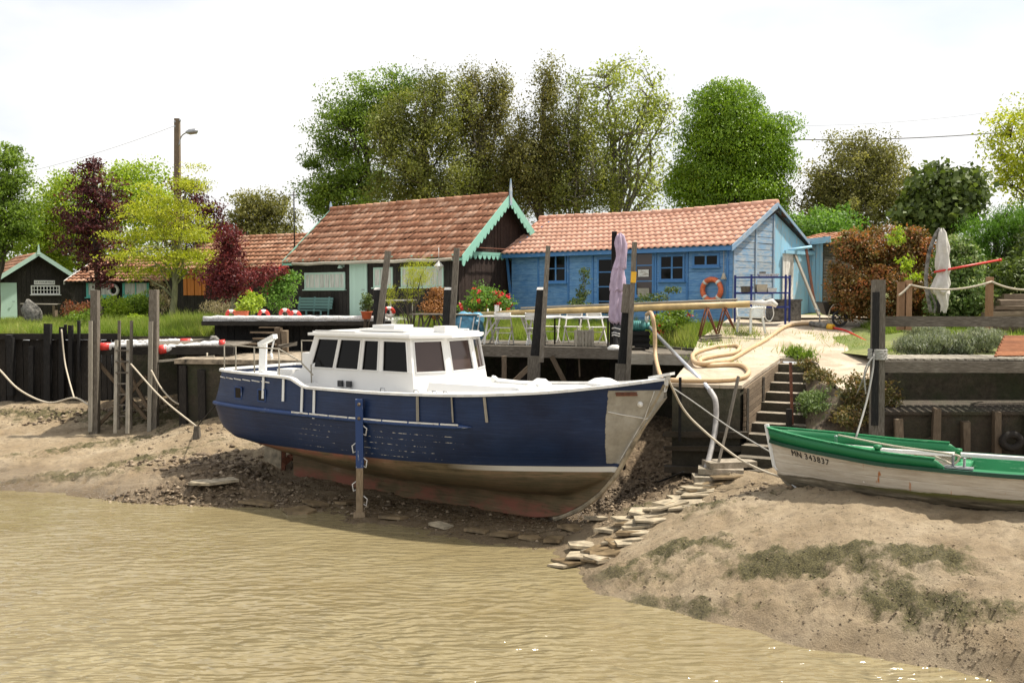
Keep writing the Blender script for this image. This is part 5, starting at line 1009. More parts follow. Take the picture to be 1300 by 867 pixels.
for x, y in ((1.75, -.80), (2.85, -.02)):
    z = float(zg_(x)) + (.17 if y < -.5 else .1); b = MB(); b.lathe([(.045, -.1), (.045, .06), (.065, .065), (.065, .11), (0, .12)], gp(x, y, z), 12); b.build('bollard', M['boat_green'], skiff)
b = MB(); b.lathe([(.03, -.1), (.03, .05), (.04, .06), (0, .07)], gp(.9, .15, 1.02), 8); b.build('bow_post', M['grey_metal'], skiff)
b = MB(); c = gp(2.95, -.86, .86)
b.box(c, (.42, .16, .025), GR); b.lathe([(.022, 0), (.022, .18), (.03, .19), (0, .2)], c - (gp(.08, 0, 0) - gp(0, 0, 0)), 8); b.lathe([(.022, 0), (.022, .14), (.03, .15), (0, .16)], c + (gp(.08, 0, 0) - gp(0, 0, 0)), 8); b.build('rowlock', M['grey_metal'], skiff)
b = MB(); P = [gp(.95, .1, 1.1), gp(1.9, -.3, 1.04), gp(2.85, -.82, 1.05), gp(2.95, -.86, 1.0), gp(2.87, -.84, .9), gp(2.72, -.8, .95), gp(2.6, -.75, .98)]; b.tube(smooth_path(P, 5), .018, 6); b.build('mooring_line', M['rope_tan'], skiff)
b = MB(); b.prism([gp(4.1, -.72, .87), gp(4.4, -.92, .87), gp(5.45, -1.0, .87), gp(5.6, -.72, .87), gp(5.3, -.55, .87), gp(4.5, -.5, .87)], (0, 0, .05)); b.build('hatch_board', M['boat_white'], skiff)
for x in (4.15, 4.3): b = MB(); b.tube([gp(x, -.45, .85), gp(x, -.45, 1.06)], .014, 6); b.build('pin', M['chalky_white'], skiff)
# registration lettering, lying on the planking
txt = 'MN 343837'; xx = .46
z = .90; a = gp(.50, -(ghy(.50, .93) + .02), .93); c = gp(1.22, -(ghy(1.22, .84) + .02), .80)
xx = .34
for k, ch in enumerate(txt):
    adv = {'M': .098, 'N': .082, ' ': .04}.get(ch, .068); x = xx + adv / 2 - .03; xx += adv; z = .80 - (xx - .34) * .127
    if ch == ' ': continue
    y0 = ghy(x, z) + .006; y1 = ghy(x + .06, z - .008) + .006; p = gp(rk(x, z), -y0, z); q = gp(rk(x + .06, z), -y1, z - .008)
    upv = gp(rk(x, z + .08), -(ghy(x, z + .08) + .006), z + .08) - gp(rk(x, z - .08), -(ghy(x, z - .08) + .006), z - .08)
    text(ch, 'reg_letter', .165, (p + q) / 2, q - p, upv, M['letter_black'], skiff, depth=.004, scx=.82)
# ================================================================ piles, landing stages, terrace
def gmud(px, py):
    r = ray(px, py); lo, hi = 8.0, 40.0
    for k in range(400):
        Yk = 9 + k * .08; p = at(px, py, Yk)
        if p.z < float(zmud(p.x, p.y)): return p
    return at(px, py, 22)
def pile(px0, py0, px1, py1, Y, w, mat, label, group='mooring piles', foot=0.2, name='mooring_post', w1=None, parts=(), h=None):
    """px0,py0 top; px1,py1 a point further down; both at depth Y; carried on to height foot"""
    a, c = at(px0, py0, Y), at(px1, py1, Y); d = (c - a); c = a + d * ((foot - a.z) / d.z); t = thing(name, label, 'post', tuple(c), 0, group)
    b = MB(); n = 6; pts = [a.lerp(c, i / n) + Vector((random.uniform(-.012, .012), 0, 0)) * (i > 0) for i in range(n + 1)]; w1 = w1 or w * 1.15
    b.beam(a, c, w, h or w, w1, (h or w) * 1.1, up=(0, 1, 0), jit=.012); b.build('pile', mat, t)
    for kind, args in parts:
        b = MB()
        if kind == 'pole': p, q, ww = args; b.beam(p, q, ww, ww * .8, up=(0, 1, 0), jit=.008); b.build('pole', M['weathered_wood'], t)
        elif kind == 'cap': b.beam(a + Vector((0, 0, .0)), a + Vector((0, 0, .06)), w * 1.05, w * 1.05, w * .8, w * .8, up=(0, 1, 0)); b.build('cap', M['chalky_white'], t)
        elif kind == 'face': p, q, ww, m = args; b.beam(p, q, ww, .05, up=(0, 1, 0), jit=.006); b.build('facing_board', m, t)
        elif kind == 'band': p, q, ww = args; b.beam(p, q, ww, ww * .85, up=(0, 1, 0)); b.build('yellow_band', M['yellow_paint'], t)
    return t
paint('yellow_paint', (0.75, 0.42, 0.03), (0.5, 0.4, 0.2), 0.35)
Yp = 28.55
pile(121, 368.5, 120.5, 540, Yp, .20, M['weathered_wood'], 'tall grey brown pile left of the small ladder', foot=.3, parts=[('face', (at(115, 407.5, Yp - .16), at(114.5, 548, Yp - .16), .10, M['pale_wood'])), ('pole', (at(118, 430, Yp + .12), at(118, 545, Yp + .12), .22))])
pile(195.5, 368, 195, 540, Yp, .22, M['weathered_wood'], 'tall weathered pile right of the small ladder', foot=.3, parts=[('face', (at(191.5, 408, Yp - .17), at(189.5, 552, Yp - .17), .12, M['pale_wood']))])
pile(482, 368, 481, 420, 24.6, .25, M['tarred_wood'], 'black pile with a thin pole behind the cabin roof rear', foot=.4, parts=[('cap', 0), ('pole', (at(493, 319, 24.45), at(480, 425, 24.45), .14))])
pile(570.5, 368, 568, 427, 24.3, .24, M['tarred_wood'], 'black pile with a pale pole beside the black hut corner', foot=.4, parts=[('cap', 0), ('pole', (at(580, 315, 24.2), at(573, 430, 24.2), .13))])
pile(687, 368, 678, 482, 23.9, .22, M['tarred_wood'], 'leaning black pile with a pale pole in front of the blue hut window', foot=.5, w1=.36, parts=[('cap', 0), ('pole', (at(696, 312, 23.72), at(687, 460, 23.72), .10)), ('face', (at(678, 452, 23.72), at(677, 500, 23.7), .30, M['weathered_wood']))])
pile(799, 361, 791, 482, 22.6, .23, M['tarred_wood'], 'thick pile beside the lilac parasol with a yellow band on its pole', foot=.5, w1=.34, parts=[('pole', (at(806, 307, 22.4), at(797, 485, 22.4), .10)), ('band', (at(804.6, 345, 22.38), at(803.8, 359, 22.38), .115)), ('face', (at(798, 361, 22.46), at(795.5, 397, 22.46), .25, M['weathered_wood'])), ('face', (at(790, 462, 22.42), at(788, 500, 22.42), .30, M['weathered_wood']))])
t = pile(1115.5, 355, 1113, 520, 18.15, .20, M['weathered_wood'], 'grey mooring post wound with rope at the right deck corner', foot=1.0, parts=[('face', (at(1112, 371, 18.02), at(1110.5, 540, 18.02), .12, M['tarred_wood']))])
b = MB(); c = at(1114, 449, 18.12); P = []
for i in range(60): a = i * .75; P.append(c + Vector((.16 * math.cos(a), .17 * math.sin(a), .09 - i * .0032)))
b.tube(P, .016, 6); b.tube(smooth_path([c + Vector((-.12, -.15, 0)), at(1108, 470, 17.9), at(1100, 510, 17.7), at(1086, 558, 17.3)], 6), .018, 6); b.tube(smooth_path([c + Vector((-.1, -.15, 0)), at(1098, 470, 17.9), at(1099, 500, 17.9)], 5), .014, 6); b.tube(smooth_path([c + Vector((-.1, -.12, .02)), at(1096, 480, 18.2), at(1088, 500, 18.6)], 5), .012, 6)
props(b.build('mooring_rope', M['rope_grey']), 'grey rope wound round the right mooring post and hanging to the dinghy', 'rope')
# ladder and braces
t = thing('ladder', 'weathered wooden ladder between two piles down to the mud at left', 'ladder', tuple(at(156, 545, 28.3)))
for px in (148, 163): b = MB(); b.beam(at(px, 432, 28.35), at(px - 1.5, 550, 28.1), .09, .07, up=(0, 1, 0), jit=.006); b.build('rail', M['pale_wood'], t)
for px in (151.5, 167): b = MB(); b.beam(at(px, 407, 28.5), at(px - 1, 545, 28.4), .07, .07, up=(0, 1, 0)); b.build('stake', M['weathered_wood'], t)
for y in (445, 459, 473, 487, 500.5, 514, 528): b = MB(); b.beam(at(147, y, 28.24), at(163, y, 28.24), .04, .06, up=(0, 1, 0)); b.build('rung', M['weathered_wood'], t)
# left landing stage
t = thing('landing_stage', 'small plank landing stage between the two tall piles at left', 'landing stage', (-10, 30.5, 3)); TX0, TX1 = -12.2, -8.15
b = MB(); x = TX0
while x < TX1: b.beam((x + .08, 28.75, 3.03 + .0), (x + .08, 32.9, 3.05), .15, .04, up=(0, 0, 1), jit=.005); x += .16
b.build('deck_planks', M['weathered_wood'], t)
b = MB(); b.beam((TX0 - .1, 28.75, 2.90), (TX1 + .1, 28.75, 2.90), .10, .22, up=(0, 0, 1), jit=.01); b.build('edge_beam', M['dark_wood'], t); b = MB(); b.beam((TX0, 31, 2.9), (TX1, 31, 2.9), .1, .2, up=(0, 0, 1)); b.build('joist', M['dark_wood'], t)
b = MB(); b.beam(at(202, 458.5, 28.55), at(272, 452.5, 28.55), .06, .09, up=(0, 1, 0)); b.build('loose_plank', M['pale_wood'], t)
for p, q in (((126, 461), (187, 532)), ((187, 477), (124, 541)), ((150, 450), (190, 520))): b = MB(); b.beam(at(*p, 28.8), at(*q, 28.8), .09, .12, up=(0, 1, 0), jit=.01); b.build('brace', M['brown_wood'], t)
for x in (TX0 + .2, -10.3, TX1 - .1):
    b = MB(); b.beam((x, 30.9, .6), (x, 30.9, 2.8), .18, .18); b.build('leg', M['dark_wood'], t)
plain('netting_white', (0.66, 0.655, 0.64), 0.9, bump=1.0, scale=26, var=0.25)
def roll(p, q, r, reds, label, grp):
    b = MB(); n = 26; P = [Vector(p).lerp(Vector(q), i / n) + Vector((0, random.uniform(-.01, .01), random.uniform(-.02, .02))) for i in range(n + 1)]; R = [r * random.uniform(.85, 1.12) for _ in P]; R[0] *= .7; R[-1] *= .7
    b.tube(P, R, 10); o = b.build('white_roll', M['netting_white']); props(o, label, 'fender roll', grp)
    for a_, c_ in reds:
        b = MB(); b.tube([Vector(p).lerp(Vector(q), a_), Vector(p).lerp(Vector(q), (a_ + c_) / 2), Vector(p).lerp(Vector(q), c_)], r * 1.12, 10); b.build('red_cover', M['red_plastic'], o)
G_ = 'long white fender rolls along the landing edges'
roll(at(124, 440.5, 28.75), at(196, 438.5, 28.9), .11, [(0, .22)], 'white roll with a red end left of the ladder top', G_); roll(at(200, 444, 28.7), at(286, 436.5, 29.2), .12, [(0, .13), (.91, 1)], 'long white roll with two red ends nearest the blue boat', G_)
roll(at(196, 435.5, 31.5), at(244, 434, 31.6), .11, [(.7, .97)], 'short white roll at the back of the small landing stage', G_); roll(at(145, 436.5, 31.0), at(196, 436, 31.2), .11, [], 'plain white roll behind the ladder top', G_)
roll((-9.75, 31.45, 3.775), (-3.9, 31.4, 3.775), .085, [], 'longest white roll edging the black hut terrace', G_)
# terrace
t = thing('terrace', 'dark timber terrace with a white netted edge before the black hut', 'terrace', (-7, 33, 2.7))
b = MB(); b.prism([(-9.75, 31.4, 3.56), (-3.8, 31.35, 3.56), (-2.3, 33.0, 3.56), (-2.6, 33.9, 3.6), (-8.0, 38.0, 3.6), (-9.9, 35.5, 3.56)], (0, 0, .16)); b.build('deck', M['netting_white'], t)
b = MB(); b.beam((-9.78, 31.36, 3.62), (-3.8, 31.31, 3.62), .06, .14, up=(0, 0, 1)); b.build('edge_beam', M['dark_wood'], t)
b = MB(); x = -9.45
while x < -4.2: b.beam((x, 32.0, 2.62), (x, 32.0, 3.56), .2, .05, up=(0, 1, 0), jit=.01); x += .21
b.prism([(-9.5, 32.05, 2.6), (-4, 32.05, 2.6), (-4, 32.05, 3.55), (-9.5, 32.05, 3.55)], (0, .1, 0)); b.build('under_boards', M['tarred_wood'], t)
t = thing('wooden_steps', 'rough plank steps up to the black hut terrace', 'steps', tuple(at(343, 440, 30.5)))
for i, (x0, x1, y) in enumerate([(330, 357, 415.5), (319, 353, 422), (322, 352, 430), (313, 350, 436.5)]):
    b = MB(); Yk = 31.4 - i * .28; b.beam(at(x0, y, Yk), at(x1, y + .4, Yk), .3, .05, up=(0, 0, 1), jit=.012); b.build('tread', M['brown_wood'], t)
for x0, y0, y1 in ((353.5, 416, 437), (362, 420, 436)): b = MB(); p = at(x0, y0, 30.9); b.beam(p, (p.x, p.y, 2.74), .18, .25, jit=.02); b.build('side_block', M['brown_wood'], t)
b = MB(); b.beam(at(354, 440, 30.2), at(377, 436, 30.4), .35, .12, up=(0, 0, 1), jit=.03); props(b.build('timber_block', M['weathered_wood']), 'grey timber block beside the terrace steps', 'timber')
rock('stone', at(272, 431.5, 30.5), (.28, .28, .28), M['boulder'], 5, 'small round stone at the end of the landing stage', 'stone')
def ring(c, r, tr, ux, uz, mat, label, name='life_ring', grp=None, red=True):
    b = MB(); ux = Vector(ux).normalized(); uz = Vector(uz).normalized(); f_ = lambda a: Vector(c) + ux * (r * math.cos(a)) + uz * (r * math.sin(a))
    b.tube([f_(a) for a in np.linspace(0, 2 * math.pi, 20, endpoint=False)], tr, 8, closed=True); o = b.build(name, mat); props(o, label, 'life ring', grp)
    if red:
        for a0 in (.5, 2.6): b = MB(); b.tube([f_(a) for a in np.linspace(a0 - .7, a0 + .7, 7)], tr * 1.08, 8); b.build('red_cover', M['red_plastic'], o)
GR_ = 'small red and white rings lying on the terrace'
for px, py, Yk, lb in ((294, 400, 31.9, 'red and white ring beside the long terracotta pot'), (335, 400, 31.9, 'red and white ring at the middle of the terrace edge'), (362, 398.5, 31.9, 'red and white ring left of the one by the green bench'), (375, 401, 31.8, 'red and white ring nearest the green bench'), (494, 396.5, 31.0, 'red and white ring behind the second black pile')): ring(at(px, py, Yk), .14, .055, (1, .3, 0), (0, -.4, .9), M['ring_white'], lb, 'small_ring', GR_)
def pot(px, py, Yk, w, d, h, label, round_=False):
    c = at(px, py, Yk); b = MB()
    if round_: b.lathe([(w * .36, 0), (w * .5, h * .9), (w * .54, h * .9), (w * .54, h), (w * .46, h), (w * .44, h * .85), (0, h * .85)], c, 14)
    else:
        b.beam(c, c + Vector((0, 0, h)), w * .9, d, w, d * 1.1, up=(0, 1, 0)); b.beam(c + Vector((0, 0, h)), c + Vector((0, 0, h + .03)), w * 1.08, d * 1.2, up=(0, 1, 0))
    return props(b.build('flower_pot', M['terracotta']), label, 'flower pot', 'terracotta flower pots')
pot(306.5, 404, 31.9, .42, .22, .2, 'long terracotta trough on the left end of the terrace'); pot(465.5, 405, 31.3, .36, .3, .24, 'square terracotta pot by the mint door', True)
b = MB(); c = at(264 * 1 + 53, 372, 36); b.sphere(c, .13, 12, 8, sc=(1, 1, 1.15)); b.tube([c + Vector((0, 0, .12)), c + Vector((0, 0, .5))], .01, 5); b.lathe([(.05, .1), (.04, .2), (0, .2)], c, 8); props(b.build('hanging_buoy', M['red_plastic']), 'orange red buoy hanging in the small purple maple', 'buoy')
t = thing('side_table', 'narrow white table before the black hut windows', 'table', tuple(at(500, 404, 31.8))); p0, p1 = at(474, 381.5, 31.8), at(528, 381, 31.8)
b = MB(); b.beam(p0, p1, .4, .04, up=(0, 0, 1)); b.build('table_top', M['chalky_white'], t)
for p in (p0 + Vector((.1, 0, 0)), p0 + Vector((.55, 0, 0)), p1 - Vector((.1, 0, 0))): b = MB(); b.beam(p - Vector((0, 0, .02)), (p.x, p.y, 3.6), .05); b.build('leg', M['chalky_white'], t)
# ================================================================ middle jetty
JF = [Vector((-3.6, 26.75, 3.2)), Vector((-.88, 25.8, 3.2)), Vector((2.80, 24.45, 3.2))]; JB = [Vector((-2.5, 29.9, 3.2)), Vector((.3, 28.9, 3.2)), Vector((3.7, 27.4, 3.2))]
t = thing('jetty', 'grey plank jetty behind the boat carrying the white tables', 'jetty', (0, 26.5, 2.9))
b = MB(); n = 44
for i in range(n):
    u = i / n * 2; k = int(min(u, 1.999)); f = u - k; f2 = f + 2 / n * .94; a, c = JF[k].lerp(JF[k + 1], f), JF[k].lerp(JF[k + 1], min(f2, 1)); a2, c2 = JB[k].lerp(JB[k + 1], f), JB[k].lerp(JB[k + 1], min(f2, 1)); dz = Vector((0, 0, random.uniform(-.012, 0)))
    b.prism([a + dz, c + dz, c2 + dz, a2 + dz], (0, 0, -.035))
b.build('deck_planks', M['weathered_wood'], t)
for k in (0, 1): b = MB(); o_ = Vector((-.02, -.05, -.13)); b.beam(JF[k] + o_, JF[k + 1] + o_ - (JF[k + 1] - JF[k]).normalized() * .01, .09, .27, up=(0, 0, 1), jit=.008); b.build('edge_beam', M['weathered_wood'], t)
for p, q in (((700, 452), (722, 495)), ((676, 462), (650, 487)), ((735, 455), (736, 478)), ((640, 452), (640, 500))): b = MB(); Yk = 25.0; b.beam(at(*p, Yk), at(*q, Yk), .12 if p[0] != 735 else .04, .12 if p[0] != 735 else .04, up=(0, 1, 0)); b.build('brace', M['brown_wood'], t)
b = MB()
for y_ in (26.5, 27.6): b.beam((-3, y_ + .9, 3.08), (3.4, y_ - 1.3 + .2, 3.08), .12, .16, up=(0, 0, 1))
b.build('joist', M['dark_wood'], t)
for x, y in ((-2.6, 27.3), (.3, 26.2), (2.6, 25.5), (-1.2, 28.2), (1.6, 27.2)): b = MB(); b.beam((x, y, .8), (x, y, 3.1), .2, .2, jit=.01); b.build('leg', M['dark_wood'], t)
t = thing('jetty_end', 'lower end of the jetty carrying the green pump', 'jetty', (3.6, 24.6, 2.9)); b = MB(); b.prism([(2.85, 24.25, 3.08), (4.72, 23.9, 3.08), (4.9, 25.2, 3.1), (3.6, 27.2, 3.12), (2.95, 26, 3.1)], (0, 0, -.04)); b.build('deck_planks', M['weathered_wood'], t)
b = MB(); b.beam((2.84, 24.2, 2.95), (4.75, 23.85, 2.93), .08, .24, up=(0, 0, 1), jit=.008); b.build('edge_beam', M['pale_wood'], t); b = MB(); b.beam(at(832, 458, 24.0), at(832, 500, 24.0), .11); b.build('leg', M['weathered_wood'], t)
zj = 3.2
# folding chairs
def folding_chair(c, rz, label, w=.42):
    t = thing('folding_chair', label, 'chair', tuple(c), rz, 'white folding chairs at the jetty tables'); Q = lambda x, y, z: W[t] @ Vector((x, y, z))
    for sx in (-1, 1):
        b = MB(); b.beam(Q(sx * w / 2, .22, 0), Q(sx * w / 2, -.20, .84), .035, .028, up=Q(1, 0, 0) - Q(0, 0, 0)); b.build('leg', M['chalky_white'], t); b = MB(); b.beam(Q(sx * (w / 2 - .035), -.24, 0), Q(sx * (w / 2 - .035), .18, .45), .035, .028, up=Q(1, 0, 0) - Q(0, 0, 0)); b.build('leg', M['chalky_white'], t)
    b = MB(); [b.beam(Q(-w / 2, .16 - k * .085, .44), Q(w / 2, .16 - k * .085, .44), .07, .02, up=(0, 0, 1)) for k in range(5)]; b.build('seat', M['chalky_white'], t)
    b = MB(); [b.beam(Q(-w / 2 - .02, -.185 + k * .03, .80 - k * .095), Q(w / 2 + .02, -.185 + k * .03, .80 - k * .095), .085, .018, up=Q(0, 1, 0) - Q(0, 0, 0)) for k in range(2)]; b.build('backrest', M['chalky_white'], t)
    b = MB(); [b.beam(Q(-w / 2, y, z), Q(w / 2, y, z), .04, .02, up=(0, 0, 1)) for y, z in ((-.05, .30), (.2, .05), (-.22, .04))]; b.build('stretcher', M['chalky_white'], t)
    return t
def onj(px, py, z=zj): return on(px, py, z)
folding_chair(onj(640, 437.5) + Vector((0, .25, 0)), math.radians(-14), 'white folding chair at the left end of the table'); folding_chair(onj(679, 438.5) + Vector((0, .25, 0)), math.radians(-10), 'white folding chair just left of the leaning black pile')
folding_chair(at(700, 434, 27.6), math.radians(165), 'white folding chair on the far side just right of the leaning pile'); folding_chair(at(727, 433, 27.4), math.radians(160), 'white folding chair on the far side behind the slatted crate'); folding_chair(at(757, 435, 27.0), math.radians(200), 'white folding chair under the hanging cloth by the lilac parasol')
for o in [o for o in W if o.name.startswith('folding_chair')]: o.location.z = zj
def table(name, label, p0, p1, w, h, mt, ml, legs='box', grp=None):
    p0 = Vector(p0); p1 = Vector(p1); d = (p1 - p0).normalized(); s = Vector((-d.y, d.x, 0)); t = thing(name, label, 'table', tuple((p0 + p1) / 2), 0, grp); zt = Vector((0, 0, h))
    b = MB(); b.beam(p0 + zt, p1 + zt, w, .035, up=(0, 0, 1)); b.build('table_top', mt, t)
    for e, sg in ((p0 + d * .18, 1), (p1 - d * .18, -1)):
        for k in (-1, 1):
            b = MB()
            if legs == 'trestle': b.beam(e + s * (k * .05) + zt * .97, e + s * (k * w * .45) + d * 0, .05, .04); b.build('leg', ml, t); b = MB(); b.beam(e + s * (k * .05) + d * .3 * sg + zt * .97, e + s * (k * w * .45) + d * (-.12) * sg, .04, .035); b.build('leg', ml, t)
            else: b.beam(e + s * (k * w * .42) + zt * .97, e + s * (k * w * .42), .045, .045); b.build('leg', ml, t)
    return t
def J(px, py, Y): p = at(px, py, Y); p.z = zj; return p
GT = 'long tables on the jetty'
table('jetty_table', 'white topped trestle table at the left of the white chairs', J(613, 437, 26.9), J(684, 437, 26.3), .75, .74, M['table_cloth'], M['chalky_white'], 'trestle', GT)
tb = table('jetty_table', 'cloth covered dark table left of the lilac parasol', J(690, 437, 26.3), J(786, 437, 25.4), .8, .72, M['dark_wood'], M['dark_wood'], 'box', GT)
# cloth draped on it
def cloth(p0, p1, w, z, drop, label):
    p0 = Vector(p0); p1 = Vector(p1); d = (p1 - p0); L = d.length; d.normalize(); s = Vector((-d.y, d.x, 0)); nu, nv = 60, 24; V = []
    for i in range(nu + 1):
        for j in range(nv + 1):
            u = i / nu * (L + .25); v = (j / nv - .5) * (w + 2 * drop); e = max(0, abs(v) - w / 2); zz = z - e * .9 + .006 * math.sin(u * 5 + v * 3); vv = math.copysign(min(abs(v), w / 2 + .02 * math.sin(u * 9) + .012), v); ue = max(0, u - L); zz -= ue * 1.3; V.append(p0 + d * (min(u, L) + ue * .35) + s * vv + Vector((0, 0, zz - p0.z + (0.01 * math.sin(u * 13) if e > 0 else 0))))
    F = [[i * (nv + 1) + j, (i + 1) * (nv + 1) + j, (i + 1) * (nv + 1) + j + 1, i * (nv + 1) + j + 1] for i in range(nu) for j in range(nv)]
    return props(np_mesh('tablecloth', np.array([tuple(v) for v in V]), np.array(F), 4, M['table_cloth'], smooth=True), label, 'tablecloth')
cloth(J(690, 437, 26.3), J(783, 437, 25.45), .84, zj + .75, .05, 'off white cloth sliding off the right end of the dark table')
t = thing('slatted_crate', 'small pale slatted crate on the jetty under the table', 'crate', tuple(onj(742, 440))); c = onj(742, 440.5); b = MB()
for k in range(6): b.beam(c + Vector((-.21 + k * .084, 0, .02)), c + Vector((-.21 + k * .084, 0, .42)), .06, .02, up=(0, 1, 0))
b.build('side_slats', M['pale_wood'], t); b = MB()
for k in range(6): b.beam(c + Vector((-.21 + k * .084, .3, .02)), c + Vector((-.21 + k * .084, .3, .42)), .06, .02, up=(0, 1, 0))
b.build('side_slats', M['pale_wood'], t); b = MB(); [b.beam(c + Vector((-.25, y, z)), c + Vector((.25, y, z)), .03, .03) for y in (.03, .27) for z in (.08, .36)]; b.build('frame', M['pale_wood'], t)
# trestle table with odds and ends and the blue tarpaulin
table('trestle_table', 'grey trestle table with pale poles behind the cabin roof', J(527, 437, 27.6), J(575, 437, 27.2), .7, .78, M['weathered_wood'], M['weathered_wood'], 'trestle', GT)
t = thing('tarp_bundle', 'crumpled blue tarpaulin over a machine behind the cabin roof', 'tarpaulin', tuple(J(592, 437, 27.2))); b = MB(); b.sphere((0, 0, 0), 1, 34, 22); V = np.array([tuple(v) for v in b.v]); n = fbm(V[:, 0] * 2 + 3, V[:, 2] * 3 + V[:, 1] * 2, 5, 55, .6); V *= (1 + .38 * n)[:, None]; V = np.sign(V) * np.abs(V) ** .7; V *= np.array([.43, .35, .42]); c = J(595, 437, 27.1) + Vector((0, 0, .40)); b.v = [Vector(v) + c for v in V]; b.build('cover', M['blue_tarp'], t)
b = MB()
for x in (-.5, -.3, .05, .2): b.beam(c + Vector((x, -.42, -.4)), c + Vector((x + .12, -.36, .32)), .03, .03)
b.beam(c + Vector((-.6, -.4, -.05)), c + Vector((.3, -.4, -.05)), .03, .03); b.build('trestle_frame', M['chalky_white'], t)
b = MB(); b.beam(c + Vector((-.75, -.1, .36)), c + Vector((.30, -.15, .40)), .42, .04, up=(0, 0, 1), jit=.03); b.build('top_board', M['pale_wood'], t)
# lilac parasol
t = thing('lilac_parasol', 'closed lilac parasol tied up beside the thick pile', 'parasol', tuple(J(784, 440, 24.0)))
def furled(t, pts, rads, mat, name='canopy', folds=7, seg=42, depth=.22, seed=1):
    V = []; n = len(pts)
    for i in range(n):
        for k in range(seg): a = 2 * math.pi * k / seg; r = rads[i] * (1 + depth * math.cos(a * folds + .9 * math.sin(i * .35 + seed)) + .06 * math.sin(a * 3 + i * .6)); V.append(Vector(pts[i]) + Vector((r * math.cos(a), r * .9 * math.sin(a), .03 * math.sin(a * folds))))
    F = [[i * seg + k, i * seg + (k + 1) % seg, (i + 1) * seg + (k + 1) % seg, (i + 1) * seg + k] for i in range(n - 1) for k in range(seg)]
    inv = W[t].inverted(); return np_mesh(name, np.array([tuple(inv @ v) for v in V]), np.array(F), 4, mat, t, smooth=True)
ks = [(787, 297, .02), (787.5, 300, .09), (788, 312, .13), (789, 325, .11), (786, 340, .14), (785, 343, .12), (784, 356, .16), (784, 368, .17), (782.5, 370, .13), (784, 384, .17), (783, 398, .18), (784, 409, .17), (785, 411, .10)]
tt = np.linspace(0, len(ks) - 1, 70); kx, ky, kr = (np.interp(tt, range(len(ks)), [k[i] for k in ks]) for i in range(3)); furled(t, [at(a, b_, 23.9) for a, b_ in zip(kx, ky)], kr, M['lilac_cloth'])
b = MB(); b.tube([at(783, 440, 23.9), at(784, 405, 23.9)], .09, 10); b.build('lower_cover', M['black_metal'], t); b = MB()
for y in (417, 423, 426): b.tube([at(783.5, y, 23.9) + Vector((.12 * math.cos(a), .12 * math.sin(a), .02 * math.sin(2 * a))) for a in np.linspace(0, 2 * math.pi, 16, endpoint=False)], .014, 5, closed=True)
b.build('tie_rope', M['chalky_white'], t); b = MB(); c = J(780, 441, 23.75); b.lathe([(.16, 0), (.17, .05), (.12, .1), (.06, .12), (0, .12)], c, 16); b.build('base', M['chalky_white'], t)
b = MB(); b.beam(at(780, 294, 24.2), (at(780, 294, 24.2).x, 24.75, 2.9), .115, .115, up=(0, 1, 0)); props(b.build('square_pole', M['tarred_wood']), 'dark square pole rising behind the lilac parasol', 'pole')
# long mast on trestles
t = thing('lying_mast', 'long varnished mast lying across the tables and a rusty trestle', 'mast', tuple(at(780, 392, 26.5))); a0, a1 = at(603, 398.5, 27.6), at(952, 386, 25.6)
b = MB(); b.tube([a0, a0.lerp(a1, .3), a0.lerp(a1, .7), a1], [.04, .085, .095, .085], 12); b.build('spar', plain('spar_varnish', (0.50, 0.36, 0.16), 0.5, scale=3, var=.2), t)
b = MB(); o_ = Vector((0, .05, .12)); b.beam(a0.lerp(a1, .18) + o_, a0.lerp(a1, .96) + o_, .14, .05, up=(0, 0, 1), jit=.01); b.build('plank', M['pale_wood'], t)
b = MB(); b.tube([a1 + Vector((0, 0, .04)), at(970, 385, 25.5), at(980, 384, 25.4), at(986, 388, 25.4)], [.05, .06, .10, .06], 10); b.build('mast_foot', M['chalky_white'], t)
b = MB(); b.tube(smooth_path([at(970, 388, 25.4), at(971, 402, 25.4), at(977, 408, 25.4), at(982, 400, 25.4), at(981, 389, 25.4)], 5), .014, 5); b.build('rope_loop', M['chalky_white'], t)
b = MB(); [b.tube([p, p + Vector((0, 0, .13))], .02, 6) for p in (a0.lerp(a1, .05), a0.lerp(a1, .10), a0.lerp(a1, .9))]; b.beam(a0.lerp(a1, .085), a0.lerp(a1, .085) + Vector((0, 0, .22)), .12, .08); b.build('fitting', M['chalky_white'], t)['kind'] = 'stuff'
for i, (xa, l0, l1, yy0, yy1, lb) in enumerate(((899, 888, 912, 431, 429, 'rusty left trestle under the right end of the mast'), (921.5, 911, 934, 427, 421, 'rusty right trestle beside the plastic chair'))):
    t = thing('rusty_trestle', lb, 'trestle', tuple(RX(900, 430)), 0, 'rusty trestles under the mast')
    for k, (lx, ly) in enumerate(((l0, yy0), (l1, yy1))):
        g0 = RX(lx, ly); tp = at(xa, 392, g0.y); b = MB(); b.tube([g0, tp], .022, 6); b.build('leg', M['rust'], t); b = MB(); g1 = g0 + Vector((.06, .45, .05)); b.tube([g1, tp + Vector((0, .35, 0))], .022, 6); b.build('leg', M['rust'], t)
    b = MB(); tp = at(xa, 391.5, 25.6); b.tube([tp - Vector((.05, .3, 0)), tp + Vector((.05, .4, 0))], .03, 6); b.build('top_bar', M['rust'], t)
for k in range(3): b = MB(); b.beam(RX(889, 433 + k) + Vector((0, 0, .03 + .04 * (2 - k))), RX(914, 431 + k) + Vector((0, 0, .03 + .04 * (2 - k))), .16, .035, up=(0, 0, 1), jit=.01); props(b.build('loose_board', M['weathered_wood']), ['top board of the small pile under the left rusty trestle', 'middle board of the small pile under the left rusty trestle', 'bottom board of the small pile under the left rusty trestle'][k], 'board', 'boards under the rusty trestle')
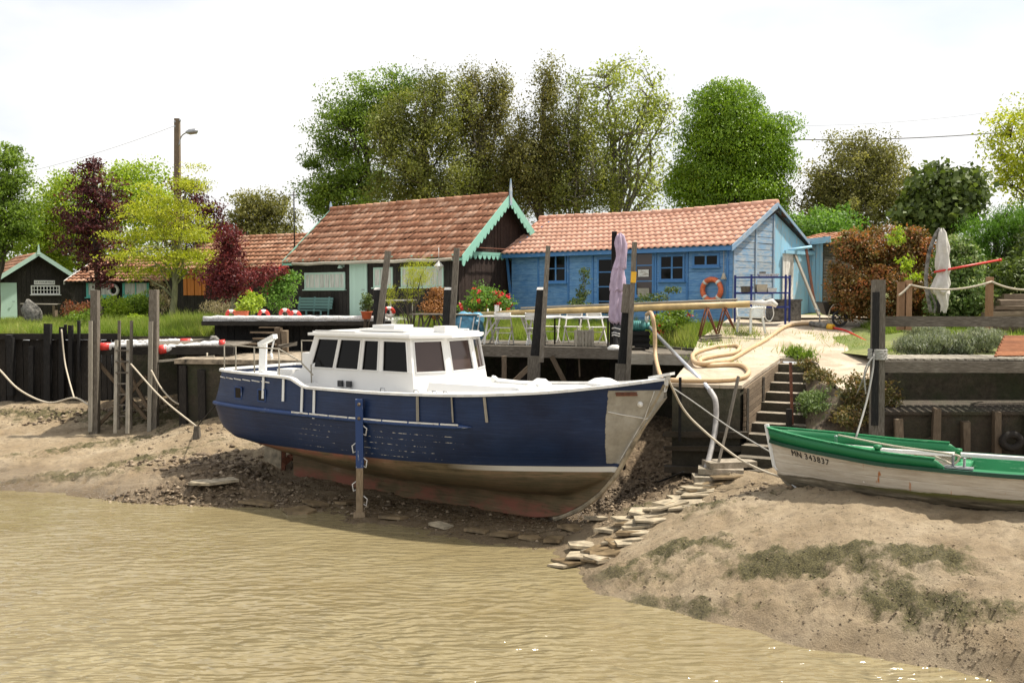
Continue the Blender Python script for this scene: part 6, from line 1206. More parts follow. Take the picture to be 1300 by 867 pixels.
# plastic garden chair
c = RX(953, 424); c.z = zr(c.y) + .02; t = thing('plastic_chair', 'white plastic garden armchair with fanned back by the shelf', 'chair', tuple(c), math.radians(-62)); Q = lambda x, y, z: W[t] @ Vector((x, y, z)); mt = M['plastic_white']
for sx, sy in ((-1, -1), (1, -1), (-1, 1), (1, 1)): b = MB(); b.beam(Q(sx * .27, sy * .25 , 0), Q(sx * .22, sy * .2, .42), .045, .05, .06, .05); b.build('leg', mt, t)
b = MB(); b.prism([Q(-.25, -.25, .41), Q(.25, -.25, .41), Q(.21, .2, .39), Q(-.21, .2, .39)], (0, 0, .03)); b.build('seat', mt, t)
b = MB()
for k in range(7): u = (k - 3) / 3; b.beam(Q(u * .13, .2, .42), Q(u * .22, .32, .83 - .05 * u * u), .035, .014, up=Q(0, 1, 0) - Q(0, 0, 0))
b.tube([Q(u * .25, .325 - .03 * abs(u), .86 - .09 * u * u) for u in np.linspace(-1, 1, 11)], .024, 6); b.beam(Q(-.2, .2, .42), Q(-.25, .3, .78), .04, .025); b.beam(Q(.2, .2, .42), Q(.25, .3, .78), .04, .025); b.build('backrest', mt, t)
for sx in (-1, 1): b = MB(); b.tube(smooth_path([Q(sx * .25, .27, .66), Q(sx * .29, .05, .67), Q(sx * .29, -.2, .66), Q(sx * .27, -.25, .58), Q(sx * .25, -.24, .42)], 4), .024, 6); b.build('armrest', mt, t)
# blue metal shelf
SZ = 3.8; t = thing('blue_shelf', 'dark blue metal shelf rack against the faded gable', 'shelf', (7, 27.6, SZ)); Yk = 27.5; xs_ = [at(p, 400, Yk).x for p in (938, 953.5, 997)]
for x, y in ((xs_[0], Yk + .5), (xs_[1], Yk), (xs_[2], Yk), (xs_[2] + .25, Yk + .5)): b = MB(); b.beam((x, y, 3.7 if y == Yk else 3.75), (x, y, at(950, 349, Yk).z), .05, .05); b.build('upright', M['shelf_blue'], t)
for py in (353, 373, 391): z = at(950, py, Yk).z; b = MB(); b.prism([(xs_[1], Yk, z), (xs_[2], Yk, z), (xs_[2] + .25, Yk + .5, z), (xs_[0], Yk + .5, z)], (0, 0, .045)); b.build('shelf_board', M['shelf_blue'], t)
for i, (px, py, w, h, m, lb) in enumerate(((948, 367, .28, .15, 'weathered_wood', 'grey box at the left of the middle shelf'), (966, 366, .30, .2, 'rope_tan', 'tan crate at the centre of the middle shelf'), (979, 369, .25, .1, 'chalky_white', 'flat white tin at the right of the middle shelf'), (975, 350, .55, .06, 'chalky_white', 'pale plank lying on the top shelf'), (968, 349, .12, .12, 'boulder', 'dark pot on the top shelf'), (958, 387, .3, .13, 'boulder', 'dark bin on the bottom shelf'))):
    z = at(950, (373 if i < 3 else (353 if i < 5 else 391)), Yk).z + .045; x = at(px, py, Yk + .2).x; b = MB(); b.beam((x, Yk + .2, z), (x, Yk + .2, z + h), w * .9, .25, w, .27, up=(0, 1, 0)); b.beam((x, Yk + .2, z + h), (x, Yk + .2, z + h + .012), w * 1.05, .29, up=(0, 1, 0)); props(b.build('storage_box', M[m]), lb, 'box')
b = MB(); p = RX(1003, 408); b.box((p.x - .1, p.y + .35, zr(p.y) + .3), (.85, .5, .56), .2); b.box((p.x - .1, p.y + .35, zr(p.y) + .6), (.9, .55, .05), .2); props(b.build('grey_chest', M['boulder']), 'dark grey lidded chest right of the blue shelf', 'chest')
# leaning poles by the shed
for (p, q, m, r, lb) in (((1007, 318), (1040, 401), 'pale_wood', .07, 'pale wooden pole leaning across the light blue shed door'), ((1023, 313), (1034, 386), 'rust', .07, 'rusty red prop leaning on the light blue shed')):
    b = MB(); b.beam(at(*p, 31.6), at(*q, 30.2 if m == 'pale_wood' else 31.0), r, r); props(b.build('leaning_pole', M[m]), lb, 'pole')
b = MB(); b.tube([at(993, 319, 31.4), at(1030, 313.5, 31.6)], .05, 8); props(b.build('blue_pole', M['sky_blue_paint']), 'light blue horizontal pole fixed on the shed front', 'pole')
# wheelbarrow
c = RX(1054, 413); t = thing('wheelbarrow', 'black wheelbarrow with a yellow hoop beside the red leaved hedge', 'wheelbarrow', tuple(c)); b = MB(); z0 = c.z
b.beam(c + Vector((0, 0, .3)), c + Vector((0, 0, .62)), .36, .4, .62, .6, up=(0, 1, 0)); b.beam(c + Vector((0, 0, .62)), c + Vector((0, 0, .65)), .66, .64, up=(0, 1, 0)); b.build('tray', M['black_metal'], t)
b = MB(); w = c + Vector((.12, -.42, .2)); b.tube([w + Vector((.19 * math.cos(a), 0, .19 * math.sin(a))) for a in np.linspace(0, 2 * math.pi, 20, endpoint=False)], .035, 8, closed=True)
[b.tube([w, w + Vector((.19 * math.cos(a), 0, .19 * math.sin(a)))], .01, 4) for a in np.linspace(0, 2 * math.pi, 6, endpoint=False)]; b.build('wheel', M['black_metal'], t)
b = MB(); [b.tube([w + Vector((sx * .06, 0, 0)), c + Vector((sx * .15, 0, .3)), c + Vector((sx * .22, .7, .45))], .018, 6) for sx in (-1, 1)]; [b.tube([c + Vector((sx * .2, .3, .3)), c + Vector((sx * .2, .3, 0))], .018, 6) for sx in (-1, 1)]; b.build('frame', M['grey_metal'], t)
b = MB(); c2 = c + Vector((.05, -.38, .34)); b.tube([c2 + Vector((-.27 * math.cos(a) * .8, 0, .36 * math.sin(a) - .1)) for a in np.linspace(-.6, 2.2, 16)], .013, 6); b.build('hoop', M['rope_tan'], t)
# hoses
Hp = [(835, 110), (780, 112), (720, 125), (640, 180), (560, 225), (490, 265), (420, 285), (350, 290), (330, 262), (350, 232), (430, 210), (510, 205), (530, 218), (500, 238), (420, 250), (362, 266), (390, 288), (480, 285), (540, 290), (568, 315), (545, 340), (450, 352), (300, 354), (236, 352)]
P = smooth_path([RX(780 + x / 3.336, 380 + y / 3.336) + Vector((0, 0, .05 + (.05 if 5 < i < 9 else 0))) for i, (x, y) in enumerate(Hp)], 7); b = MB(); b.tube(P, .052, 8); props(b.build('suction_hose', M['hose_tan']), 'thick tan hose coiled on the concrete ramp', 'hose')
t = thing('hose_coupling', 'grey and yellow pipe coupling between the tan and red hoses', 'coupling', tuple(RX(1044, 416))); b = MB(); b.tube([RX(1029, 414) + Vector((0, 0, .07)), RX(1052, 418) + Vector((0, 0, .07))], .075, 12); b.build('pipe', M['boulder'], t); b = MB(); b.tube([RX(1051, 418) + Vector((0, 0, .07)), RX(1058, 419) + Vector((0, 0, .07))], .085, 12); b.build('collar', M['yellow_paint'], t)
b = MB(); b.tube(smooth_path([RX(1058, 419) + Vector((0, 0, .06)), RX(1075, 422) + Vector((0, 0, .03)), RX(1100, 435) + Vector((0, 0, .03)), RX(1120, 444) + Vector((0, 0, .03)), RX(1135, 449) + Vector((0, 0, .05))], 6), .03, 8); props(b.build('red_hose', M['red_plastic']), 'red hose running from the coupling under the right deck', 'hose')
# pump
t = thing('water_pump', 'green pump on a dark box at the end of the jetty', 'pump', tuple(on(815, 445, 3.1))); c = on(814, 444, 3.1) + Vector((0, .35, 0)); b = MB(); b.box(c + Vector((0, 0, .24)), (.46, .4, .46)); [b.beam(c + Vector((-.25, -.22, z)), c + Vector((.25, -.22, z)), .04, .07, up=(0, 0, 1)) for z in (.1, .25, .4)]; b.build('base_box', M['tarred_wood'], t)
b = MB(); m = c + Vector((-.02, -.02, .60)); b.tube([m - Vector((.22, 0, 0)), m - Vector((.2, 0, 0)), m + Vector((.14, 0, 0)), m + Vector((.17, 0, 0))], [.10, .14, .14, .1], 16); [b.tube([m + Vector((x, 0, 0)), m + Vector((x + .015, 0, 0))], .155, 16) for x in (-.15, -.1, -.05, 0, .05)]; b.build('motor', M['pump_green'], t)
b = MB(); b.tube([m + Vector((.17, 0, 0)), m + Vector((.27, 0, 0))], [.08, .11], 14); b.build('pump_head', M['pump_green'], t); b = MB(); b.tube([m + Vector((.2, 0, .08)), m + Vector((.2, 0, .32))], .045, 10); b.build('outlet_pipe', M['chalky_white'], t)
# metal pipe and lower hose
pa, pb_ = m + Vector((.27, 0, -.02)), at(901, 495, 19.75); b = MB(); b.tube([pa, pb_], .045, 10); props(b.build('metal_pipe', M['silver']), 'straight silver pipe slanting down from the green pump', 'pipe')
b = MB(); b.tube(smooth_path([pb_, at(908, 508, 19.6), at(909, 530, 19.55), at(906, 556, 19.4), at(897, 592, 19.1), at(885, 622, 18.9)], 6), .055, 8); props(b.build('drain_hose', M['hose_grey']), 'pale hose hanging from the silver pipe to the mud', 'hose')
b = MB(); b.tube(smooth_path([m + Vector((.2, 0, .3)), at(827, 398, 24.0), at(831, 420, 23.8), at(832, 450, 23.6), at(836, 470, 22.5), at(843, 490, 19.8), at(840, 505, 19.4)], 6), .05, 8); props(b.build('tan_hose', M['hose_tan']), 'tan hose hanging down from the pump past the jetty end', 'hose')
b = MB(); b.beam(at(937.5, 478, 19.7), at(924, 540, 19.3), .05, .05); b.beam(at(924, 540, 19.3), at(911, 592, 18.9), .04, .04); props(b.build('leaning_stake', M['weathered_wood']), 'thin grey stake leaning on the concrete block corner', 'stake')
t = thing('stair_post', 'rusty iron pole beside a short wooden post at the stairs', 'post', tuple(at(1005, 545, 20))); b = MB(); b.beam(at(1003.5, 460, 20.3), at(1006, 548, 20.1), .05, .05); b.build('pole', M['rust'], t); b = MB(); b.beam(at(1001.5, 519, 20.0), at(1001.5, 550, 20.0), .1, .1); b.build('post', M['dark_wood'], t)
# ================================================================ ropes
def rope(pts, r, mat, label, k=8): b = MB(); b.tube(smooth_path(pts, k), r, 6); return props(b.build('rope', mat), label, 'rope')
rope([bp(11.05, 0, 2.95), at(868, 520, 18.6), at(895, 548, 18.5), at(935, 580, 18.2), at(965, 596, 18.0), at(990, 605, 17.7)], .022, M['rope_tan'], 'pale mooring rope from the blue bow down to the mud by the dinghy')
rope([at(855, 493, 19.6), at(880, 510, 19.2), at(930, 545, 18.6), at(985, 578, 17.8)], .014, M['rope_grey'], 'thin dark rope crossing before the block to the dinghy bow')
rope([at(868, 600, 18.9) + Vector((0, 0, .02)), gmud(830, 612), gmud(800, 606) + Vector((0, 0, .03))], .018, M['tarred_wood'], 'black cable lying from the stone steps towards the bow')
rope([at(-10, 462, 31.5), at(0, 470, 31.4), at(25, 495, 31.0), at(61, 511, 30.6), at(94, 505, 30.0), at(113, 514, 29.0)], .03, M['rope_tan'], 'slack rope hanging along the timber bulkhead to the left pile')
rope([at(78, 418, 32.4), at(82, 457, 32.3), at(87, 480, 31.6), at(94, 505, 30.0)], .025, M['rope_tan'], 'rope hanging from the bulkhead top to the slack rope')
rope([at(166, 462, 28.2), at(205, 505, 27.3), at(249, 541, 26.5)], .024, M['rope_tan'], 'straight rope from the ladder to the stump by the stern')
rope([at(192, 470, 28.2), at(205, 493, 28), at(225, 512, 27.8), at(245, 510, 27.9), at(257, 487, 28.3), at(262, 465, 28.5), at(263, 448, 28.6)], .024, M['rope_tan'], 'rope looping from the right ladder pile up to the stage end')
rope([at(251, 541, 26.5), at(258, 532, 25.5), bp(.05, -1.4, 1.9)], .016, M['tarred_wood'], 'dark mooring line from the stump to the blue stern')
b = MB(); p = gmud(250, 556); b.beam(p - Vector((0, 0, .2)), p + Vector((0, 0, .32)), .2, .18, .15, .14, jit=.02); props(b.build('stump', M['weathered_wood']), 'short wooden stump in the mud behind the blue stern', 'stump')
# ================================================================ slabs and stones
for i, (px, py, w, d, m, lb) in enumerate([(742, 695, .5, .34, 'stone_slab', 'pale broken slab at the waterline nearest the mud ridge'), (703, 687, .42, .3, 'wet_slab', 'wet broken slab left of the pale waterline slab'), (675, 685, .42, .26, 'wet_slab', 'wet slab flush with the water below the bow'), (640, 680, .5, .3, 'wet_slab', 'wet slab under the forward keel'), (790, 690, .6, .4, 'wet_slab', 'large wet slab beside the mud ridge'), (775, 675, .5, .36, 'stone_slab', 'pale slab tilted below the bow stem'), (797, 662, .5, .34, 'stone_slab', 'pale pointed slab right of the bow foot'), (815, 652, .45, .3, 'stone_slab', 'slab against the ridge right of the bow'),
   (803, 678, .55, .3, 'wet_slab', 'dark wet slab lying against the ridge foot'), (762, 712, .5, .25, 'stone_slab', 'pale slab at the tip of the mud ridge'), (843, 641, .36, .28, 'stone_slab', 'small slab halfway up the ridge'), (862, 634, .4, .3, 'wet_slab', 'dark slab upper part of the ridge'), (880, 627, .4, .3, 'stone_slab', 'pale slab near the lower end of the hose'), (898, 617, .42, .3, 'stone_slab', 'slab stacked below the bottom stair'), (560, 669, .4, .25, 'stone_slab', 'lone pale slab in the shallow water right of the prop leg'), (500, 659, .5, .3, 'wet_slab', 'brown slab just right of the prop leg foot'),
   (440, 640, .42, .3, 'wet_slab', 'dark slab left of the prop leg'), (272, 613, .95, .5, 'stone_slab', 'large flat grey slab in the mud left of the rudder'), (330, 640, .8, .5, 'wet_slab', 'wide dark slab below the rudder'), (380, 652, .6, .4, 'wet_slab', 'wet slab left of the prop leg in the water edge'), (400, 641, .5, .3, 'wet_slab', 'broken wet slab between rudder and prop leg'), (728, 672, .5, .3, 'wet_slab', 'wet slab under the front of the keel'), (758, 660, .4, .25, 'stone_slab', 'slab lying right behind the bow foot'), (605, 676, .4, .25, 'wet_slab', 'wet slab mid keel in the water')]):
    p = gmud(px, py); p.z = max(p.z, .0); n = random.choice([4, 5]); a0 = random.uniform(-.5, .5); q = []
    for k in range(n): a = a0 + 2 * math.pi * k / n + random.uniform(-.3, .3); q.append(Vector((w * .62 * math.cos(a), d * .75 * math.sin(a), 0)))
    R = Matrix.Rotation(random.uniform(-.12, .12), 3, 'X') @ Matrix.Rotation(random.uniform(-.12, .12), 3, 'Y'); q = [R @ v + p + Vector((0, 0, .012)) for v in q]; b = MB(); b.prism(q, Vector((0, 0, .055))); props(b.build('broken_slab', M[m]), lb, 'slab', 'broken slabs around the keel')
PA, PB = gmud(748, 716), gmud(925, 606)
for i in range(34):
    u = i / 33; c = PA.lerp(PB, u) + Vector((random.uniform(-.55, .12) * (1 - .55 * u), random.uniform(-.25, .35), 0)); c.z = max(float(zmud(c.x, c.y)), .0) - .012 + random.uniform(0, .022); n = random.choice([4, 4, 5]); a0 = random.uniform(0, 3); q = []; w = random.uniform(.17, .42)
    for k in range(n): a = a0 + 2 * math.pi * k / n + random.uniform(-.3, .3); q.append(Vector((w * math.cos(a) * 1.25, w * math.sin(a), 0)))
    Rm = Matrix.Rotation(random.uniform(-.12, .05), 3, 'X') @ Matrix.Rotation(random.uniform(-.22, .0), 3, 'Y'); b = MB(); b.prism([Rm @ v + c for v in q], Vector((0, 0, .035))); props(b.build('ridge_slab', M['stone_slab' if random.random() < .7 else 'wet_slab']), 'flat tan slab in the overlapping row along the edge of the right mud bank', 'slab', 'overlapping slabs along the mud ridge')
for i, (px, py, w, z, lb) in enumerate(((905, 607, .75, .10, 'bottom slab of the loose step stack'), (915, 597, .85, .22, 'middle slab of the loose step stack'), (926, 588, .95, .34, 'top slab of the loose step stack'), (947, 604, .6, .05, 'thick slab right of the loose step stack'))):
    p = at(px, py, 18.9 + i * .12); b = MB(); b.box(p, (w, .45, .11), random.uniform(-.2, .2)); props(b.build('step_slab', M['step_concrete']), lb, 'slab', 'loose step slabs at the stair foot')
# ================================================================ right deck
t = thing('right_deck', 'weathered timber deck on the right with a plank rail', 'deck', (12, 19.5, 3)); DX0 = at(1119, 460, 18.5).x
b = MB(); x = DX0
while x < 24: b.beam((x + .07, 18.45, 3.31), (x + .07, min(19.7, 18.6 + (x - DX0 + .1) * 2.75), 3.31), .105, .035, up=(0, 0, 1), jit=.004); x += .155
b.build('deck_planks', M['pale_wood'], t); b = MB(); b.beam((DX0 - .05, 18.42, 3.18), (DX0 + 8, 18.42, 3.16), .09, .21, up=(0, 0, 1), jit=.008); b.build('edge_beam', M['weathered_wood'], t); b = MB(); b.beam((DX0 + 8.0, 18.43, 3.18), (24, 18.43, 3.16), .09, .21, up=(0, 0, 1)); b.build('edge_beam', M['weathered_wood'], t)
b = MB(); b.beam((DX0 + .5, 19.5, 3.2), (24, 19.5, 3.2), .12, .18, up=(0, 0, 1)); b.build('joist', M['dark_wood'], t); b = MB(); b.beam((DX0 + .05, 18.5, 3.12), (DX0 + .5, 19.6, 3.15), .14, .2, up=(0, 0, 1)); b.build('joist', M['dark_wood'], t)
b = MB(); b.beam((DX0 - .1, 18.4, 4.02), (24, 18.4, 3.97), .05, .19, up=(0, 0, 1), jit=.006); b.build('rail', M['weathered_wood'], t)
for x in (DX0 + 3.0, DX0 + 6.5): b = MB(); b.beam((x, 18.46, 3.2), (x, 18.46, 4.0), .1, .1); b.build('rail_post', M['weathered_wood'], t)
# rope fence
t = thing('rope_fence', 'brown fence posts joined by slack rope behind the right deck', 'fence', tuple(at(1200, 400, 22.3))); tops = []
for px, y0 in ((1144, 358), (1153.5, 356), (1256.5, 352), (1345, 350)):
    a = at(px, y0, 22.4); c = at(px, 402, 22.4); b = MB(); b.beam((a.x, a.y, c.z - .3), a, .13, .13, jit=.006); b.build('post', M['post_wood'], t); tops.append(a)
for i, (p, q, s_) in enumerate(((tops[0] - Vector((.1, .05, .2)), tops[1], .02), (tops[1], tops[2], .14), (tops[2], tops[3], .2))): b = MB(); o_ = Vector((0, -.09, -.1)); b.tube(rope_pts(p + o_, q + o_, s_), .025, 6); b.build('rope', M['rope_tan'], t)
# cream parasol
t = thing('cream_parasol', 'closed cream cantilever parasol with a curved grey mast before the hedge', 'parasol', tuple(at(1185, 400, 23.5))); Yk = 23.4
b = MB(); b.tube(smooth_path([at(1182, 397, Yk), at(1177.5, 375, Yk), at(1175.5, 352, Yk), at(1179.5, 322, Yk), at(1187, 300, Yk), at(1193.5, 290.5, Yk)], 6), .045, 8); b.build('mast', M['boulder'], t); b = MB(); b.tube(smooth_path([at(1186, 398, Yk), at(1187, 385, Yk), at(1178, 367, Yk)], 5), .03, 6); b.build('strut', M['boulder'], t)
ks = [(1195.5, 291, .03), (1196, 296, .09), (1197, 312, .13), (1197, 325, .13), (1197, 340, .15), (1197, 348, .12), (1195, 362, .18), (1193, 369, .20), (1196, 374, .13), (1198, 388, .09), (1197, 396, .07)]
tt = np.linspace(0, len(ks) - 1, 60); kx, ky, kr = (np.interp(tt, range(len(ks)), [k[i] for k in ks]) for i in range(3)); furled(t, [at(a, b_, Yk - .05) for a, b_ in zip(kx, ky)], kr, M['cream_cloth'], folds=5, seed=4)
b = MB(); b.tube([at(1192, 398, Yk), at(1193, 372, Yk)], .05, 8); b.build('lower_pole', M['black_metal'], t)
b = MB(); b.tube([at(1186, 345.5, 23.2), at(1270, 330, 23.4)], .026, 8); b.tube([at(1268, 330.4, 23.4), at(1271, 330, 23.4)], .036, 8); props(b.build('red_boom', M['red_plastic']), 'long red pole tied across the cream parasol', 'pole')
# lounger, dark steps
t = thing('deck_lounger', 'reddish slatted wooden lounger on the right deck', 'lounger', tuple(on(1285, 452, 3.35))); p0, p1 = on(1264, 451, 3.36), at(1276, 427, 19.9); b = MB()
for k in range(7): a = p0.lerp(p1, (k + .5) / 7); b.beam(a, a + Vector((1.3, .1, 0)), .10, .025, up=(0, -1, 1))
b.build('slats', M['red_wood'], t); b = MB(); [b.beam(p0 + Vector((x, .02 * x, -.03)), p1 + Vector((x, .02 * x, -.03)), .05, .05) for x in (0, 1.3)]; b.beam(p1, p1 + Vector((0, .1, -.5)), .05, .05); b.build('frame', M['red_wood'], t)
t = thing('garden_steps', 'dark timber garden steps with grass at the right edge', 'steps', tuple(at(1285, 398, 24.5)))
for k in range(4): b = MB(); y = 398 - k * 7; b.beam(at(1258 + k * 5, y, 24 + k * .45), at(1345, y, 24 + k * .45), .16, .12, up=(0, 0, 1), jit=.02); b.prism([at(1258 + k * 5, y - 1, 24 + k * .45), at(1345, y - 1, 24 + k * .45), at(1345, y - 1, 24 + k * .45) + Vector((0, .5, .0)), at(1258 + k * 5, y - 1, 24 + k * .45) + Vector((0, .5, 0))], (0, 0, -.5), mat=1); b.build('step', [M['brown_wood'], M['earth_bank']], t)
# utility pole and wires
t = thing('utility_pole', 'tall brown utility pole with street lamp arm above the trees', 'utility pole', tuple(at(225.5, 400, 50))); a, c = at(225, 151, 50), at(226, 400, 50); b = MB(); b.beam(c - Vector((0, 0, .5)), a, .36, .36, .24, .24); b.build('pole', M['brown_wood'], t)
b = MB(); b.tube(smooth_path([at(227, 186, 49.8), at(230, 174, 49.8), at(236, 169, 49.6), at(241, 168, 49.5)], 4), .03, 6); b.build('lamp_arm', M['grey_metal'], t); b = MB(); p = at(243, 167.5, 49.4); b.lathe([(.05, -.3), (.14, -.1), (.14, .25), (.05, .34)], p, 10, axis=(1, -.2, .1)); b.build('lamp_head', M['grey_metal'], t)
b = MB(); [b.lathe([(.03, 0), (.05, .05), (.05, .12), (.02, .16)], at(x, y, 49.9), 8) for x, y in ((222, 157), (228.5, 155), (222, 163))]; b.build('insulator', M['grey_metal'], t)['kind'] = 'stuff'
def wire(p, q, sag, r, label): b = MB(); b.tube(rope_pts(p, q, sag, 40), r, 5); return props(b.build('overhead_wire', M['black_metal']), label, 'wire')
wire(at(950, 176, 44), at(1420, 152, 44), .35, .022, 'dark overhead wire crossing the sky at upper right'); wire(at(222, 160, 50), at(-60, 235, 62), .4, .008, 'faint wire running left from the utility pole'); wire(at(1000, 160, 60), at(1400, 118, 60), .5, .007, 'faint thin wire above the dark wire at upper right')
b = MB(); b.beam((at(950, 176, 44).x, 44, 3.5), at(950, 173, 44), .25, .25, .18, .18); props(b.build('wire_post', M['post_wood']), 'wooden wire post hidden in the ivy tree', 'post')
# ================================================================ vegetation
def unit(a): return a / (np.linalg.norm(a, axis=-1, keepdims=True) + 1e-9)
def leaf_mesh(name, C, size, mat, parent=None, up=.5, droop=.2, aspect=.55, rnd=None, seed=0, outward=None, grow=None):
    r = np.random.default_rng(seed); n = len(C); d = r.normal(size=(n, 3)); d[:, 2] -= droop * 1.5
    if grow is not None: d = d * .35 + np.array(grow)
    d = unit(d); nn = r.normal(size=(n, 3)) * .8; nn[:, 2] += up
    if outward is not None: nn += outward * .8
    s = unit(np.cross(d, nn)); nn = unit(np.cross(s, d)); L = (size * r.uniform(.6, 1.25, n))[:, None]; w = L * aspect * .5
    V = np.stack([C - d * L * .5, C + s * w + nn * L * .10 - d * L * .05, C + d * L * .5, C - s * w + nn * L * .10 - d * L * .05], 1).reshape(-1, 3)
    F = np.arange(4 * n).reshape(-1, 4)
    if parent is not None: inv = np.array(W[parent].inverted()); V = V @ inv[:3, :3].T + inv[:3, 3]
    if rnd is None: rnd = r.uniform(0, 1, n)
    return np_mesh(name, V, F, 4, mat, parent, rnd=rnd)
def blobs_world(bl):
    out = []
    for q in bl:
        px, py, Yk, rx, ry = q[:5]; dp = q[5] if len(q) > 5 else 1.0; c = at(px, py, Yk); k = Yk / FPX; out.append((np.array(c), np.array([rx * k, rx * k * dp, ry * k])))
    return out
def clumps(bl, n, seed, hollow=.55, bump=.25, zmin=None):
    r = np.random.default_rng(seed); B = blobs_world(bl); wts = np.array([b[1][0] * b[1][2] for b in B]); wts = wts / wts.sum(); pick = r.choice(len(B), n, p=wts); C = np.array([B[i][0] for i in pick]); R = np.array([B[i][1] for i in pick])
    d = unit(r.normal(size=(n, 3))); rad = r.uniform(hollow ** 3, 1, n) ** (1 / 3); nb = 1 + bump * np.sin(d[:, 0] * 5 + seed) * np.sin(d[:, 2] * 4 + seed * 1.7) + bump * .6 * np.clip(r.normal(size=n), -1.5, 1.1)
    P = C + d * R * (rad * nb)[:, None]; P = P
    if zmin is not None: P[:, 2] = np.maximum(P[:, 2], zmin + r.uniform(0, .2, n))
    return P, d
def foliage(name, bl, n, per, leaf, cr, mat, parent=None, seed=1, hollow=.55, flat=.65, up=.5, droop=.25, aspect=.55, bump=.22, zmin=None, shell=False, grow=None, crv=.5):
    P, d = clumps(bl, n, seed, hollow, bump, zmin); r = np.random.default_rng(seed + 99); crs = cr * r.uniform(1 - crv, 1 + crv, n); o = unit(r.normal(size=(n, per, 3))); ou_ = o.copy(); o = o * r.uniform(.3 if not shell else .72, 1, (n, per, 1)) ** .7; o[..., 2] *= flat
    C = (P[:, None] + o * crs[:, None, None]).reshape(-1, 3); out = np.repeat(d, per, 0) * .6 + ou_.reshape(-1, 3) * .9
    if zmin is not None: C[:, 2] = np.maximum(C[:, 2], zmin)
    rn = np.clip(np.repeat(r.uniform(0, 1, n), per) * .6 + r.uniform(0, 1, n * per) * .4, 0, 1)
    ob = leaf_mesh(name, C, leaf, mat, parent, up, droop, aspect, rn, seed, out, grow); return ob, P
def limb(b, p, q, r0, r1, seed, wig=.12, n=6):
    rr = random.Random(seed); p = Vector(p); q = Vector(q); L = (q - p).length; pts = []
    for i in range(n + 1):
        t = i / n; x = p.lerp(q, t) + Vector((0, 0, L * .12 * math.sin(math.pi * t))); x += Vector([rr.uniform(-1, 1) * L * wig * math.sin(math.pi * t) * .5 for _ in range(3)]); pts.append(x)
    b.tube(pts, [r0 + (r1 - r0) * i / n for i in range(n + 1)], 6); return pts
def tree(name, label, cat, bl, base, top, tr, mat, barkm, n, per, leaf, cr, seed, limbs=10, twigs=0, group=None, lr=.35, **kw):
    """base/top are world points of the trunk"""
    base = Vector(base); top = Vector(top); t = thing(name, label, cat, tuple(base), 0, group)
    ob, P = foliage('crown', bl, n, per, leaf, cr, M[mat], t, seed, **kw)
    b = MB(); rr = random.Random(seed); n_ = 8; tp = []
    for i in range(n_ + 1): u = i / n_; tp.append(base.lerp(top, u) + Vector((rr.uniform(-1, 1) * tr * .6 * math.sin(3 * u), rr.uniform(-1, 1) * tr * .6 * math.sin(3 * u), 0)))
    b.tube(tp, [tr * (1 - .75 * i / n_) * (1.25 if i == 0 else 1) for i in range(n_ + 1)], 9); allp = list(tp[3:])
    idx = rr.sample(range(len(P)), min(limbs, len(P)))
    for k, i in enumerate(idx): q = Vector(P[i]); u = rr.uniform(.3, .95); p = tp[int(u * n_)]; allp += limb(b, p, q, tr * lr * rr.uniform(.6, 1), tr * .07 + .006, seed * 31 + k)
    if twigs:
        A = np.array([tuple(a) for a in allp])
        for k, i in enumerate(rr.sample(range(len(P)), min(twigs, len(P)))):
            dd = np.linalg.norm(A - P[i], axis=1) + np.maximum(0, A[:, 2] - P[i][2]) * 2; j = int(dd.argmin())
            if dd[j] > .1: limb(b, A[j], P[i], tr * .09 + .008, .006, seed * 77 + k, n=3)
    b.build('trunk', M[barkm], t); return t
G = lambda x, y: Vector((x, y, zg(x, y)))
def base_at(px, Yk, dz=-.1): x = at(px, 400, Yk).x; return Vector((x, Yk, zg(x, Yk) + dz))
# --- tall trees behind the huts
tree('green_tree', 'bright leafy green tree with dense foliage left of the dark oaks', 'tree', [(448, 170, 49, 42, 55), (425, 225, 49, 30, 45), (470, 135, 49, 34, 36), (505, 115, 49, 24, 22), (415, 255, 49, 28, 28), (460, 245, 49, 42, 40), (395, 240, 49, 12, 16), (405, 210, 49, 16, 14), (430, 150, 49, 20, 24)], base_at(470, 49), at(462, 140, 49), .28, 'leaf_green', 'bark_brown', 300, 130, .14, .78, 3, 16, 60, hollow=.35, flat=.5)
GT_ = 'tall trees behind the black hut'
tree('oak_tree', 'broad dark olive oak directly right of the bright green tree', 'tree', [(520, 195, 46, 48, 62), (600, 240, 46.5, 40, 36), (510, 245, 46, 40, 30), (560, 150, 46, 40, 46), (550, 230, 46, 60, 42), (500, 165, 46, 26, 38), (545, 112, 46, 22, 24)], base_at(530, 46), at(540, 150, 46), .3, 'leaf_oak', 'bark_brown', 520, 90, .125, .60, 4, 18, 150, group=GT_, hollow=.3, bump=.25, flat=1.1)
tree('oak_tree', 'sparse topped olive tree with upright twigs above the black hut ridge', 'tree', [(610, 170, 47, 36, 58), (590, 125, 47, 20, 32), (632, 125, 47, 20, 36), (615, 225, 47, 44, 48), (600, 98, 47, 9, 14), (640, 110, 47, 12, 20)], base_at(610, 47), at(612, 120, 47), .24, 'leaf_olive', 'bark_grey', 400, 60, .125, .46, 5, 20, 220, group=GT_, hollow=.2, bump=.28, flat=1.6)
tree('oak_tree', 'tall narrow dark olive tree between black hut gable and blue hut', 'tree', [(654, 215, 46.6, 26, 66), (690, 165, 46, 26, 60), (695, 115, 46, 16, 28), (675, 220, 46, 40, 50), (700, 235, 46, 36, 42), (692, 95, 46, 8, 12), (655, 200, 46, 18, 40)], base_at(685, 46), at(690, 110, 46), .24, 'leaf_olive', 'bark_brown', 500, 66, .125, .50, 6, 16, 150, group=GT_, hollow=.2, bump=.26, flat=1.4)
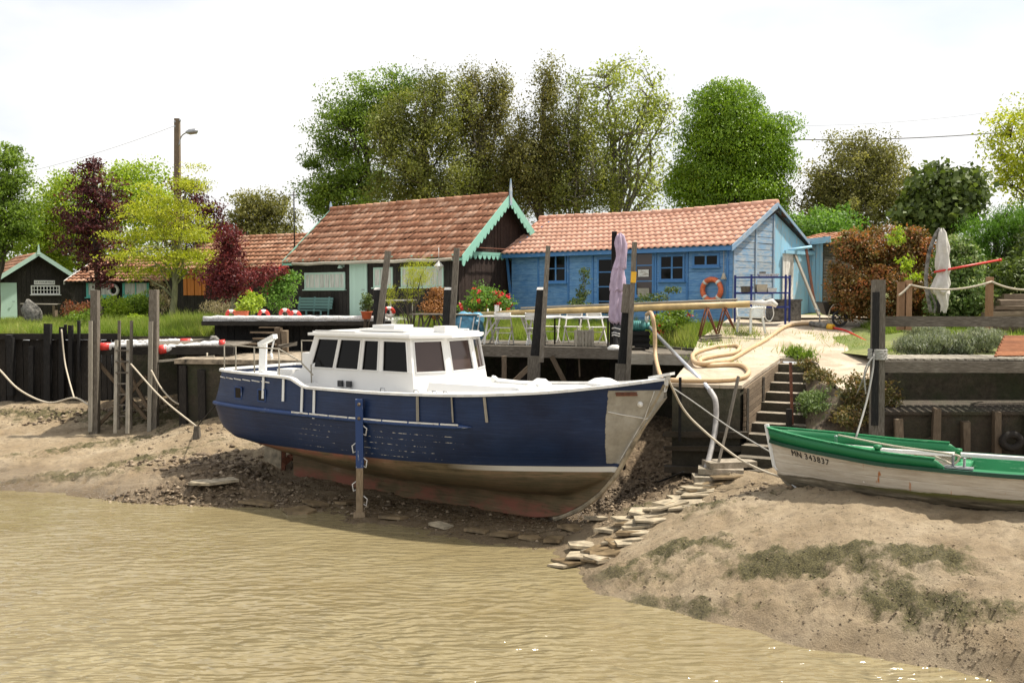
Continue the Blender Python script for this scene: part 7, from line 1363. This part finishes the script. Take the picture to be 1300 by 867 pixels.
tree('oak_tree', 'twiggy brownish green tree leaning into the pale tree', 'tree', [(712, 190, 45.8, 22, 50), (735, 170, 45.5, 24, 54), (742, 220, 45.5, 34, 46), (728, 120, 45.5, 14, 26), (765, 245, 45.5, 26, 25), (720, 250, 45.5, 34, 26)], base_at(735, 45.5), at(735, 125, 45.5), .2, 'leaf_oak', 'bark_grey', 320, 52, .125, .48, 7, 22, 190, group=GT_, hollow=.15, bump=.28, flat=1.3)
tree('pale_tree', 'airy pale green tree with visible grey branches beside the ivy tree', 'tree', [(790, 130, 47, 46, 44), (815, 170, 47, 46, 46), (770, 180, 47, 36, 50), (800, 230, 47, 54, 38), (835, 130, 47, 24, 30), (745, 120, 47, 20, 30), (800, 90, 47, 40, 16), (835, 245, 47, 26, 30)], base_at(778, 47), at(782, 150, 47), .22, 'leaf_pale', 'bark_grey', 430, 22, .17, .7, 8, 34, 330, hollow=.3, bump=.22, lr=.45)
tree('ivy_tree', 'large dense rounded tree smothered in deep green ivy', 'tree', [(918, 158, 43, 40, 44, .8), (905, 200, 43, 40, 48, .8), (948, 195, 43, 42, 50, .8), (930, 245, 43, 58, 44, .8), (886, 245, 43, 26, 38, .8), (986, 163, 43, 15, 10), (968, 180, 43, 26, 26), (972, 240, 43, 26, 44, .8), (925, 125, 43, 22, 16)], base_at(930, 43), at(925, 160, 43), .4, 'leaf_ivy', 'bark_brown', 560, 210, .115, .74, 9, 6, 0, hollow=.86, bump=.13, flat=.5, droop=.8, up=.6, shell=True, crv=.35)
tree('dark_tree', 'broad olive evergreen tree behind the red hedge under the wire', 'tree', [(1085, 225, 42, 52, 46), (1050, 250, 42, 36, 36), (1125, 230, 42, 38, 42), (1090, 270, 42, 70, 34), (1100, 195, 42, 30, 22)], base_at(1090, 42), at(1088, 205, 42), .3, 'leaf_olive', 'bark_brown', 480, 80, .12, .48, 10, 12, 120, hollow=.45, bump=.18, flat=1.0)
tree('fig_tree', 'dark broad leaved tree above the cream parasol', 'tree', [(1200, 250, 31, 40, 34), (1190, 275, 31, 46, 26), (1225, 240, 31, 20, 22), (1170, 270, 31, 24, 26)], base_at(1200, 31), at(1203, 250, 31), .16, 'leaf_dark', 'bark_brown', 300, 30, .21, .5, 11, 8, 20, hollow=.45, aspect=.75)
tree('locust_tree', 'light yellow green tree at the upper right edge', 'tree', [(1290, 190, 36, 40, 40), (1270, 215, 36, 26, 26), (1310, 160, 36, 40, 36), (1275, 165, 36, 22, 22), (1320, 230, 36, 50, 40)], base_at(1330, 36), at(1310, 190, 36), .18, 'leaf_lime', 'bark_brown', 240, 26, .14, .6, 12, 16, 90, hollow=.3, flat=.4)
t = tree('juniper_tree', 'bright green feathery juniper with twisted dark limbs at right', 'tree', [(1250, 295, 29, 30, 24), (1280, 280, 29, 26, 24), (1240, 325, 29, 20, 24), (1290, 310, 29, 20, 30), (1262, 340, 29, 16, 22)], base_at(1262, 29), at(1264, 300, 29), .16, 'leaf_bright2' if 'leaf_bright2' in M else (leafmat('leaf_bright2', (0.05, 0.12, 0.012), (0.12, 0.25, 0.02), (0.2, 0.36, 0.04), .35) and 'leaf_bright2'), 'bark_brown', 320, 60, .10, .32, 13, 12, 0, hollow=.4, aspect=.22, grow=(0, 0, .6), lr=.5)
# --- left group
tree('conifer_tree', 'dark green tree with layered branches at the far left edge', 'tree', [(12, 225, 44, 26, 34), (0, 270, 44, 40, 36), (14, 195, 44, 10, 22), (18, 290, 44, 26, 22), (-8, 318, 44, 26, 14)], base_at(-8, 44), at(10, 190, 44), .2, 'leaf_green', 'bark_brown', 240, 66, .14, .55, 14, 14, 60, hollow=.4, flat=.45)
tree('maple_tree', 'large yellow green tree behind the purple maple', 'tree', [(130, 240, 56, 55, 38), (95, 265, 56, 45, 45), (170, 245, 56, 44, 42), (70, 300, 56, 42, 42), (60, 285, 56, 24, 30), (200, 275, 56, 34, 40), (130, 300, 56, 60, 40), (40, 320, 56, 40, 30)], base_at(120, 56), at(130, 230, 56), .3, 'leaf_bright', 'bark_brown', 420, 80, .19, .95, 15, 10, 30, hollow=.45, flat=.55)
tree('purple_maple', 'tall dark purple leaved maple before the turquoise window hut', 'tree', [(115, 235, 43.5, 22, 34), (118, 208, 43.5, 9, 14), (100, 265, 43.5, 26, 26), (135, 260, 43.5, 26, 30), (98, 308, 43.5, 26, 20), (130, 320, 43.5, 38, 32), (118, 290, 43.5, 34, 36), (150, 250, 43.5, 12, 18), (130, 350, 43.5, 22, 14)], base_at(126, 43.5), at(118, 205, 43.5), .15, 'leaf_purple', 'bark_brown', 200, 44, .15, .48, 16, 16, 80, hollow=.2, flat=.4, bump=.3)
tree('lime_green_tree', 'feathery lime green tree with a pale mossy trunk on the left lawn', 'tree', [(215, 265, 40, 42, 20), (180, 270, 40, 26, 12), (225, 295, 40, 52, 14), (165, 300, 40, 32, 9), (205, 325, 40, 62, 12), (250, 325, 40, 34, 12), (175, 345, 40, 36, 9), (230, 345, 40, 32, 8), (240, 235, 40, 22, 12), (250, 212, 40, 8, 6), (195, 240, 40, 14, 8)], base_at(216, 40), at(232, 280, 40), .15, 'leaf_lime', 'bark_moss', 430, 34, .12, .62, 17, 16, 70, hollow=.2, flat=.28, aspect=.4)
tree('purple_plum', 'dark purple tree behind the lime green tree and utility pole', 'tree', [(245, 245, 46, 14, 18), (265, 265, 46, 16, 14), (268, 290, 46, 26, 24), (235, 290, 46, 34, 30), (245, 330, 46, 36, 24), (285, 300, 46, 18, 16), (232, 235, 46, 12, 8)], base_at(250, 46), at(250, 245, 46), .13, 'leaf_purple', 'bark_brown', 210, 40, .14, .45, 18, 12, 60, hollow=.3, flat=.5)
tree('small_maple', 'small crimson maple beside the terracotta trough on the terrace', 'tree', [(295, 340, 34.5, 26, 22), (280, 350, 34.5, 28, 14), (330, 350, 34.5, 30, 8), (292, 310, 34.5, 18, 26), (305, 360, 34.5, 40, 10), (345, 345, 34.5, 24, 7), (285, 372, 34.5, 20, 10)], base_at(296, 34.5), at(294, 320, 34.5), .055, 'leaf_crimson', 'bark_moss', 300, 30, .11, .30, 19, 10, 60, hollow=.2)
tree('olive_tree', 'olive green evergreen behind the hut with the red verge board', 'tree', [(330, 275, 55, 36, 34), (310, 270, 55, 22, 26), (355, 285, 55, 28, 32), (345, 265, 55, 20, 18), (335, 310, 55, 50, 26)], base_at(335, 55), at(335, 260, 55), .25, 'leaf_olive', 'bark_brown', 420, 34, .16, .55, 20, 8, 50, hollow=.4)
# --- shrubs and hedges
def shrub(name, label, cat, bl, mat, n, per, leaf, cr, seed, group=None, stems=6, barkm='bark_brown', **kw):
    B = blobs_world(bl); c = np.mean([b[0] for b in B], 0); zb = zg(c[0], c[1]); kw.setdefault('zmin', None); t = thing(name, label, cat, (c[0], c[1], zb), 0, group); ob, P = foliage('foliage', bl, n, per, leaf, cr, M[mat], t, seed, **kw)
    b = MB(); rr = random.Random(seed)
    for k, i in enumerate(rr.sample(range(len(P)), min(stems, len(P)))): limb(b, (c[0] + rr.uniform(-.1, .1), c[1] + rr.uniform(-.1, .1), min(zb, P[i][2]) - .05), P[i], .018, .006, seed * 13 + k, n=4)
    b.build('stem', M[barkm], t); return t
shrub('photinia_hedge', 'big rounded hedge with copper red leaves beside the light blue shed', 'hedge', [(1090, 345, 27.5, 30, 46, .8), (1084, 312, 27.6, 20, 18), (1158, 310, 27.6, 20, 18), (1125, 325, 28, 40, 36, .8), (1155, 340, 27.5, 28, 50, .8), (1118, 370, 27.3, 56, 34, .7), (1080, 375, 27.2, 26, 28), (1165, 375, 27.2, 20, 28)], 'leaf_photinia', 1000, 44, .095, .26, 21, hollow=.78, bump=.06)
shrub('hedge_shoot', 'fresh green shoots growing out of the copper hedge', 'shrub', [(1137, 300, 26.7, 8, 12), (1147, 335, 26.3, 9, 9), (1160, 355, 26.3, 9, 8)], 'leaf_bright', 26, 20, .10, .18, 22, stems=2, grow=(0, 0, .5))
shrub('variegated_bush', 'rounded bush with cream edged leaves behind the cream parasol', 'bush', [(1215, 340, 25.8, 26, 38), (1218, 375, 25.6, 32, 28), (1200, 385, 25.6, 20, 20)], 'leaf_variegated', 460, 40, .10, .22, 23, hollow=.78, bump=.06)
shrub('dark_shrub', 'dark shrub mass behind the rope fence at the right edge', 'shrub', [(1280, 350, 27.5, 36, 26), (1320, 330, 28, 40, 40), (1245, 372, 27, 20, 16)], 'leaf_dark', 380, 24, .12, .25, 24, hollow=.6)
shrub('elder_bush', 'fresh green bush behind the faded gable ridge', 'bush', [(1030, 290, 36, 30, 20), (1005, 300, 36, 24, 18), (1060, 285, 37, 26, 20), (1045, 300, 36.5, 40, 20)], 'leaf_green2' if 'leaf_green2' in M else (leafmat('leaf_green2', (0.07, 0.15, 0.02), (0.14, 0.27, 0.04), (0.24, 0.38, 0.07), .4) and 'leaf_green2'), 260, 28, .14, .4, 25, hollow=.5, stems=4)
LV = 'grey green lavender mounds behind the right deck'
for i, (px, py, Yk, rx, ry, lb) in enumerate(((1158, 438, 21.4, 21, 11, 'lavender mound nearest the mooring post'), (1190, 434, 21.5, 24, 14, 'larger lavender mound second from the mooring post'), (1222, 436, 21.4, 16, 12, 'dark small lavender mound in the middle of the bed'), (1248, 430, 21.6, 24, 14, 'greenish lavender mound next to the lounger'), (1175, 421, 22.6, 22, 8, 'low lavender mound behind the larger one'))):
    shrub('lavender', lb, 'lavender', [(px, py, Yk, rx, ry)], 'leaf_lavender', 150, 26, .10, .11, 26 + i, LV, hollow=.7, aspect=.18, grow=(0, 0, .9), bump=.1)
shrub('bank_bush', 'grey green bush overhanging the right side of the stairs', 'bush', [(1045, 516, 20.0, 28, 17), (1030, 508, 20.1, 14, 10), (1065, 520, 19.7, 16, 12)], 'leaf_lavender2' if 'leaf_lavender2' in M else (leafmat('leaf_lavender2', (0.07, 0.12, 0.03), (0.17, 0.24, 0.08), (0.30, 0.36, 0.18), .3) and 'leaf_lavender2'), 260, 26, .075, .14, 32, hollow=.55, aspect=.3, grow=(0, 0, .5))
shrub('bank_vine', 'reddish brown creeper on the bank edge beside the stairs', 'creeper', [(1040, 478, 20.8, 16, 9), (1055, 490, 20.3, 14, 9), (1025, 462, 21.8, 10, 6)], 'leaf_rust2' if 'leaf_rust2' in M else (leafmat('leaf_rust2', (0.06, 0.08, 0.02), (0.17, 0.14, 0.05), (0.30, 0.17, 0.07), .3) and 'leaf_rust2'), 120, 22, .07, .13, 33)
shrub('weed_tuft', 'green weeds growing on top of the stair notch', 'weeds', [(1008, 447, 22.9, 10, 6), (1024, 450, 22.6, 12, 4)], 'leaf_green', 60, 20, .09, .13, 34, grow=(0, 0, .8), aspect=.25)
shrub('deck_bramble', 'tangled bramble under the left corner of the right deck', 'bramble', [(1090, 500, 19.3, 20, 22), (1125, 505, 19.6, 14, 22), (1080, 530, 18.9, 18, 12)], 'leaf_rust2', 130, 20, .08, .2, 35, stems=14)
shrub('tamarisk', 'feathery pale green tamarisk in front of the right window of the black hut', 'shrub', [(528, 350, 30.5, 14, 20), (536, 345, 30.5, 12, 14), (522, 370, 30.5, 10, 14), (495, 375, 30.5, 7, 12)], 'leaf_lime', 130, 34, .075, .22, 36, grow=(.2, 0, .9), aspect=.15, stems=12)
shrub('bronze_shrub', 'bronze leaved shrub left of the red roses', 'shrub', [(556, 380, 30.6, 11, 16), (550, 392, 30.4, 12, 10)], 'leaf_rust', 110, 24, .075, .2, 37)
def roses(name, label, bl, n, fl, seed, leafm='leaf_dark', fs=.055):
    t = shrub(name, label, 'rose bush', bl, leafm, n, 24, .08, .2, seed); P, d = clumps(bl, fl, seed + 500, .9, .1); r = np.random.default_rng(seed)
    C = (P[:, None] + r.normal(size=(fl, 16, 3)) * fs * .55).reshape(-1, 3); leaf_mesh('blossom', C, fs * 1.3, M['petal_red'], t, .6, 0, .9, None, seed); return t
roses('rose_bush', 'rose bush full of red blossoms between the black and blue huts', [(620, 382, 30.4, 24, 14), (640, 385, 30.2, 14, 12), (598, 390, 30.6, 18, 8), (612, 372, 30.6, 12, 9)], 150, 46, 40, 'leaf_green2'); roses('rose_bush', 'small bush with crimson roses behind the green pump', [(845, 410, 26.8, 20, 12), (862, 402, 27, 12, 12)], 80, 12, 41, 'leaf_green')
shrub('climbing_plant', 'thin climber on the blue wall left of the glazed door', 'climber', [(741, 370, 29.9, 7, 12), (742, 352, 29.9, 4, 12), (735, 385, 29.6, 14, 8)], 'leaf_dark', 60, 20, .07, .14, 42); shrub('climbing_plant', 'climber trailing to the right below the right hand window of the blue hut', 'climber', [(830, 378, 28.7, 20, 5), (853, 369, 28.9, 10, 4), (815, 388, 28.6, 14, 8)], 'leaf_dark', 60, 18, .07, .13, 43)
shrub('potted_plant', 'small spiky plant in the square terracotta pot', 'potted plant', [(465, 388, 31.3, 8, 7), (466, 378, 31.3, 3, 7)], 'leaf_dark', 34, 22, .08, .13, 44); shrub('potted_plant', 'leafy green plant in the long terracotta trough', 'potted plant', [(312, 388, 32.3, 14, 9), (325, 382, 32.6, 10, 10)], 'leaf_bright', 60, 22, .10, .2, 45)
shrub('young_tree', 'bright green sapling in front of the red verge board hut', 'shrub', [(362, 362, 34.5, 14, 12), (350, 372, 34.5, 14, 9), (372, 352, 34.5, 9, 6), (355, 385, 34.5, 14, 8)], 'leaf_green2', 120, 24, .11, .26, 46, stems=10)
GS = 'shrubs along the left lawn'
shrub('round_shrub', 'low round bright green cushion shrub between the left piles', 'shrub', [(172, 408, 37, 14, 8)], 'leaf_bright', 120, 24, .08, .12, 47, GS, hollow=.8, bump=.04); shrub('yellow_shrub', 'yellow green shrub right of the left pile top', 'shrub', [(143, 388, 40, 12, 12), (150, 398, 40, 12, 12), (143, 400, 40, 10, 10)], 'leaf_bright', 120, 22, .10, .25, 48, GS)
shrub('dark_green_shrub', 'darker green shrub left of the right pile top', 'shrub', [(175, 388, 41, 18, 13), (190, 380, 41, 10, 12), (163, 395, 41, 14, 12)], 'leaf_green', 170, 24, .10, .28, 49, GS); shrub('red_flower_patch', 'patch of red brown flowering stems under the far left hut gable', 'flower bed', [(100, 395, 45.5, 14, 7), (112, 392, 45.5, 12, 8), (88, 390, 45.5, 5, 8)], 'leaf_rust3' if 'leaf_rust3' in M else (leafmat('leaf_rust3', (0.10, 0.09, 0.03), (0.24, 0.10, 0.05), (0.42, 0.08, 0.05), .3) and 'leaf_rust3'), 90, 20, .10, .25, 50, GS, grow=(0, 0, .8))
shrub('grey_shrub', 'grey green shrubby growth beside the first purple maple trunk', 'shrub', [(108, 402, 42, 16, 8), (92, 405, 42, 10, 6)], 'leaf_green', 80, 20, .10, .22, 51, GS)
shrub('pampas_weeds', 'dry feathery weeds in front of the orange shutters', 'weeds', [(285, 390, 37, 14, 10), (268, 392, 37.5, 12, 10), (300, 395, 36.5, 8, 8)], 'dry_stalk', 70, 20, .12, .22, 52, grow=(0, 0, 1.0), aspect=.15); shrub('willow_weeds', 'pale drooping twigs beside the lime green tree trunk', 'weeds', [(200, 370, 41, 9, 16), (205, 385, 41, 8, 12)], 'dry_stalk', 50, 18, .14, .25, 53, grow=(0, 0, -.6), aspect=.12)
# --- far hedge
def far_hedge():
    r = np.random.default_rng(61); n = 46000; x = r.uniform(-60, 60, n); hgt = 2.6 + 1.6 * (vnoise(x * .22, x * 0 + 3, 4) + .5) + .8 * vnoise(x * 1.1, x * 0, 9); z = 3.6 + r.uniform(0, 1, n) ** .7 * hgt; y = 64 + r.normal(size=n) * .8 + 1.5 * vnoise(x * .4, z * .5, 2)
    rn = np.clip(.5 + .5 * vnoise(x * .6, z * .9, 12) + r.uniform(-.3, .3, n), 0, 1); o = leaf_mesh('far_hedge', np.stack([x, y, z], 1), .34, M['leaf_dark'], None, .5, .2, .6, rn, 61, np.tile([0, -1, .2], (n, 1))); props(o, kind='stuff')
far_hedge()
# --- grass
def grass(name, regs, seed, mat='grass_blade'):
    r = np.random.default_rng(seed); Vs = []; Rn = []
    for (pts, n, h0, h1, w) in regs:
        P = np.array(pts, float); mn, mx_ = P.min(0), P.max(0); q = r.uniform(mn, mx_, (int(n * 2.2), 2)); ins = np.zeros(len(q), bool); j = len(P) - 1
        for i in range(len(P)):
            c = ((P[i, 1] > q[:, 1]) != (P[j, 1] > q[:, 1])) & (q[:, 0] < (P[j, 0] - P[i, 0]) * (q[:, 1] - P[i, 1]) / (P[j, 1] - P[i, 1] + 1e-12) + P[i, 0]); ins ^= c; j = i
        q = q[ins][:n]; k = len(q); z = ZUP(q[:, 0], q[:, 1]) - .02; patch = vnoise(q[:, 0] * .9, q[:, 1] * .9, seed) + .5; h = (h0 + (h1 - h0) * r.uniform(0, 1, k) ** 1.6) * (.5 + .9 * patch); a = r.uniform(0, math.pi, k); b_ = np.stack([q[:, 0], q[:, 1], z], 1); s = np.stack([np.cos(a), np.sin(a), 0 * a], 1) * (w * r.uniform(.6, 1.3, k))[:, None]
        tip = b_ + np.stack([r.normal(size=k) * h * .35, r.normal(size=k) * h * .35, h], 1); Vs.append(np.stack([b_ - s, b_ + s, tip], 1).reshape(-1, 3)); Rn.append(np.clip(patch * .6 + r.uniform(0, .5, k), 0, 1))
    V = np.concatenate(Vs); o = np_mesh(name, V, np.arange(len(V)).reshape(-1, 3), 3, M[mat], rnd=np.concatenate(Rn)); props(o, kind='stuff')
grass('grass', [([(-30, 33.2), (-9.8, 33.15), (-9.6, 36), (-11, 42), (-28, 52)], 60000, .08, .30, .014), ([(-14, 33.15), (-9.8, 33.15), (-9.8, 36), (-12, 38), (-15, 36)], 16000, .15, .6, .014), ([(-34, 33.1), (-9.8, 33.1), (-9.8, 33.6), (-34, 33.6)], 14000, .1, .42, .012),
   ([(-4, 31.8), (-2.5, 29.8), (.3, 28.8), (3.6, 27.3), (4.8, 25.3), (5.5, 25.2), (6.0, 27.5), (4.8, 30), (0, 34), (-3, 33.2)], 42000, .10, .42, .012), ([(5.2, 24.7), (6.3, 24.9), (6.6, 27), (5.6, 28.4), (5, 27)], 6000, .08, .35, .010),
   ([(9.3, 25.3), (12, 24.6), (13.5, 26.5), (11, 28), (9.5, 27.2)], 14000, .06, .25, .010), ([(8.2, 22.4), (30, 22.3), (30, 27), (12, 26)], 40000, .05, .30, .012), ([(6.5, 28.0), (7.4, 28.2), (7.4, 28.8), (6.5, 28.8)], 500, .05, .2, .01)], 71)
def tufts():
    r = np.random.default_rng(5); Vs = []
    for px, py, n, s, h in ((905, 440, 260, .35, .14), (880, 455, 60, .2, .08), (930, 460, 40, .12, .06), (1028, 424, 40, .15, .05), (1075, 430, 260, .5, .12), (1100, 442, 200, .4, .12), (935, 424, 300, .4, .16), (965, 428, 90, .3, .08), (1010, 448, 120, .25, .2)):
        c = RX(px, py); q = np.stack([c.x + r.normal(size=n) * s, c.y + r.normal(size=n) * s * .8], 1); z = zr(q[:, 1]); a = r.uniform(0, math.pi, n); hh = h * r.uniform(.5, 1.5, n); b_ = np.stack([q[:, 0], q[:, 1], z - .01], 1); sd_ = np.stack([np.cos(a), np.sin(a), 0 * a], 1) * .009; Vs.append(np.stack([b_ - sd_, b_ + sd_, b_ + np.stack([r.normal(size=n) * hh * .5, r.normal(size=n) * hh * .5, hh], 1)], 1).reshape(-1, 3))
    V = np.concatenate(Vs); props(np_mesh('weeds', V, np.arange(len(V)).reshape(-1, 3), 3, M['grass_blade'], rnd=r.uniform(0, 1, len(V) // 3)), kind='stuff')
tufts()
# --- clods and gravel on the mud
def clods(name, spots, mat, seed):
    r = np.random.default_rng(seed); Vs, Fs, k = [], [], 0; base = unit(np.array([[1, 0, 0], [-1, 0, 0], [0, 1, 0], [0, -1, 0], [0, 0, 1], [0, 0, -1]], float)); tri = np.array([[0, 2, 4], [2, 1, 4], [1, 3, 4], [3, 0, 4], [2, 0, 5], [1, 2, 5], [3, 1, 5], [0, 3, 5]])
    for px, py, n, sx, sy, ang, s0, s1 in spots:
        c = gmud(px, py); q = r.normal(size=(n, 2)) * [sx, sy]; ca, sa = math.cos(ang), math.sin(ang); x = c.x + q[:, 0] * ca - q[:, 1] * sa; y = c.y + q[:, 0] * sa + q[:, 1] * ca; z = zmud(x, y); ok = z > -.03; x, y, z = x[ok], y[ok], z[ok]; m = len(x)
        s = s0 + (s1 - s0) * r.uniform(0, 1, m) ** 3; V = base[None] * (1 + r.normal(size=(m, 6, 1)) * .3) * s[:, None, None] * np.array([1.3, 1, .6]); a = r.uniform(0, 6.28, m); X_ = V[..., 0] * np.cos(a)[:, None] - V[..., 1] * np.sin(a)[:, None]; Y_ = V[..., 0] * np.sin(a)[:, None] + V[..., 1] * np.cos(a)[:, None]
        V = np.stack([X_ + x[:, None], Y_ + y[:, None], V[..., 2] + z[:, None] + s[:, None] * .2], -1); Vs.append(V.reshape(-1, 3)); Fs.append((tri[None] + (np.arange(m) * 6)[:, None, None] + k).reshape(-1, 3)); k += m * 6
    V = np.concatenate(Vs); F = np.concatenate(Fs); props(np_mesh(name, V, F, 3, mat, rnd=np.repeat(r.uniform(0, 1, len(F) // 8), 8)), kind='stuff')
g = NG('clod_mud'); r_ = g.rnd(); g.set(color=g.ramp(r_, [(0, (0.07, 0.047, 0.026)), (.6, (0.175, 0.125, 0.075)), (1, (0.31, 0.24, 0.16))]), rough=.7)
clods('mud_clods', [(240, 628, 900, 1.3, .28, -.05, .015, .07), (290, 590, 450, .8, .6, -.4, .02, .11), (225, 585, 220, 1.0, .3, .1, .02, .09), (190, 520, 420, 1.6, .4, 0, .02, .10), (110, 520, 200, 1.4, .3, 0, .02, .08), (60, 535, 60, .6, .1, .2, .03, .08), (775, 640, 1900, .8, .9, -.3, .012, .05), (850, 600, 900, .9, .9, 0, .012, .06), (420, 640, 300, 1.6, .5, -.45, .015, .06), (600, 668, 180, 1.6, .5, -.4, .015, .05), (900, 690, 250, 1.5, .8, -.4, .006, .016), (1100, 690, 900, 2.2, 1.0, -.4, .005, .014), (1100, 780, 300, 1.6, .4, -.6, .006, .02), (1250, 810, 400, .6, .25, -.7, .006, .022), (1225, 790, 200, .2, .3, -.4, .006, .02), (1150, 745, 160, .7, .12, -.6, .006, .016), (1000, 620, 300, .8, .3, 0, .01, .05), (640, 592, 500, 2, .8, 0, .02, .06), (340, 540, 400, 1.5, .8, 0, .02, .08)], M['clod_mud'], 81)
